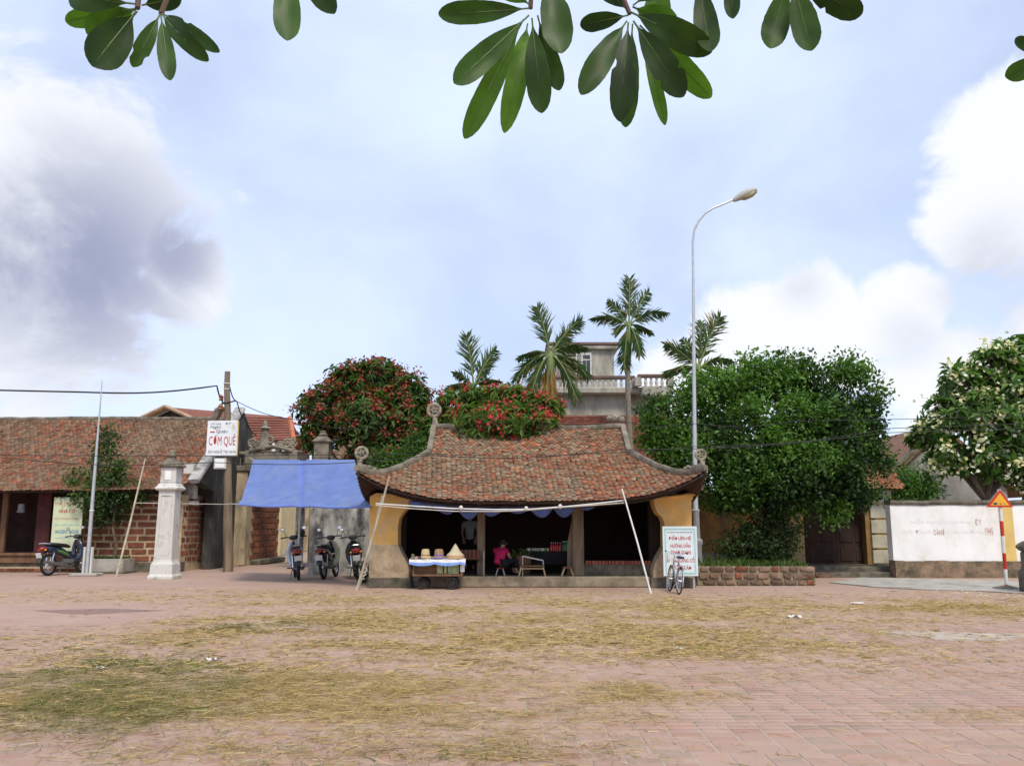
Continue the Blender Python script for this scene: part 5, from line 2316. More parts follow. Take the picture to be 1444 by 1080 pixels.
def crown_points(lobes, n, hollow=.55):
    """points in the lobes, denser near the outside, broken into clumps"""
    vol = np.array([r.prod() ** .75 for c, r in lobes])
    pick = rng.choice(len(lobes), n, p=vol / vol.sum())
    d = rand_dirs(n)
    rad = hollow + (1 - hollow) * rng.random(n) ** .7
    rad *= 1 + .16 * rng.normal(size=n)
    C = np.array([c for c, r in lobes])[pick]
    Rr = np.array([r for c, r in lobes])[pick]
    return C + d * Rr * rad[:, None], d


def clumpy_tree(lobes, nclump, per, csize, lsize, c_dark, c_light, parent, name='crown', aspect=.5):
    cc, dd = crown_points(lobes, nclump)
    n = nclump * per
    base = np.repeat(cc, per, axis=0) + rng.normal(size=(n, 3)) * csize
    out = np.repeat(dd, per, axis=0)
    ax = unit(out * .5 + rand_dirs(n) + np.array([0, 0, -.15]))
    nr = unit(out * .6 + rand_dirs(n) * .8 + np.array([0, 0, .7]))
    sp = fbm(cc[:, 0] * .9 + cc[:, 1] * .7, cc[:, 2] * 1.1, 91, 3)
    t = np.clip(np.repeat(rng.random(nclump) * .5 + (sp - .5) * 2.4 + .15, per) + rng.random(n) * .45 - .1, 0, 1)[:, None]
    col = np.array(c_dark) * (1 - t) + np.array(c_light) * t
    L = rng.uniform(.7, 1.3, n) * lsize
    return leaves(name, base, ax, nr, L, L * aspect * rng.uniform(.8, 1.2, n), col, m_leaf, parent)


# big ficus in the bed
FT = thing('ficus_tree', 'broad dense dark green tree spreading over the bed and gate', 'tree', (P(1085, 790, 26).x, 26, .3))
lob = lobes_px([(945, 590, 42, 44, 0), (935, 620, 32, 30, -.2), (1000, 560, 50, 44, .3), (1050, 545, 42, 40, .6), (1100, 540, 50, 38, .8), (1148, 540, 40, 34, .6),
                (1190, 518, 26, 28, .5), (1205, 570, 42, 45, .3), (1222, 615, 30, 50, .2), (990, 640, 62, 50, -.4), (1060, 620, 62, 55, -.6), (1130, 610, 60, 55, -.6),
                (1180, 640, 58, 55, -.4), (1020, 690, 45, 34, -.6), (1080, 690, 48, 36, -.9), (1150, 690, 48, 36, -.7), (1205, 690, 30, 30, -.3), (1110, 660, 62, 50, -1.0),
                (1040, 700, 34, 24, -.9), (1180, 710, 26, 22, -.4)], 26.)
limb_mesh((P(1085, 795, 26).x, 26, .25), lob, .22, 'trunk', m_trunk, FT, .5)
sub = []
for c_, r_ in lob:
    for i in range(4):
        d_ = rand_dirs(1)[0]
        d_[1] = -abs(d_[1])
        sub.append((c_ + d_ * r_ * .88, r_ * rng.uniform(.26, .44)))
lob = [(c_, r_ * .80) for c_, r_ in lob] + sub
clumpy_tree(lob, 2300, 22, .155, .145, (.010, .034, .006), (.11, .225, .032), FT, aspect=.55)  # wide clump tones put deep shadow gaps into the leaf colour
# sprigs that break the outline
cc, dd = crown_points([(c, r * 1.12) for c, r in lob], 420, .97)
k = 420 * 8
base = np.repeat(cc, 8, axis=0) + rng.normal(size=(k, 3)) * .10
stuff_l = leaves('sprigs', base, unit(np.repeat(dd, 8, axis=0) + rand_dirs(k) * .9), rand_dirs(k) + np.array([0, 0, .6]), rng.uniform(.10, .18, k), rng.uniform(.06, .09, k),
                 np.array([.05, .12, .02]) * (.5 + .8 * rng.random((k, 1))), m_leaf, FT)
# dark shrub at its foot
SH = thing('shrub', 'low dark shrub in the shade at the foot of the big tree', 'shrub', (P(1075, 795, 25.2).x, 25.2, .35))
lob = lobes_px([(1060, 765, 32, 26, 0), (1095, 750, 30, 36, .2), (1035, 775, 26, 16, -.2), (1085, 775, 36, 20, -.2)], 25.2)
limb_mesh((P(1078, 800, 25.2).x, 25.2, .25), lob, .05, 'trunk', m_trunk, SH)
clumpy_tree(lob, 420, 12, .12, .12, (.015, .03, .008), (.045, .08, .02), SH, 'foliage')

# small tree in the planter
ST = thing('small_tree', 'slender young tree with airy crown growing in the concrete planter', 'tree', (PLANTER[0], PLANTER[1], .4))
lob = lobes_px([(152, 620, 15, 20, 0), (150, 655, 24, 22, 0), (120, 700, 26, 14, 0), (150, 695, 32, 26, 0), (185, 695, 24, 14, 0), (110, 672, 16, 10, .1), (145, 725, 28, 14, 0), (205, 692, 14, 8, 0), (170, 660, 14, 10, 0)], PLANTER[1])
limb_mesh((PLANTER[0] + .05, PLANTER[1], .38), lob, .05, 'trunk', m_trunk, ST, .6)
clumpy_tree(lob, 520, 9, .11, .12, (.025, .055, .012), (.085, .15, .03), ST, aspect=.6)
k = 160
c = np.stack([PLANTER[0] + rng.uniform(-.5, .5, k), PLANTER[1] + rng.uniform(-.3, .3, k), np.full(k, .40)], 1)
o = leaves('ground_leaves', c, unit(np.stack([rng.normal(0, .6, k), rng.normal(0, .6, k), np.ones(k)], 1)), rand_dirs(k), rng.uniform(.1, .22, k), rng.uniform(.03, .06, k),
           np.array([.07, .12, .03]) * (.5 + rng.random((k, 1))), m_leaf, ST)


def rosette_tree(lobes, ntip, nleaf, llen, lwid, c_dark, c_light, parent, flower=None, fprob=.4, fsize=.16, npetal=16, up=.5, inner=.35):
    """frangipani-like crown: whorls of long leaves at the branch tips, posies of flowers in them"""
    tp_, dd = crown_points(lobes, ntip, inner)
    dd = unit(dd + np.array([0, 0, up]))
    n = ntip * nleaf
    base = np.repeat(tp_, nleaf, axis=0)
    axis = np.repeat(dd, nleaf, axis=0)
    rad = rand_dirs(n)
    rad = unit(rad - axis * (rad * axis).sum(1, keepdims=True))
    d = unit(rad + axis * rng.uniform(-.15, .75, (n, 1)))
    t = np.clip(np.repeat(rng.random(ntip), nleaf) * .7 + rng.random(n) * .4, 0, 1)[:, None]
    col = np.array(c_dark) * (1 - t) + np.array(c_light) * t
    L = rng.uniform(.7, 1.25, n) * llen
    leaves('crown', base + d * .03, d, unit(axis + rng.normal(size=(n, 3)) * .3), L, L * lwid / llen, col, m_leaf, parent, droop=.3)
    b = MB()
    for i in rng.choice(ntip, min(ntip, 130), replace=False):
        q = Vector(tp_[i])
        b.tube([q - Vector(dd[i]) * .5, q], [.03, .02], 5)
    stuff(b.build('twigs', m_trunk, parent))
    if flower is not None:
        # blossoms sit on outer tips
        sel = np.where(rng.random(ntip) < fprob)[0]
        m = len(sel) * npetal
        fc = np.repeat(tp_[sel] + dd[sel] * .14, npetal, axis=0) + rng.normal(size=(m, 3)) * fsize * .5
        cols = np.array(flower)[rng.choice(len(flower), m)] * (.75 + .45 * rng.random((m, 1)))
        o = leaves('blossoms', fc, rand_dirs(m), np.repeat(dd[sel], npetal, axis=0) + rng.normal(size=(m, 3)) * .5, np.full(m, fsize * .62), np.full(m, fsize * .5), cols, m_flower, parent, droop=.05)
        stuff(o)


RED = [(.34, .05, .04), (.42, .08, .05), (.27, .05, .035), (.36, .13, .07)]
T1 = thing('red_frangipani', 'rounded tree covered in dull red flowers left of the pavilion ridge', 'tree', (P(520, 760, 29.5).x, 29.5, 0))
lob = lobes_px([(455, 575, 34, 30, 0), (490, 545, 36, 32, 0), (535, 535, 36, 30, .2), (575, 560, 34, 30, .1), (520, 590, 55, 40, -.3), (580, 605, 40, 36, -.2), (450, 615, 26, 24, 0), (540, 635, 55, 25, -.2), (600, 595, 25, 35, .3)], 29.5)
limb_mesh((P(520, 760, 29.5).x, 29.5, 0), lob, .16, 'trunk', m_trunk, T1)
rosette_tree(lob, 1050, 11, .30, .085, (.028, .062, .012), (.10, .19, .032), T1, RED, .62, .17, 16)
T2 = thing('red_frangipani', 'bright green tree with scarlet flowers spilling over the pavilion ridge', 'tree', (P(700, 760, 27.4).x, 28.4, 0))
lob = lobes_px([(640, 575, 28, 22, .3), (680, 565, 34, 22, .3), (720, 565, 34, 22, .2), (755, 578, 32, 22, 0), (700, 590, 55, 20, -.6), (760, 598, 24, 14, -.6), (680, 598, 34, 15, -4.2), (722, 604, 38, 14, -4.3), (764, 599, 22, 10, -4.2), (625, 600, 24, 24, .3)], 28.4)
limb_mesh((P(700, 760, 28.4).x, 28.4, 0), lob[:6], .14, 'trunk', m_trunk, T2)
rosette_tree(lob, 520, 12, .36, .08, (.05, .10, .018), (.15, .24, .04), T2, [(.55, .035, .04), (.50, .06, .03), (.60, .05, .10), (.42, .10, .05)], .50, .17, 16)
# white frangipani on the right
T3 = thing('white_frangipani', 'large tree with cream-white flower clusters behind the white wall', 'tree', (P(1385, 760, 28.2).x, 28.2, 0))
lob = lobes_px([(1400, 515, 42, 36, 0), (1360, 545, 40, 34, 0), (1430, 545, 45, 40, 0), (1330, 585, 34, 34, 0), (1390, 590, 60, 44, -.3), (1450, 600, 50, 50, -.3), (1310, 615, 26, 26, 0),
                (1340, 640, 34, 26, -.2), (1400, 640, 46, 36, -.4), (1450, 660, 40, 36, -.3), (1440, 500, 35, 25, .3), (1500, 570, 60, 70, 0)], 28.2)
limb_mesh((P(1385, 760, 28.2).x, 28.2, 0), lob, .17, 'trunk', m_trunk, T3)
rosette_tree(lob, 620, 11, .40, .12, (.03, .075, .014), (.13, .25, .045), T3, [(.80, .78, .55), (.78, .70, .36), (.82, .82, .66)], .52, .24, 18)
# light green bush behind the wall
BU = thing('bush', 'fresh green feathery bush peeping over the white wall', 'bush', (P(1290, 700, 28.5).x, 28.5, 0))
lob = lobes_px([(1285, 680, 26, 22, 0), (1272, 695, 18, 20, 0), (1305, 690, 18, 18, 0)], 28.5)
limb_mesh((P(1288, 760, 28.5).x, 28.5, 0), lob, .05, 'trunk', m_trunk, BU)
clumpy_tree(lob, 330, 12, .13, .16, (.05, .12, .02), (.13, .26, .05), BU, 'foliage', .3)
# greenery between red tree and pavilion
BU2 = thing('bush', 'green bush squeezed between the pavilion hip and the tiled house', 'bush', (P(560, 700, 28.).x, 28., 0))
lob = lobes_px([(545, 655, 30, 16, 0), (590, 640, 20, 26, 0), (575, 655, 34, 14, 0)], 28.)
limb_mesh((P(565, 760, 28.).x, 28., 0), lob, .05, 'trunk', m_trunk, BU2)
clumpy_tree(lob, 330, 12, .13, .16, (.03, .07, .015), (.10, .20, .03), BU2, 'foliage', .35)


# areca palms
def palm(u, vc, Y, fr, tr, label, dead=()):
    """fronds: (tip u, tip v, depth lean)"""
    c0 = P(u, vc, Y)
    t = thing('areca_palm', label, 'palm', (c0.x, Y, 0), group=None)
    b = MB()
    pts = [Vector((c0.x + .12 * math.sin(z * .5 + u), Y, z)) for z in np.linspace(0, c0.z - .9, 9)]
    pts[-1] = Vector((c0.x, Y, c0.z - .9))
    b.tube(pts, [tr * 1.2] + [tr] * 8, 9)
    tk = b.build('trunk', m_palmtrunk, t, smooth=True)
    b = MB()
    b.tube([pts[-1], pts[-1] + Vector((0, 0, .3)), Vector((c0.x, Y, c0.z - .25)), c0], [tr * 1.05, tr * 1.35, tr * 1.1, tr * .5], 9)
    b.build('crown_shaft', mat('crown_shaft_green', (.16, .20, .07), .6, .2) if 'crown_shaft_green' not in MATS else MATS['crown_shaft_green'], t, smooth=True)
    for (tu, tv, dy) in list(fr) + list(dead):
        isd = (tu, tv, dy) in dead
        tip = P(tu, tv, Y + dy)
        v = tip - c0
        ln = v.length
        start = c0 + Vector((0, 0, -.15))
        m1 = start.lerp(tip, .5) + Vector((0, 0, (.30 if tip.z < c0.z + .4 * ln else .16) * ln if not isd else .05))
        path = []
        for f in np.linspace(0, 1, 14):
            a_ = start.lerp(m1, f)
            b_ = m1.lerp(tip, f)
            path.append(a_.lerp(b_, f))
        V, F, C = [], [], []
        nl = 46
        pa = np.array(path)
        cs, ds, ns, Ls = [], [], [], []
        for side in (-1, 1):
            for i in range(nl):
                f = .16 + .84 * i / (nl - 1)
                j = min(int(f * 13), 12)
                q = pa[j] + (pa[min(j + 1, 13)] - pa[j]) * (f * 13 - j)
                tg = pa[min(j + 1, 13)] - pa[j]
                tg = tg / np.linalg.norm(tg)
                sd_ = np.cross(tg, [0, .9, .45])
                if np.linalg.norm(sd_) < .2:
                    sd_ = np.cross(tg, [1, 0, 0])
                sd_ = sd_ / np.linalg.norm(sd_)
                dirv_ = tg * .85 + sd_ * side * rng.uniform(.35, .6) + np.array([0, 0, -.2 - .75 * (1 - abs(tg[2])) if not isd else -.9]) + rng.normal(size=3) * .10
                if rng.random() < .07:
                    continue
                cs.append(q)
                ds.append(dirv_)
                ns.append(np.cross(tg, sd_) + rng.normal(size=3) * .25)
                Ls.append((.30 + .42 * math.sin(math.pi * min(1, f * .9 + .08))) * ln * .60 * rng.uniform(.6, 1.1))
        cs, ds, ns, Ls = map(np.array, (cs, ds, ns, Ls))
        k_ = len(cs)
        base_c = np.array([.35, .19, .05]) if isd else np.array([.048, .095, .018])
        col = base_c * (.55 + .9 * rng.random((k_, 1)))
        if not isd:
            col = np.where((rng.random(k_) < .12)[:, None], np.array([[.20, .17, .06]]), col)
        fo = straps('frond', cs, ds, ns, Ls, np.full(k_, .052) * rng.uniform(.7, 1.3, k_), col, m_leaf, t, droop=.42)
        b = MB()
        b.tube(path, list(np.linspace(.045, .012, 14)), 5)
        b.build('midrib', MATS['crown_shaft_green'], fo)


palm(668, 540, 36, [(658, 474, 0), (699, 494, .3), (630, 548, -.4), (640, 525, .6), (704, 538, -.3), (690, 520, .8), (650, 555, -.9)], .12, 'short areca palm rising above the scarlet-flowered tree')
palm(776, 495, 35, [(758, 433, 0), (818, 452, .3), (728, 535, -.3), (732, 505, .6), (828, 530, -.4), (812, 560, -.8), (748, 560, -.9), (800, 470, .9), (824, 490, .6)], .15, 'areca palm with hanging orange dead fronds before the concrete house',
     dead=((768, 575, -.4), (780, 585, -.5), (773, 570, .2)))
palm(887, 455, 37, [(888, 394, 0), (838, 448, .3), (938, 440, -.2), (915, 412, .6), (880, 520, -.4), (903, 500, -.7), (918, 470, .5), (858, 425, .8), (868, 470, -.8)], .12, 'tallest areca palm with a bare slender trunk')
palm(985, 515, 33, [(1015, 448, 0), (940, 485, .3), (938, 528, -.3), (1022, 525, -.5), (1030, 508, .5), (962, 478, .7), (978, 540, -.8), (1000, 545, -.4), (990, 455, .6)], .13, 'areca palm standing behind the street lamp pole')

# ================================================================== OVERHANGING BRANCHES
OT = thing('overhanging_tree', 'broad-leaved tree whose leafy twigs hang into view overhead', 'tree', (3.2, -1.6, 0))
LEAVES = [  # hub u, v, tip u, v, width px, depth
    (748, 12, 618, 20, 34, 2.40), (746, 22, 640, 118, 38, 2.36), (750, 26, 764, 160, 37, 2.34), (738, 28, 655, 196, 33, 2.50), (744, 34, 711, 188, 31, 2.52),
    (758, 22, 789, 128, 30, 2.44), (772, -34, 792, 76, 46, 2.42), (748, 8, 700, -30, 34, 2.46),
    (886, 22, 818, 36, 27, 2.38), (884, 30, 819, 134, 37, 2.34), (886, 32, 874, 172, 37, 2.30), (892, 34, 882, 180, 31, 2.42), (893, 30, 964, 137, 42, 2.32),
    (902, 36, 1003, 138, 36, 2.46), (905, 50, 938, 177, 19, 2.48), (890, 18, 1004, 74, 42, 2.40), (892, 10, 955, 40, 40, 2.47), (886, 16, 842, -30, 30, 2.42),
    (893, 8, 940, -30, 34, 2.4), (985, -44, 1003, 73, 36, 2.40), (930, -40, 925, 50, 40, 2.5),
    (1030, -40, 1034, 27, 24, 2.42), (1112, -32, 1086, 69, 40, 2.38), (1118, -32, 1145, 72, 40, 2.36), (1124, -26, 1216, 20, 40, 2.40), (1118, -40, 1180, -30, 36, 2.5),
    (194, 12, 92, 30, 30, 2.46), (194, 12, 122, 48, 42, 2.48), (193, 16, 130, 94, 56, 2.40), (190, 6, 96, -8, 40, 2.38), (200, 8, 256, -4, 30, 2.44),
    (226, 20, 187, 95, 25, 2.36), (227, 22, 240, 114, 25, 2.34), (228, 20, 294, 87, 25, 2.36), (230, 20, 310, 74, 22, 2.40),
    (404, -48, 405, 58, 40, 2.40), (432, -44, 472, 20, 36, 2.44), (1478, 84, 1417, 108, 30, 2.40), (1476, 82, 1432, 54, 18, 2.44)]


def near_leaf(hu, hv, tu, tv, wpx, Y):
    a, c = P(hu, hv, Y), P(tu, tv, Y + random.uniform(-.10, .06))
    ax_ = c - a
    ln = ax_.length
    ax_.normalize()
    view = ((a + c) / 2 - Vector((0, 0, CH))).normalized()
    nr = -view
    s = ax_.cross(nr).normalized()
    tw = random.uniform(-.25, .25)
    s = (s * math.cos(tw) + nr * math.sin(tw)).normalized()
    nr = s.cross(ax_)
    w = wpx / FPX * Y * 1.03
    n = 22
    V, F = [], []
    cur = random.uniform(-.10, .16)
    wav, wph = random.uniform(.0, .09), random.uniform(0, 6)
    torn = random.uniform(.4, .85) if random.random() < .09 else 0
    for i in range(n + 1):
        f = (i / n) if i < n - 4 else 1 - ((n - i) / 4.0) ** 2 * (4.0 / n)
        pet = .10
        if f < pet:
            hw = .035 * w
        else:
            g_ = (f - pet) / (1 - pet)
            hw = .5 * w * max(.03, (1 - abs(2 * g_ ** 1.5 - 1) ** 2.6) ** .6) if g_ < .999 else .02 * w
        hw *= 1 + random.uniform(-.02, .02)
        if torn and abs(f - torn) < .035:
            hw *= .72
        cen = a + ax_ * ln * f + nr * (cur * ln * math.sin(math.pi * f))
        for sd_, k_ in ((-1, 1), (-.5, .5), (0, 0), (.5, .5), (1, 1)):
            V.append(cen + s * hw * sd_ + nr * (abs(sd_) * hw * (.22 + 1.6 * wav * math.sin(f * 11 + wph + sd_))))
    for i in range(n):
        for j in range(4):
            F.append((i * 5 + j, i * 5 + j + 1, (i + 1) * 5 + j + 1, (i + 1) * 5 + j))
    b = MB()
    b.add(V, F)
    o = b.build('leaf', m_bigleaf if Y < 2.455 else m_backlitleaf, OT, smooth='all')
    b = MB()
    b.tube([a + ax_ * ln * f + nr * (cur * ln * math.sin(math.pi * f) - .001) for f in np.linspace(0, .95, 7)], list(np.linspace(.0028, .0008, 7)), 5)
    b.build('midrib', MATS['leaf_vein'] if 'leaf_vein' in MATS else mat('leaf_vein', (.11, .16, .045), .5, .1), o)


for q in LEAVES:
    near_leaf(*q)
hubs = [(748, 12, 2.42), (888, 20, 2.40), (985, -44, 2.4), (1030, -40, 2.42), (1118, -34, 2.42), (194, 12, 2.42), (227, 20, 2.37), (404, -48, 2.4), (432, -44, 2.44), (930, -40, 2.5), (772, -34, 2.42), (1478, 84, 2.42)]
mainb = [Vector((3.2, -1.6, 2.6)), Vector((2.4, .2, 3.4)), Vector((1.2, 1.7, 3.75)), Vector((.1, 2.5, 3.75)), Vector((-1.3, 2.7, 3.65))]
b = MB()
b.tube([Vector((3.2, -1.6, 0)), Vector((3.3, -1.5, 1.4)), mainb[0]], [.2, .17, .14], 12)
b.build('trunk', m_trunk, OT, smooth=True)
b = MB()
b.tube(mainb, [.13, .08, .05, .032, .018], 9)
b.tube([mainb[1], Vector((2.3, 1.6, 3.5)), Vector((1.95, 2.4, 3.25))], [.06, .035, .015], 8)
br = b.build('branch', m_trunk, OT, smooth=True)
for (u, v, Y) in hubs:
    h = P(u, v, Y)
    best = min(mainb[1:] + [mainb[2].lerp(mainb[3], .5), mainb[3].lerp(mainb[4], .5), Vector((1.95, 2.4, 3.25)), mainb[3].lerp(mainb[4], .8)], key=lambda q: (q - h).length)
    b = MB()
    md = h.lerp(best, .45) + Vector((0, 0, .10))
    b.tube([best, md, h], [.018, .012, .008], 6)
    b.build('twig', m_twig, br, smooth=True)

# ================================================================== SIGN AT THE RIGHT PIER
SGY = 21.55
a, c = P(936, 812, SGY), P(982.5, 742, SGY)
sb = thing('notice_board', 'white notice board with red Vietnamese capitals against the right ochre pier', 'sign', ((a.x + c.x) / 2, SGY, 0))
b = MB()
b.box(((a.x + c.x) / 2, SGY + .03, (a.z + c.z) / 2), (c.x - a.x, .05, c.z - a.z))
b.build('panel', m_signpale, sb, bevel=.005)
x0, x1, z0, z1 = a.x, c.x, a.z, c.z
b = MB()
for (s_, w) in ((.055, .014), (.08, .008)):
    for (cx_, cz_, sx_, sz_) in (((x0 + x1) / 2, z1 - s_, x1 - x0 - 2 * s_, w), ((x0 + x1) / 2, z0 + s_, x1 - x0 - 2 * s_, w), (x0 + s_, (z0 + z1) / 2, w, z1 - z0 - 2 * s_ - w), (x1 - s_, (z0 + z1) / 2, w, z1 - z0 - 2 * s_ - w)):
        b.box((cx_, SGY + .003, cz_), (sx_, .006, sz_))
b.build('border_line', m_teal, sb)
wv = lambda f: z1 - (z1 - z0) * f
for (t, f0, f1, g0, g1, m_) in (('BAN QUẢN LÝ DI TÍCH LÀNG CỔ ĐƯỜNG LÂM', .14, .86, .095, .135, m_txtdark), ('ĐIỂM LIÊN HỆ', .18, .82, .175, .29, m_txtred), ('HƯỚNG DẪN', .22, .80, .325, .43, m_txtred),
                               ('THAM QUAN', .22, .80, .485, .575, m_txtred), ('DI TÍCH LÀNG CỔ', .10, .90, .615, .725, m_txtred), ('ĐƯỜNG LÂM', .20, .80, .775, .87, m_txtred)):
    text_part(t, x0 + (x1 - x0) * f0, x0 + (x1 - x0) * f1, wv(g1), wv(g0), SGY + .001, m_, sb)
for x in (x0 + .1, x1 - .1):
    b = MB()
    b.box((x, SGY + .09, (z1 - .1) / 2), (.04, .04, z1 - .1))
    b.build('leg', m_steel, sb)

# ================================================================== MOTOR SCOOTERS
MYZ = Matrix.Rotation(R(90), 3, 'X')       # ring in xz plane (wheel along x)


def bar(mb, p0, p1, r, n=7):
    mb.tube([p0, p1], r, n)


def scooter(label, loc, rz, paint, paint2, tail=True, helmet=False, lean=.12, steer=0.0, group='scooters parked in a row by the mouldy wall'):
    t = thing('motor_scooter', label, 'scooter', loc, rz, group)
    t.rotation_euler = (lean, 0, rz)
    t.scale = (1.04, 1.10, 1.20)
    X, Y_, Z_ = Vector((1, 0, 0)), Vector((0, 1, 0)), Vector((0, 0, 1))

    def part(b, name, m, par=None, **k):
        return b.build(name, m, par or t, local=True, **k)
    for wx in (-.60, .62):
        b = MB()
        b.torus((wx, 0, .285), .245, .042, MYZ, 26, 8)
        w = part(b, 'wheel', m_rubber, smooth=True)
        b = MB()
        b.torus((wx, 0, .285), .205, .014, MYZ, 26, 6)
        for i in range(12):
            q = 2 * math.pi * i / 12
            bar(b, (wx + .05 * math.cos(q), (.03 if i % 2 else -.03), .285 + .05 * math.sin(q)), (wx + .2 * math.cos(q + .15), 0, .285 + .2 * math.sin(q + .15)), .004, 4)
        b.lathe([(.055, -.05), (.055, .05)], (wx, 0, .285), 12, MYZ)
        part(b, 'rim', m_chrome, w, smooth=True)
    # tail and body
    b = MB()
    b.loft([((-.86, 0, .70), Y_, Z_, .05, .035), ((-.75, 0, .70), Y_, Z_, .10, .07), ((-.5, 0, .66), Y_, Z_, .125, .10), ((-.2, 0, .60), Y_, Z_, .12, .12), ((.05, 0, .50), Y_, Z_, .09, .10), ((.28, 0, .44), Y_, Z_, .06, .07)], 14)
    part(b, 'side_cover', paint, smooth=True)
    for s in (-1, 1):
        b = MB()
        b.loft([((-.40, s * .118, .64), Y_, Z_, .012, .02), ((-.22, s * .124, .59), Y_, Z_, .018, .045), ((-.05, s * .112, .53), Y_, Z_, .018, .04), ((.05, s * .09, .50), Y_, Z_, .01, .02)], 10)
        part(b, 'trim_panel', paint2, smooth=True)
    b = MB()
    b.loft([((-.78, 0, .79), Y_, Z_, .07, .025), ((-.62, 0, .80), Y_, Z_, .13, .05), ((-.3, 0, .785), Y_, Z_, .135, .05), ((-.05, 0, .76), Y_, Z_, .12, .05), ((.10, 0, .73), Y_, Z_, .07, .03)], 14)
    part(b, 'seat', m_blackpl, smooth=True)
    b = MB()
    b.tube([(-.5, .10, .80), (-.75, .11, .82), (-.88, .06, .83), (-.88, -.06, .83), (-.75, -.11, .82), (-.5, -.10, .80)], .013, 6)
    part(b, 'grab_rail', m_chrome, smooth=True)
    # leg shield and front
    for s in (-1, 1):
        b = MB()
        b.loft([((.36, s * .10, .34), X, Y_, .03, .05), ((.42, s * .15, .50), X, Y_, .04, .07), ((.43, s * .15, .68), X, Y_, .04, .08), ((.42, s * .09, .84), X, Y_, .05, .07), ((.40, s * .03, .92), X, Y_, .04, .03)], 12)
        part(b, 'leg_shield', paint2 if paint2 is not m_greenpaint else paint, smooth=True)
    b = MB()
    b.loft([((.50, 0, .60), X, Y_, .05, .05), ((.47, 0, .78), X, Y_, .07, .09), ((.43, 0, .90), X, Y_, .06, .07)], 12)
    part(b, 'front_cowl', paint, smooth=True)
    b = MB()
    b.loft([((.30, 0, .98), Y_, Z_, .05, .03), ((.36, 0, 1.00), Y_, Z_, .11, .055), ((.45, 0, .99), Y_, Z_, .11, .065), ((.53, 0, .97), Y_, Z_, .07, .05)], 12)
    part(b, 'handlebar_cowl', m_blackpl if paint is not m_silver else paint, smooth=True)
    b = MB()
    b.ball((.535, 0, .97), (.03, .065, .045), 10, 8)
    part(b, 'headlight', m_glass, smooth=True)
    for s in (-1, 1):
        b = MB()
        b.tube([(.37, s * .08, 1.0), (.34, s * .2, 1.015), (.27, s * .34, 1.005)], [.014, .016, .018], 8)
        part(b, 'handlebar', m_blackpl, smooth=True)
        b = MB()
        b.tube([(.34, s * .20, 1.02), (.34, s * .22, 1.12), (.32, s * .27, 1.19)], .007, 6)
        mr = part(b, 'mirror_stem', m_blackpl)
        b = MB()
        b.loft([((.335, s * .29, 1.215), Y_, Z_, .05, .035), ((.315, s * .29, 1.215), Y_, Z_, .062, .045)], 12)
        part(b, 'mirror', m_blackpl, mr, smooth=True)
        b = MB()
        b.loft([((.3145, s * .29, 1.215), Y_, Z_, .052, .037), ((.311, s * .29, 1.215), Y_, Z_, .050, .035)], 12)
        part(b, 'mirror_glass', m_glass, mr)
        b = MB()
        b.tube([(.44, s * .07, .78), (.62, s * .075, .30)], .02, 7)
        part(b, 'fork', m_engine, smooth=True)
        b = MB()
        b.tube([(-.05, s * .07, .33), (-.60, s * .085, .285)], .018, 6)
        part(b, 'swing_arm', m_engine)
        b = MB()
        b.tube([(-.52, s * .12, .58), (-.60, s * .12, .31)], .022, 8)
        part(b, 'shock_absorber', m_chrome, smooth=True)
        b = MB()
        b.ball((-.83, s * .13, .66), (.03, .035, .025), 8, 6)
        part(b, 'turn_signal', m_amber, smooth=True)
        b = MB()
        b.tube([(.05, s * .10, .27), (.05, s * .24, .28)], .014, 6)
        part(b, 'footrest', m_rubber)
    b = MB()
    b.loft([((.93, 0, .34), Y_, Z_, .03, .015), ((.84, 0, .50), Y_, Z_, .055, .02), ((.66, 0, .575), Y_, Z_, .06, .02), ((.48, 0, .54), Y_, Z_, .055, .02), ((.36, 0, .42), Y_, Z_, .05, .02)], 10)
    part(b, 'front_fender', paint, smooth=True)
    b = MB()
    b.loft([((-.70, 0, .60), Y_, Z_, .07, .02), ((-.86, 0, .55), Y_, Z_, .075, .02), ((-.98, 0, .38), Y_, Z_, .06, .015)], 10)
    part(b, 'rear_fender', m_blackpl, smooth=True)
    b = MB()
    b.loft([((-.78, 0, .70), Y_, Z_, .11, .06), ((-.88, 0, .69), Y_, Z_, .10, .055), ((-.93, 0, .67), Y_, Z_, .06, .03)], 12)
    part(b, 'tail_light', m_redpl, smooth=True)
    b = MB()
    m_ = Matrix.Rotation(R(-22), 3, 'Y')
    b.box((-.945, 0, .525), (.012, .19, .135), M=m_)
    pl = part(b, 'number_plate', m_plate)
    b = MB()
    b.loft([((-.05, 0, .34), Y_, Z_, .11, .09), ((.12, 0, .32), Y_, Z_, .12, .10), ((.27, 0, .36), Y_, Z_, .07, .06)], 12)
    part(b, 'engine', m_engine, smooth=True)
    b = MB()
    b.tube([(.2, -.10, .26), (0, -.13, .22), (-.25, -.15, .26), (-.85, -.16, .36)], [.02, .022, .045, .042], 9)
    part(b, 'exhaust', m_engine, smooth=True)
    b = MB()
    b.tube([(-.02, .10, .26), (-.10, .20, -.02)], .013, 6)
    part(b, 'kickstand', m_engine)
    if helmet:
        return t
    return t


def behind(u, v, a):
    q = G(u, v)
    return (q.x + .62 * math.cos(a), q.y + .62 * math.sin(a), 0)


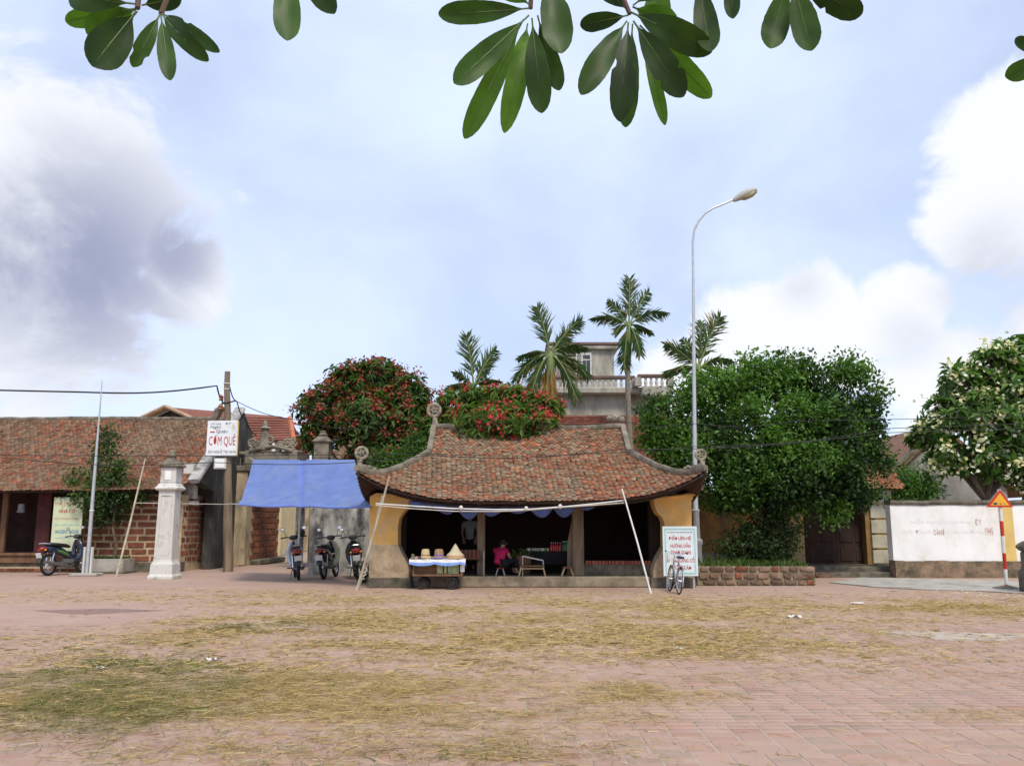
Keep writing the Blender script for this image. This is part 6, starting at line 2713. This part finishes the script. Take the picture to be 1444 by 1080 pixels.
GRP = 'scooters parked around the square'
s0 = scooter('navy scooter with green flash parked beside the flag pole', behind(68, 812, R(68)), R(68), m_navy, m_greenpaint, lean=-.08, group=GRP)
s1 = scooter('silver and dark scooter with a black helmet hung on its mirror', behind(421, 818, R(108)), R(108), m_navy, m_silver, lean=-.10, group=GRP)
s2 = scooter('dark scooter with beige leg shield, between two other scooters', behind(457, 817, R(86)), R(86), m_navy, m_beigepaint, lean=-.12, group=GRP)
s3 = scooter('black scooter tucked against the left ochre pier', behind(504, 817, R(103)), R(103), m_blackpl, m_blackpl, lean=-.1, group=GRP)
# helmet on the mirror of the silver scooter
hq = P(424, 751, 25.95)
hm = thing('helmet', 'black helmet hanging on the silver scooter mirror', 'helmet', hq)
b = MB()
b.ball(hq, (.135, .16, .13), 16, 10)
b.build('shell', m_blackpl, hm, smooth=True)
b = MB()
b.loft([(hq + Vector((0, -.12, -.03)), (1, 0, 0), (0, 0, 1), .11, .02), (hq + Vector((0, -.22, -.06)), (1, 0, 0), (0, 0, 1), .08, .008)], 12)
b.build('peak', m_blackpl, hm, smooth=True)
b = MB()
b.tube([hq + Vector((-.12, 0, -.05)), hq + Vector((-.06, -.02, -.2)), hq + Vector((.06, -.02, -.2)), hq + Vector((.12, 0, -.05))], .008, 5)
b.build('strap', m_blackcloth, hm)

# ================================================================== BICYCLE
rc = G(957, 838)
hd_ = math.atan2(.99, -.04)
bk = thing('bicycle', 'old city bicycle with blue saddle propped before the notice board', 'bicycle', (rc.x, rc.y, 0), hd_)
bk.rotation_euler = (R(7), 0, hd_)
bk.scale = (.93, .93, .93)


def bp(b, name, m, par=None, **k):
    return b.build(name, m, par or bk, local=True, **k)


m_bframe = mat('bicycle_frame', (.50, .48, .46), .35, .15, 6., metal=.4)
for wx in (0, 1.02):
    b = MB()
    b.torus((wx, 0, .325), .31, .018, MYZ, 30, 7)
    w = bp(b, 'wheel', m_rubber, smooth=True)
    b = MB()
    b.torus((wx, 0, .325), .288, .010, MYZ, 30, 6)
    for i in range(18):
        q_ = 2 * math.pi * i / 18
        bar(b, (wx, (.03 if i % 2 else -.03), .325), (wx + .285 * math.cos(q_), 0, .325 + .285 * math.sin(q_)), .0025, 4)
    b.lathe([(.022, -.045), (.022, .045)], (wx, 0, .325), 10, MYZ)
    bp(b, 'rim', m_chrome, w, smooth=True)
    b = MB()
    b.torus((wx, 0, .325), .345, .016, MYZ, 16, 6, R(20) if wx == 0 else R(30), R(200) if wx == 0 else R(150))
    bp(b, 'mudguard', m_chrome, smooth=True)
b = MB()
bb_, st, hh, hl = (.43, 0, .28), (.27, 0, .76), (.82, 0, .84), (.86, 0, .66)
for p0, p1, r_ in ((bb_, st, .016), (st, (.80, 0, .80), .014), (bb_, hl, .017), (bb_, hh, .014), (hl, (.80, 0, .93), .017)):
    bar(b, p0, p1, r_)
for s in (-1, 1):
    bar(b, (0, s * .05, .325), (.43, s * .03, .28), .009)
    bar(b, (0, s * .05, .325), (.27, s * .02, .74), .008)
    bar(b, (1.02, s * .05, .325), (.87, s * .03, .68), .011)
bp(b, 'frame', m_bframe, smooth=True)
b = MB()
bar(b, st, (.24, 0, .86), .013)
bp(b, 'seat_post', m_chrome)
b = MB()
Y_, Z_ = Vector((0, 1, 0)), Vector((0, 0, 1))
b.loft([((.10, 0, .885), Y_, Z_, .07, .025), ((.16, 0, .89), Y_, Z_, .11, .035), ((.26, 0, .89), Y_, Z_, .07, .03), ((.38, 0, .89), Y_, Z_, .022, .02)], 12)
bp(b, 'saddle', mat('blue_black_saddle', (.035, .035, .075), .5, .2), smooth=True)
b = MB()
b.tube([(.62, -.28, 1.0), (.74, -.26, 1.02), (.80, -.10, .97), (.80, .10, .97), (.74, .26, 1.02), (.62, .28, 1.0)], .011, 7)
bar(b, (.80, 0, .90), (.80, 0, .98), .013)
hb = bp(b, 'handlebar', m_chrome, smooth=True)
for s in (-1, 1):
    b = MB()
    bar(b, (.60, s * .282, .998), (.70, s * .268, 1.013), .016)
    bp(b, 'grip', m_rubber, hb)
b = MB()
b.lathe([(.085, -.006), (.085, .006)], (.43, -.05, .28), 18, MYZ)
b.tube([(.43, -.07, .28), (.47, -.075, .12)], .009, 5)
b.tube([(.43, .06, .28), (.39, .065, .44)], .009, 5)
b.box((.47, -.11, .115), (.09, .07, .02))
b.box((.39, .10, .445), (.09, .07, .02))
bp(b, 'crank', m_engine)
b = MB()
V = []
for z, s_ in ((.74, .75), (.95, 1.)):
    V += [(.95 + x * .13 * s_, y * .17 * s_, z) for x, y in ((-1, -1), (1, -1), (1, 1), (-1, 1))]
n_ = 8
for k_ in range(n_ + 1):
    f = k_ / n_
    for e in range(4):
        p0 = Vector(V[e]).lerp(Vector(V[(e + 1) % 4]), f)
        p1 = Vector(V[4 + e]).lerp(Vector(V[4 + (e + 1) % 4]), f)
        if k_ < n_:
            bar(b, p0, p1, .003, 4)
for f in (0, .33, .66, 1):
    q_ = [Vector(V[e]).lerp(Vector(V[4 + e]), f) for e in range(4)]
    for e in range(4):
        bar(b, q_[e], q_[(e + 1) % 4], .004, 4)
bp(b, 'basket', m_whitepole)
b = MB()
b.box((-.02, 0, .70), (.36, .14, .015))
bar(b, (-.1, .06, .69), (0, .06, .33), .006, 5)
bar(b, (-.1, -.06, .69), (0, -.06, .33), .006, 5)
bp(b, 'carrier', m_chrome)
b = MB()
bar(b, (.05, .06, .30), (.10, .20, -.01), .01, 6)
bp(b, 'kickstand', m_chrome)

# ================================================================== HAT CART
KY = 21.35
x0, x1 = P(579, 800, KY).x, P(655, 800, KY).x
zt = P(615, 789, KY).z
cart = thing('hat_cart', 'low wheeled stall cart draped in white and blue cloth', 'cart', ((x0 + x1) / 2, KY, 0))
zb0 = P(615, 811, KY).z
b = MB()
b.box(((x0 + x1) / 2, KY + .28, zb0), (x1 - x0 - .1, .60, .05))
b.build('deck', m_wood, cart, bevel=.008)
b = MB()
b.box(((x0 + x1) / 2, KY + .28, zt - .02), (x1 - x0, .66, .03))
b.build('tabletop', m_wood, cart)
for x in (x0 + .07, x1 - .07):
    for y in (KY + .02, KY + .54):
        b = MB()
        b.box((x, y, (zt + zb0) / 2 - .02), (.045, .045, zt - zb0 - .03))
        b.build('upright', m_wood, cart)
b = MB()
b.box(((x0 + x1) / 2 - .3, KY + .10, (zt + zb0) / 2), ((x1 - x0) * .42, .03, zt - zb0 - .07))
b.build('front_panel', m_wood, cart)
for (f0, f1, hgt) in ((.48, .60, .27), (.61, .67, .24), (.68, .90, .26)):
    b = MB()
    b.box((x0 + (x1 - x0) * (f0 + f1) / 2, KY + .14, zb0 + .03 + hgt / 2), ((x1 - x0) * (f1 - f0) - .01, .16, hgt))
    b.build('goods_box', m_jar, cart, bevel=.01)
for (x, y) in ((x0 + .3, KY + .1), (x1 - .30, KY + .02), (x0 + .3, KY + .5), (x1 - .30, KY + .5)):
    b = MB()
    b.torus((x, y, .15), .12, .028, MYZ, 20, 8)
    w = b.build('wheel', m_rubber, cart, smooth=True)
    b = MB()
    b.lathe([(.085, -.010), (.085, .010)], (x, y, .15), 16, MYZ)
    b.build('hub', m_dark, w)
    b = MB()
    b.tube([(x, y + .04, .15), (x + .06, y + .04, zb0)], .016, 6)
    b.build('fork', m_dark, w)
# cloth: top sheet with scalloped blue hem in front


def cloth_front(a_, c_):
    sc_ = .10 + .05 * abs(math.sin(a_ * 2.2 * math.pi)) ** .7
    return (x0 - .03 + (x1 - x0 + .06) * a_, KY - .07 - .03 * c_ + .015 * math.sin(a_ * 31), zt + .012 - c_ * sc_)


b = MB()
b.grid(lambda a_, c_: (x0 - .03 + (x1 - x0 + .06) * a_, KY - .07 + .70 * c_, zt + .014 + .01 * math.sin(a_ * 19 + c_ * 5)), 24, 8)
b.grid(cloth_front, 40, 3)
cl = b.build('cloth', m_clothwhite, cart, smooth='all')
b = MB()
b.grid(lambda a_, c_: (lambda q: (q[0], q[1] - .012, q[2]))(cloth_front(a_, .55 + .50 * c_)), 40, 2)
b.build('hem', m_clothblue, cl, smooth='all')
b = MB()
b.box((x1 - .05, KY + .0, zt - .17), (.10, .02, .24))
b.build('hanging_card', m_clothwhite, cart)


def hat(name, label, u, v, w_px, h_px, m, kind, m2=None):
    q = P(u, v, KY + .25)
    k_ = (KY + .25) / FPX
    W_, H_ = w_px * k_ / 2, h_px * k_
    t = thing(name, label, 'hat', (q.x, KY + .25, zt + .02))
    b = MB()
    c0 = (q.x, KY + .25, zt + .022)
    if kind == 'cone':
        b.lathe([(W_, .0), (W_ * 1.0, .07), (W_ * .97, .085)], c0, 28)
        b.build('brim_band', mat('hat_rim_tan', (.48, .30, .16), .85, .15) if 'hat_rim_tan' not in MATS else MATS['hat_rim_tan'], t, smooth=True)
        b = MB()
        b.lathe([(W_ * .98, .08), (W_ * .60, H_ * .45), (W_ * .25, H_ * .80), (W_ * .05, H_ * .99), (.004, H_)], c0, 28)
        b.build('cone', m, t, smooth=True)
    else:
        b.lathe([(W_, .03), (W_ * .98, .045), (W_ * .62, .05), (W_ * .56, .06), (W_ * .50, H_ * .8), (W_ * .40, H_ * .97), (.01, H_)], c0, 26)
        b.build('crown', m, t, smooth=True)
        b = MB()
        b.lathe([(W_ * .575, .052), (W_ * .56, .10)], c0, 26)
        b.build('band', m2, t, smooth=True)
        if kind == 'pile':
            b = MB()
            b.lathe([(W_ * 1.02, 0), (W_ * 1.05, .025), (W_ * .9, .035)], c0, 26)
            b.build('under_brim', m2, t, smooth=True)


hat('straw_hat', 'cream straw sun hat with round crown on the cart', 600, 783, 22, 13, m_strawhat, 'pile', m_tanhat)
hat('felt_hat', 'brown crushed hat with violet brim in the middle of the cart', 619, 785, 24, 13, m_tanhat, 'pile', m_hatband)
hat('conical_hat', 'pale conical palm-leaf hat at the right end of the cart', 642, 783, 25, 20, m_conehat, 'cone')
# trinkets at the cart's left end
for i, (u, cc_) in enumerate(((582, (.16, .13, .09)), (587, (.45, .22, .22)), (592, (.05, .04, .06)))):
    q = P(u, 788, KY + .1)
    b = MB()
    b.lathe([(.05, 0), (.06, .03), (.035, .06), (.045, .10), (.01, .12)] if i == 0 else [(.05, 0), (.055, .02), (.03, .05), (.008, .06)], (q.x, KY + .1, zt + .022), 9)
    o = b.build('trinket', mat('trinket_%d' % i, cc_, .6, .3, 20.), smooth=True)
    tag(o, ('small dark carved trinket at the end of the hat cart', 'little pink trinket on the white cart cloth', 'little black trinket beside the straw sun hat')[i], 'trinket')

# ================================================================== INSIDE THE PAVILION
FZ = .275
# folding chair


def stool(name, label, u0, u1, vt, Y, m_top, m_leg, dep=.3, cat='stool', bar_=False, splay=.06, zb=FZ):
    a_, c_ = P(u0, vt, Y), P(u1, vt, Y)
    xm_, w_, zt_ = (a_.x + c_.x) / 2, c_.x - a_.x, a_.z
    t = thing(name, label, cat, (xm_, Y, zb))
    b = MB()
    b.box((xm_, Y + dep / 2, zt_ - .02), (w_, dep, .04))
    b.build('top', m_top, t, bevel=.008)
    for sx in (-1, 1):
        for yy in (Y + .03, Y + dep - .03):
            b = MB()
            b.tube([(xm_ + sx * (w_ / 2 - .04), yy, zt_ - .03), (xm_ + sx * (w_ / 2 - .04 + splay), yy, zb)], .018, 6)
            b.build('leg', m_leg, t)
    if bar_:
        b = MB()
        b.tube([(xm_ - w_ / 2 + .02, Y + .03, (zt_ + zb) / 2 + .05), (xm_ + w_ / 2 - .02, Y + .03, (zt_ + zb) / 2 + .05)], .015, 6)
        b.build('stretcher', m_leg, t)
    return t, zt_


stool('low_table', 'low bamboo table with pale frame in front of the pink-clad woman', 733, 768, 797, 22.25, m_wood, m_palewood, .45, 'table', True)
stool('stool', 'small wooden stool with splayed pale legs beside the thick timber post', 794, 807, 799, 22.25, m_wood, m_palewood, .28, splay=.07)
_, wz_ = stool('stool', 'low dark stool on which the woman in pink sits', 700, 711, 800, 22.55, m_redpl, m_steel, .28, splay=.05)
# goods table
tb, tz = stool('goods_table', 'dark table laid with bottles and packets inside the pavilion', 742, 800, 777, 23.1, m_dark, m_dark, .6, 'table', True, 0.)
b = MB()
a_, c_ = P(742, 779, 23.08), P(800, 795, 23.08)
b.box(((a_.x + c_.x) / 2, 23.07, (a_.z + c_.z) / 2), (c_.x - a_.x, .02, a_.z - c_.z))
b.build('skirt', m_blackcloth, tb)


def bottle(x, y, z, h, m, lab, grp):
    t = thing('bottle', lab, 'bottle', (x, y, z), group=grp)
    b = MB()
    r = h * .15
    b.lathe([(r, 0), (r, h * .58), (r * .45, h * .78), (r * .4, h * .93)], (x, y, z), 10)
    b.build('glass', m, t, smooth=True)
    b = MB()
    b.lathe([(r * .48, h * .92), (r * .48, h), (r * .2, h)], (x, y, z), 8)
    b.build('cap', m_whitepole, t)


for i in range(5):
    q = P(777.5 + 3.1 * i, 777, 23.2)
    bottle(q.x, 23.2 + .02 * (i % 2), tz, .23, m_bottlered, 'red soft drink bottle in the row on the goods table', 'red bottles on the goods table')
for i in range(4):
    q = P(793.5 + 2.7 * i, 777, 23.3)
    bottle(q.x, 23.3, tz, .26, m_bottlegreen, 'green bottle beside the red ones on the goods table', 'green bottles on the goods table')
for i in range(9):
    q = P(745 + 3.4 * i, 777, 23.2)
    b = MB()
    b.box((q.x, 23.2 + .06 * (i % 2), tz + .04), (.07, .10, .08), rz=random.uniform(-.5, .5))
    o = b.build('packet', MATS['paper_scrap'] if i % 3 == 0 else m_jar, bevel=.01)
    tag(o, 'small goods packet laid out on the dark goods table', 'packet', 'packets on the goods table')
# greens bunch on the table
q = P(738, 776, 22.9)
gr = thing('greens', 'bunch of leafy greens beside the goods table', 'greens', (q.x, 22.9, FZ))
b = MB()
b.lathe([(.16, 0), (.20, .10), (.22, q.z - FZ - .16), (.19, q.z - FZ - .12)], (q.x, 22.9, FZ), 12)
b.build('basket', m_wood, gr, smooth=True)
k = 90
c = np.array([[q.x, 22.9, q.z - .14]]) + rng.normal(size=(k, 3)) * np.array([.10, .08, .05])
leaves('leaves', c, unit(rand_dirs(k) + np.array([0, 0, .8])), rand_dirs(k), rng.uniform(.1, .2, k), rng.uniform(.05, .08, k), np.array([.10, .14, .04]) * (.6 + .7 * rng.random((k, 1))), m_leaf, gr)
# tilted pale stick lying on the low table
q0, q1 = P(737, 784, 22.4), P(766, 790, 22.35)
b = MB()
b.tube([q0, q1], .018, 6)
b.tube([q0, (q0.x, q0.y + .1, FZ)], .012, 5)
b.tube([q1, (q1.x, q1.y, P(766, 797, 22.35).z)], .012, 5)
o = b.build('sloping_rod', m_whitepole, smooth=True)
tag(o, 'sloping white rod propped over the low bamboo table', 'rod')
# folding chair with chrome frame
a_, c_ = P(641, 790, 22.35), P(684, 790, 22.35)
xm_, w_ = (a_.x + c_.x) / 2, c_.x - a_.x
ch = thing('folding_chair', 'chrome-framed chair with brown back slats at the timber post', 'chair', (xm_, 22.35, FZ))
zs_ = FZ + .42
b = MB()
b.box((xm_, 22.60, zs_), (w_ - .08, .40, .035))
b.build('seat', m_wood, ch, bevel=.01)
for i in range(5):
    b = MB()
    b.box((xm_ + (-.2 + .1 * i) * w_ / .75, 22.40, zs_ + .12), (.085, .02, .24))
    b.build('back_slat', mat('red_brown_slat', (.16, .06, .04), .6, .2) if 'red_brown_slat' not in MATS else MATS['red_brown_slat'], ch, bevel=.004)
for sx in (-1, 1):
    for yy in (22.39, 22.80):
        b = MB()
        x_ = xm_ + sx * (w_ / 2 - .03)
        b.tube([(x_, yy, FZ), (x_, yy, zs_ + (.20 if yy < 22.5 else 0))], .013, 7)
        b.build('leg', m_chrome, ch, smooth=True)

# ================================================================== PEOPLE


def skin_mesh(name, verts, edges, radii, m, parent, root=0, sub=2):
    me = bpy.data.meshes.new(name)
    r0 = root_of(parent)
    me.from_pydata([Vector(v) - r0 for v in verts], edges, [])
    o = bpy.data.objects.new(name, me)
    COL.objects.link(o)
    sk = o.modifiers.new('skin', 'SKIN')
    sk.use_smooth_shade = True
    for i, v in enumerate(me.skin_vertices[0].data):
        r = radii[i]
        v.radius = r if isinstance(r, tuple) else (r, r)
        v.use_root = (i == root)
    ss = o.modifiers.new('sub', 'SUBSURF')
    ss.levels = ss.render_levels = sub
    dg = bpy.context.evaluated_depsgraph_get()
    m2 = bpy.data.meshes.new_from_object(o.evaluated_get(dg))
    bpy.data.objects.remove(o)
    m2.name = name
    m2.materials.clear()
    m2.materials.append(m)
    m2.polygons.foreach_set('use_smooth', [True] * len(m2.polygons))
    return link(name, m2, parent)


def chain(lists):
    """lists of [(point, radius)...]; first list is the root chain, later lists start with an index into all points"""
    V, E, Rr = [], [], []
    for l in lists:
        prev = None
        for it in l:
            if isinstance(it, int):
                prev = it
                continue
            V.append(Vector(it[0]))
            Rr.append(it[1])
            if prev is not None:
                E.append((prev, len(V) - 1))
            prev = len(V) - 1
    return V, E, Rr


def hand_fingers(w, d, up, parent_lists, idx, s=1.0):
    """five short curled finger chains rooted in the palm vertex idx"""
    side = d.cross(up).normalized()
    for k_, (o_, l_) in enumerate(((-.030, .065), (-.010, .075), (.010, .072), (.030, .058))):
        p0 = w + d * .05 * s + side * o_ * s
        p1 = p0 + d * l_ * .55 * s - up * .008
        p2 = p1 + d * l_ * .35 * s - up * .03 * s
        parent_lists.append([idx, (p0, .010 * s), (p1, .009 * s), (p2, .0075 * s)])
    p0 = w + side * .035 * s + d * .01 * s
    p1 = p0 + (side * .6 + d).normalized() * .045 * s - up * .01
    parent_lists.append([idx, (p0, .011 * s), (p1, .009 * s), (p1 + d * .025 * s - up * .012, .008 * s)])


# woman on the stool: back to us, leaning right towards the low table
q = P(704.5, 800, 22.7)
bx, by, sz = q.x, 22.69, wz_
wm = thing('person', 'person in bright pink top and black trousers sitting on a low stool', 'person', (bx, by, FZ))
pel = Vector((bx, by, sz + .11))
sp1 = pel + Vector((.01, .07, .14))
sp2 = pel + Vector((.03, .17, .27))
nk = pel + Vector((.06, .26, .37))
hd0 = pel + Vector((.08, .30, .43))
hd1 = pel + Vector((.10, .33, .52))
shl, shr = pel + Vector((-.13, .22, .32)), pel + Vector((.18, .16, .31))
L = [[(pel, .13), (sp1, .12), (sp2, .125), (nk, .05), (hd0, .075), (hd1, .085)],
     [2, (shr, .055), (shr + Vector((.10, .02, -.20)), .042), (shr + Vector((.28, .08, -.30)), .034), (shr + Vector((.34, .10, -.31)), .028)],
     [2, (shl, .055), (shl + Vector((.12, .10, -.20)), .042), (shl + Vector((.32, .08, -.24)), .034), (shl + Vector((.38, .06, -.25)), .028)]]
h1 = shr + Vector((.38, .11, -.31))
n1 = 6 + 4
L[1][-1] = (shr + Vector((.35, .10, -.31)), .03)
# legs bent forward (to the right), feet on the floor
kr = pel + Vector((.42, .06, .08))
kl = pel + Vector((.36, .24, .10))
fr_ = Vector((bx + .46, by + .06, FZ + .05))
fl_ = Vector((bx + .38, by + .26, FZ + .05))
L.append([0, (pel + Vector((.06, -.06, -.02)), .10), (kr, .062), (fr_ + Vector((-.02, 0, .04)), .04), (fr_ + Vector((.10, -.02, -.015)), .032)])
L.append([0, (pel + Vector((.05, .10, -.02)), .10), (kl, .062), (fl_ + Vector((-.02, 0, .04)), .04), (fl_ + Vector((.10, 0, -.015)), .032)])
hand_fingers(shr + Vector((.35, .10, -.31)), Vector((.9, .2, -.2)).normalized(), Vector((0, 0, 1)), L, 9)
hand_fingers(shl + Vector((.38, .06, -.25)), Vector((.9, -.2, -.2)).normalized(), Vector((0, 0, 1)), L, 13)
V, E, Rr = chain(L)
skin_mesh('body', V, E, Rr, m_skin, wm)
# pink top: back, shoulders, short sleeves
L = [[(pel + Vector((0, 0, -.06)), .175), (pel + Vector((.0, .01, .06)), .165), (sp1, .14), (sp2, .145), (nk + Vector((-.01, -.01, -.03)), .06)],
     [3, (shr, .075), (shr + Vector((.05, .01, -.10)), .06)], [3, (shl, .075), (shl + Vector((.06, .05, -.10)), .06)]]
V, E, Rr = chain(L)
skin_mesh('top', V, E, Rr, m_pink, wm)
L = [[(pel + Vector((.02, .02, -.03)), .13), (pel + Vector((.09, -.05, -.01)), .115), (kr, .075), (fr_ + Vector((-.02, 0, .10)), .06)],
     [0, (pel + Vector((.09, .11, -.01)), .115), (kl, .075), (fl_ + Vector((-.02, 0, .10)), .06)]]
V, E, Rr = chain(L)
skin_mesh('trousers', V, E, Rr, m_blackcloth, wm)
b = MB()
b.ball(hd1 + Vector((-.015, -.015, .015)), (.098, .10, .105), 14, 10)
b.ball(hd1 + Vector((-.08, -.07, -.03)), (.05, .05, .05), 10, 8)
b.build('hair', m_hair, wm, smooth=True)
b = MB()
b.ball(hd1 + Vector((.085, .05, .0)), (.012, .012, .009), 8, 6)
b.ball(hd1 + Vector((.055, .095, .0)), (.012, .012, .009), 8, 6)
b.build('eyes', m_blackcloth, wm, smooth=True)
b = MB()
b.ball(hd1 + Vector((.09, .085, -.03)), (.018, .018, .022), 8, 6)
b.ball(hd1 + Vector((.0, -.085, -.01)), (.015, .012, .028), 8, 6)
b.build('nose_and_ear', m_skin, wm, smooth=True)

# standing figure in the gloom behind the chair
q = P(662, 800, 25.5)
mx, my = q.x, 25.5
mn = thing('person', 'standing person in pale grey shirt in the dark behind the timber post', 'person', (mx, my, FZ))
o0 = Vector((mx, my, FZ))


def at_(x, y, z):
    return o0 + Vector((x, y, z))


L = [[(at_(0, 0, .90), .125), (at_(0, 0, 1.08), .115), (at_(0, .01, 1.28), .13), (at_(0, 0, 1.42), .05), (at_(.01, -.02, 1.50), .07), (at_(.01, -.02, 1.60), .085)],
     [2, (at_(-.18, 0, 1.34), .055), (at_(-.23, -.03, 1.08), .042), (at_(-.18, -.16, .88), .034), (at_(-.16, -.20, .84), .03)],
     [2, (at_(.18, 0, 1.34), .055), (at_(.23, -.03, 1.08), .042), (at_(.20, -.14, .87), .034), (at_(.19, -.18, .83), .03)],
     [0, (at_(-.09, 0, .84), .085), (at_(-.10, -.01, .47), .058), (at_(-.10, .01, .09), .04), (at_(-.11, -.12, .035), .035)],
     [0, (at_(.09, 0, .84), .085), (at_(.10, -.01, .47), .058), (at_(.11, .01, .09), .04), (at_(.12, -.12, .035), .035)]]
hand_fingers(at_(-.16, -.20, .84), Vector((.2, -.5, -.8)).normalized(), Vector((0, -.8, .5)), L, 9)
hand_fingers(at_(.19, -.18, .83), Vector((-.2, -.5, -.8)).normalized(), Vector((0, -.8, .5)), L, 13)
V, E, Rr = chain(L)
skin_mesh('body', V, E, Rr, m_skin, mn)
L = [[(at_(0, 0, .82), .15), (at_(0, 0, 1.05), .135), (at_(0, .01, 1.27), .148), (at_(0, 0, 1.40), .065)],
     [2, (at_(-.18, 0, 1.34), .075), (at_(-.21, -.015, 1.18), .062)], [2, (at_(.18, 0, 1.34), .075), (at_(.21, -.015, 1.18), .062)]]
V, E, Rr = chain(L)
skin_mesh('shirt', V, E, Rr, m_grey, mn)
L = [[(at_(0, 0, .88), .14), (at_(-.09, 0, .80), .10), (at_(-.10, -.01, .47), .075), (at_(-.10, .01, .10), .065)], [0, (at_(.09, 0, .80), .10), (at_(.10, -.01, .47), .075), (at_(.11, .01, .10), .065)]]
V, E, Rr = chain(L)
skin_mesh('trousers', V, E, Rr, m_blackcloth, mn)
b = MB()
b.ball(at_(.01, .01, 1.64), (.092, .10, .085), 14, 10)
b.build('hair', m_hair, mn, smooth=True)
b = MB()
for sx in (-1, 1):
    b.ball(at_(.01 + sx * .03, -.10, 1.61), (.012, .008, .008), 8, 6)
b.ball(at_(.01, -.11, 1.575), (.015, .02, .022), 8, 6)
b.build('face_features', m_skin, mn, smooth=True)

# climbing weed at the foot of the left pier
q = G(512, 823)
wd = thing('weed', 'small green weed growing at the foot of the left pier', 'weed', (q.x, q.y + .15, 0))
k = 260
c = np.array([[q.x + .02, q.y + .2, .0]]) + np.stack([rng.normal(0, .12, k), rng.normal(0, .08, k), rng.random(k) * .55], 1)
b = MB()
b.tube([(q.x, q.y + .2, 0), (q.x + .05, q.y + .2, .5)], .01, 5)
b.build('stem', m_trunk, wd)
leaves('foliage', c, unit(rand_dirs(k) + np.array([0, -.2, .4])), rand_dirs(k) + np.array([0, 0, .5]), rng.uniform(.06, .12, k), rng.uniform(.04, .06, k), np.array([.04, .09, .02]) * (.6 + .8 * rng.random((k, 1))), m_leaf, wd)
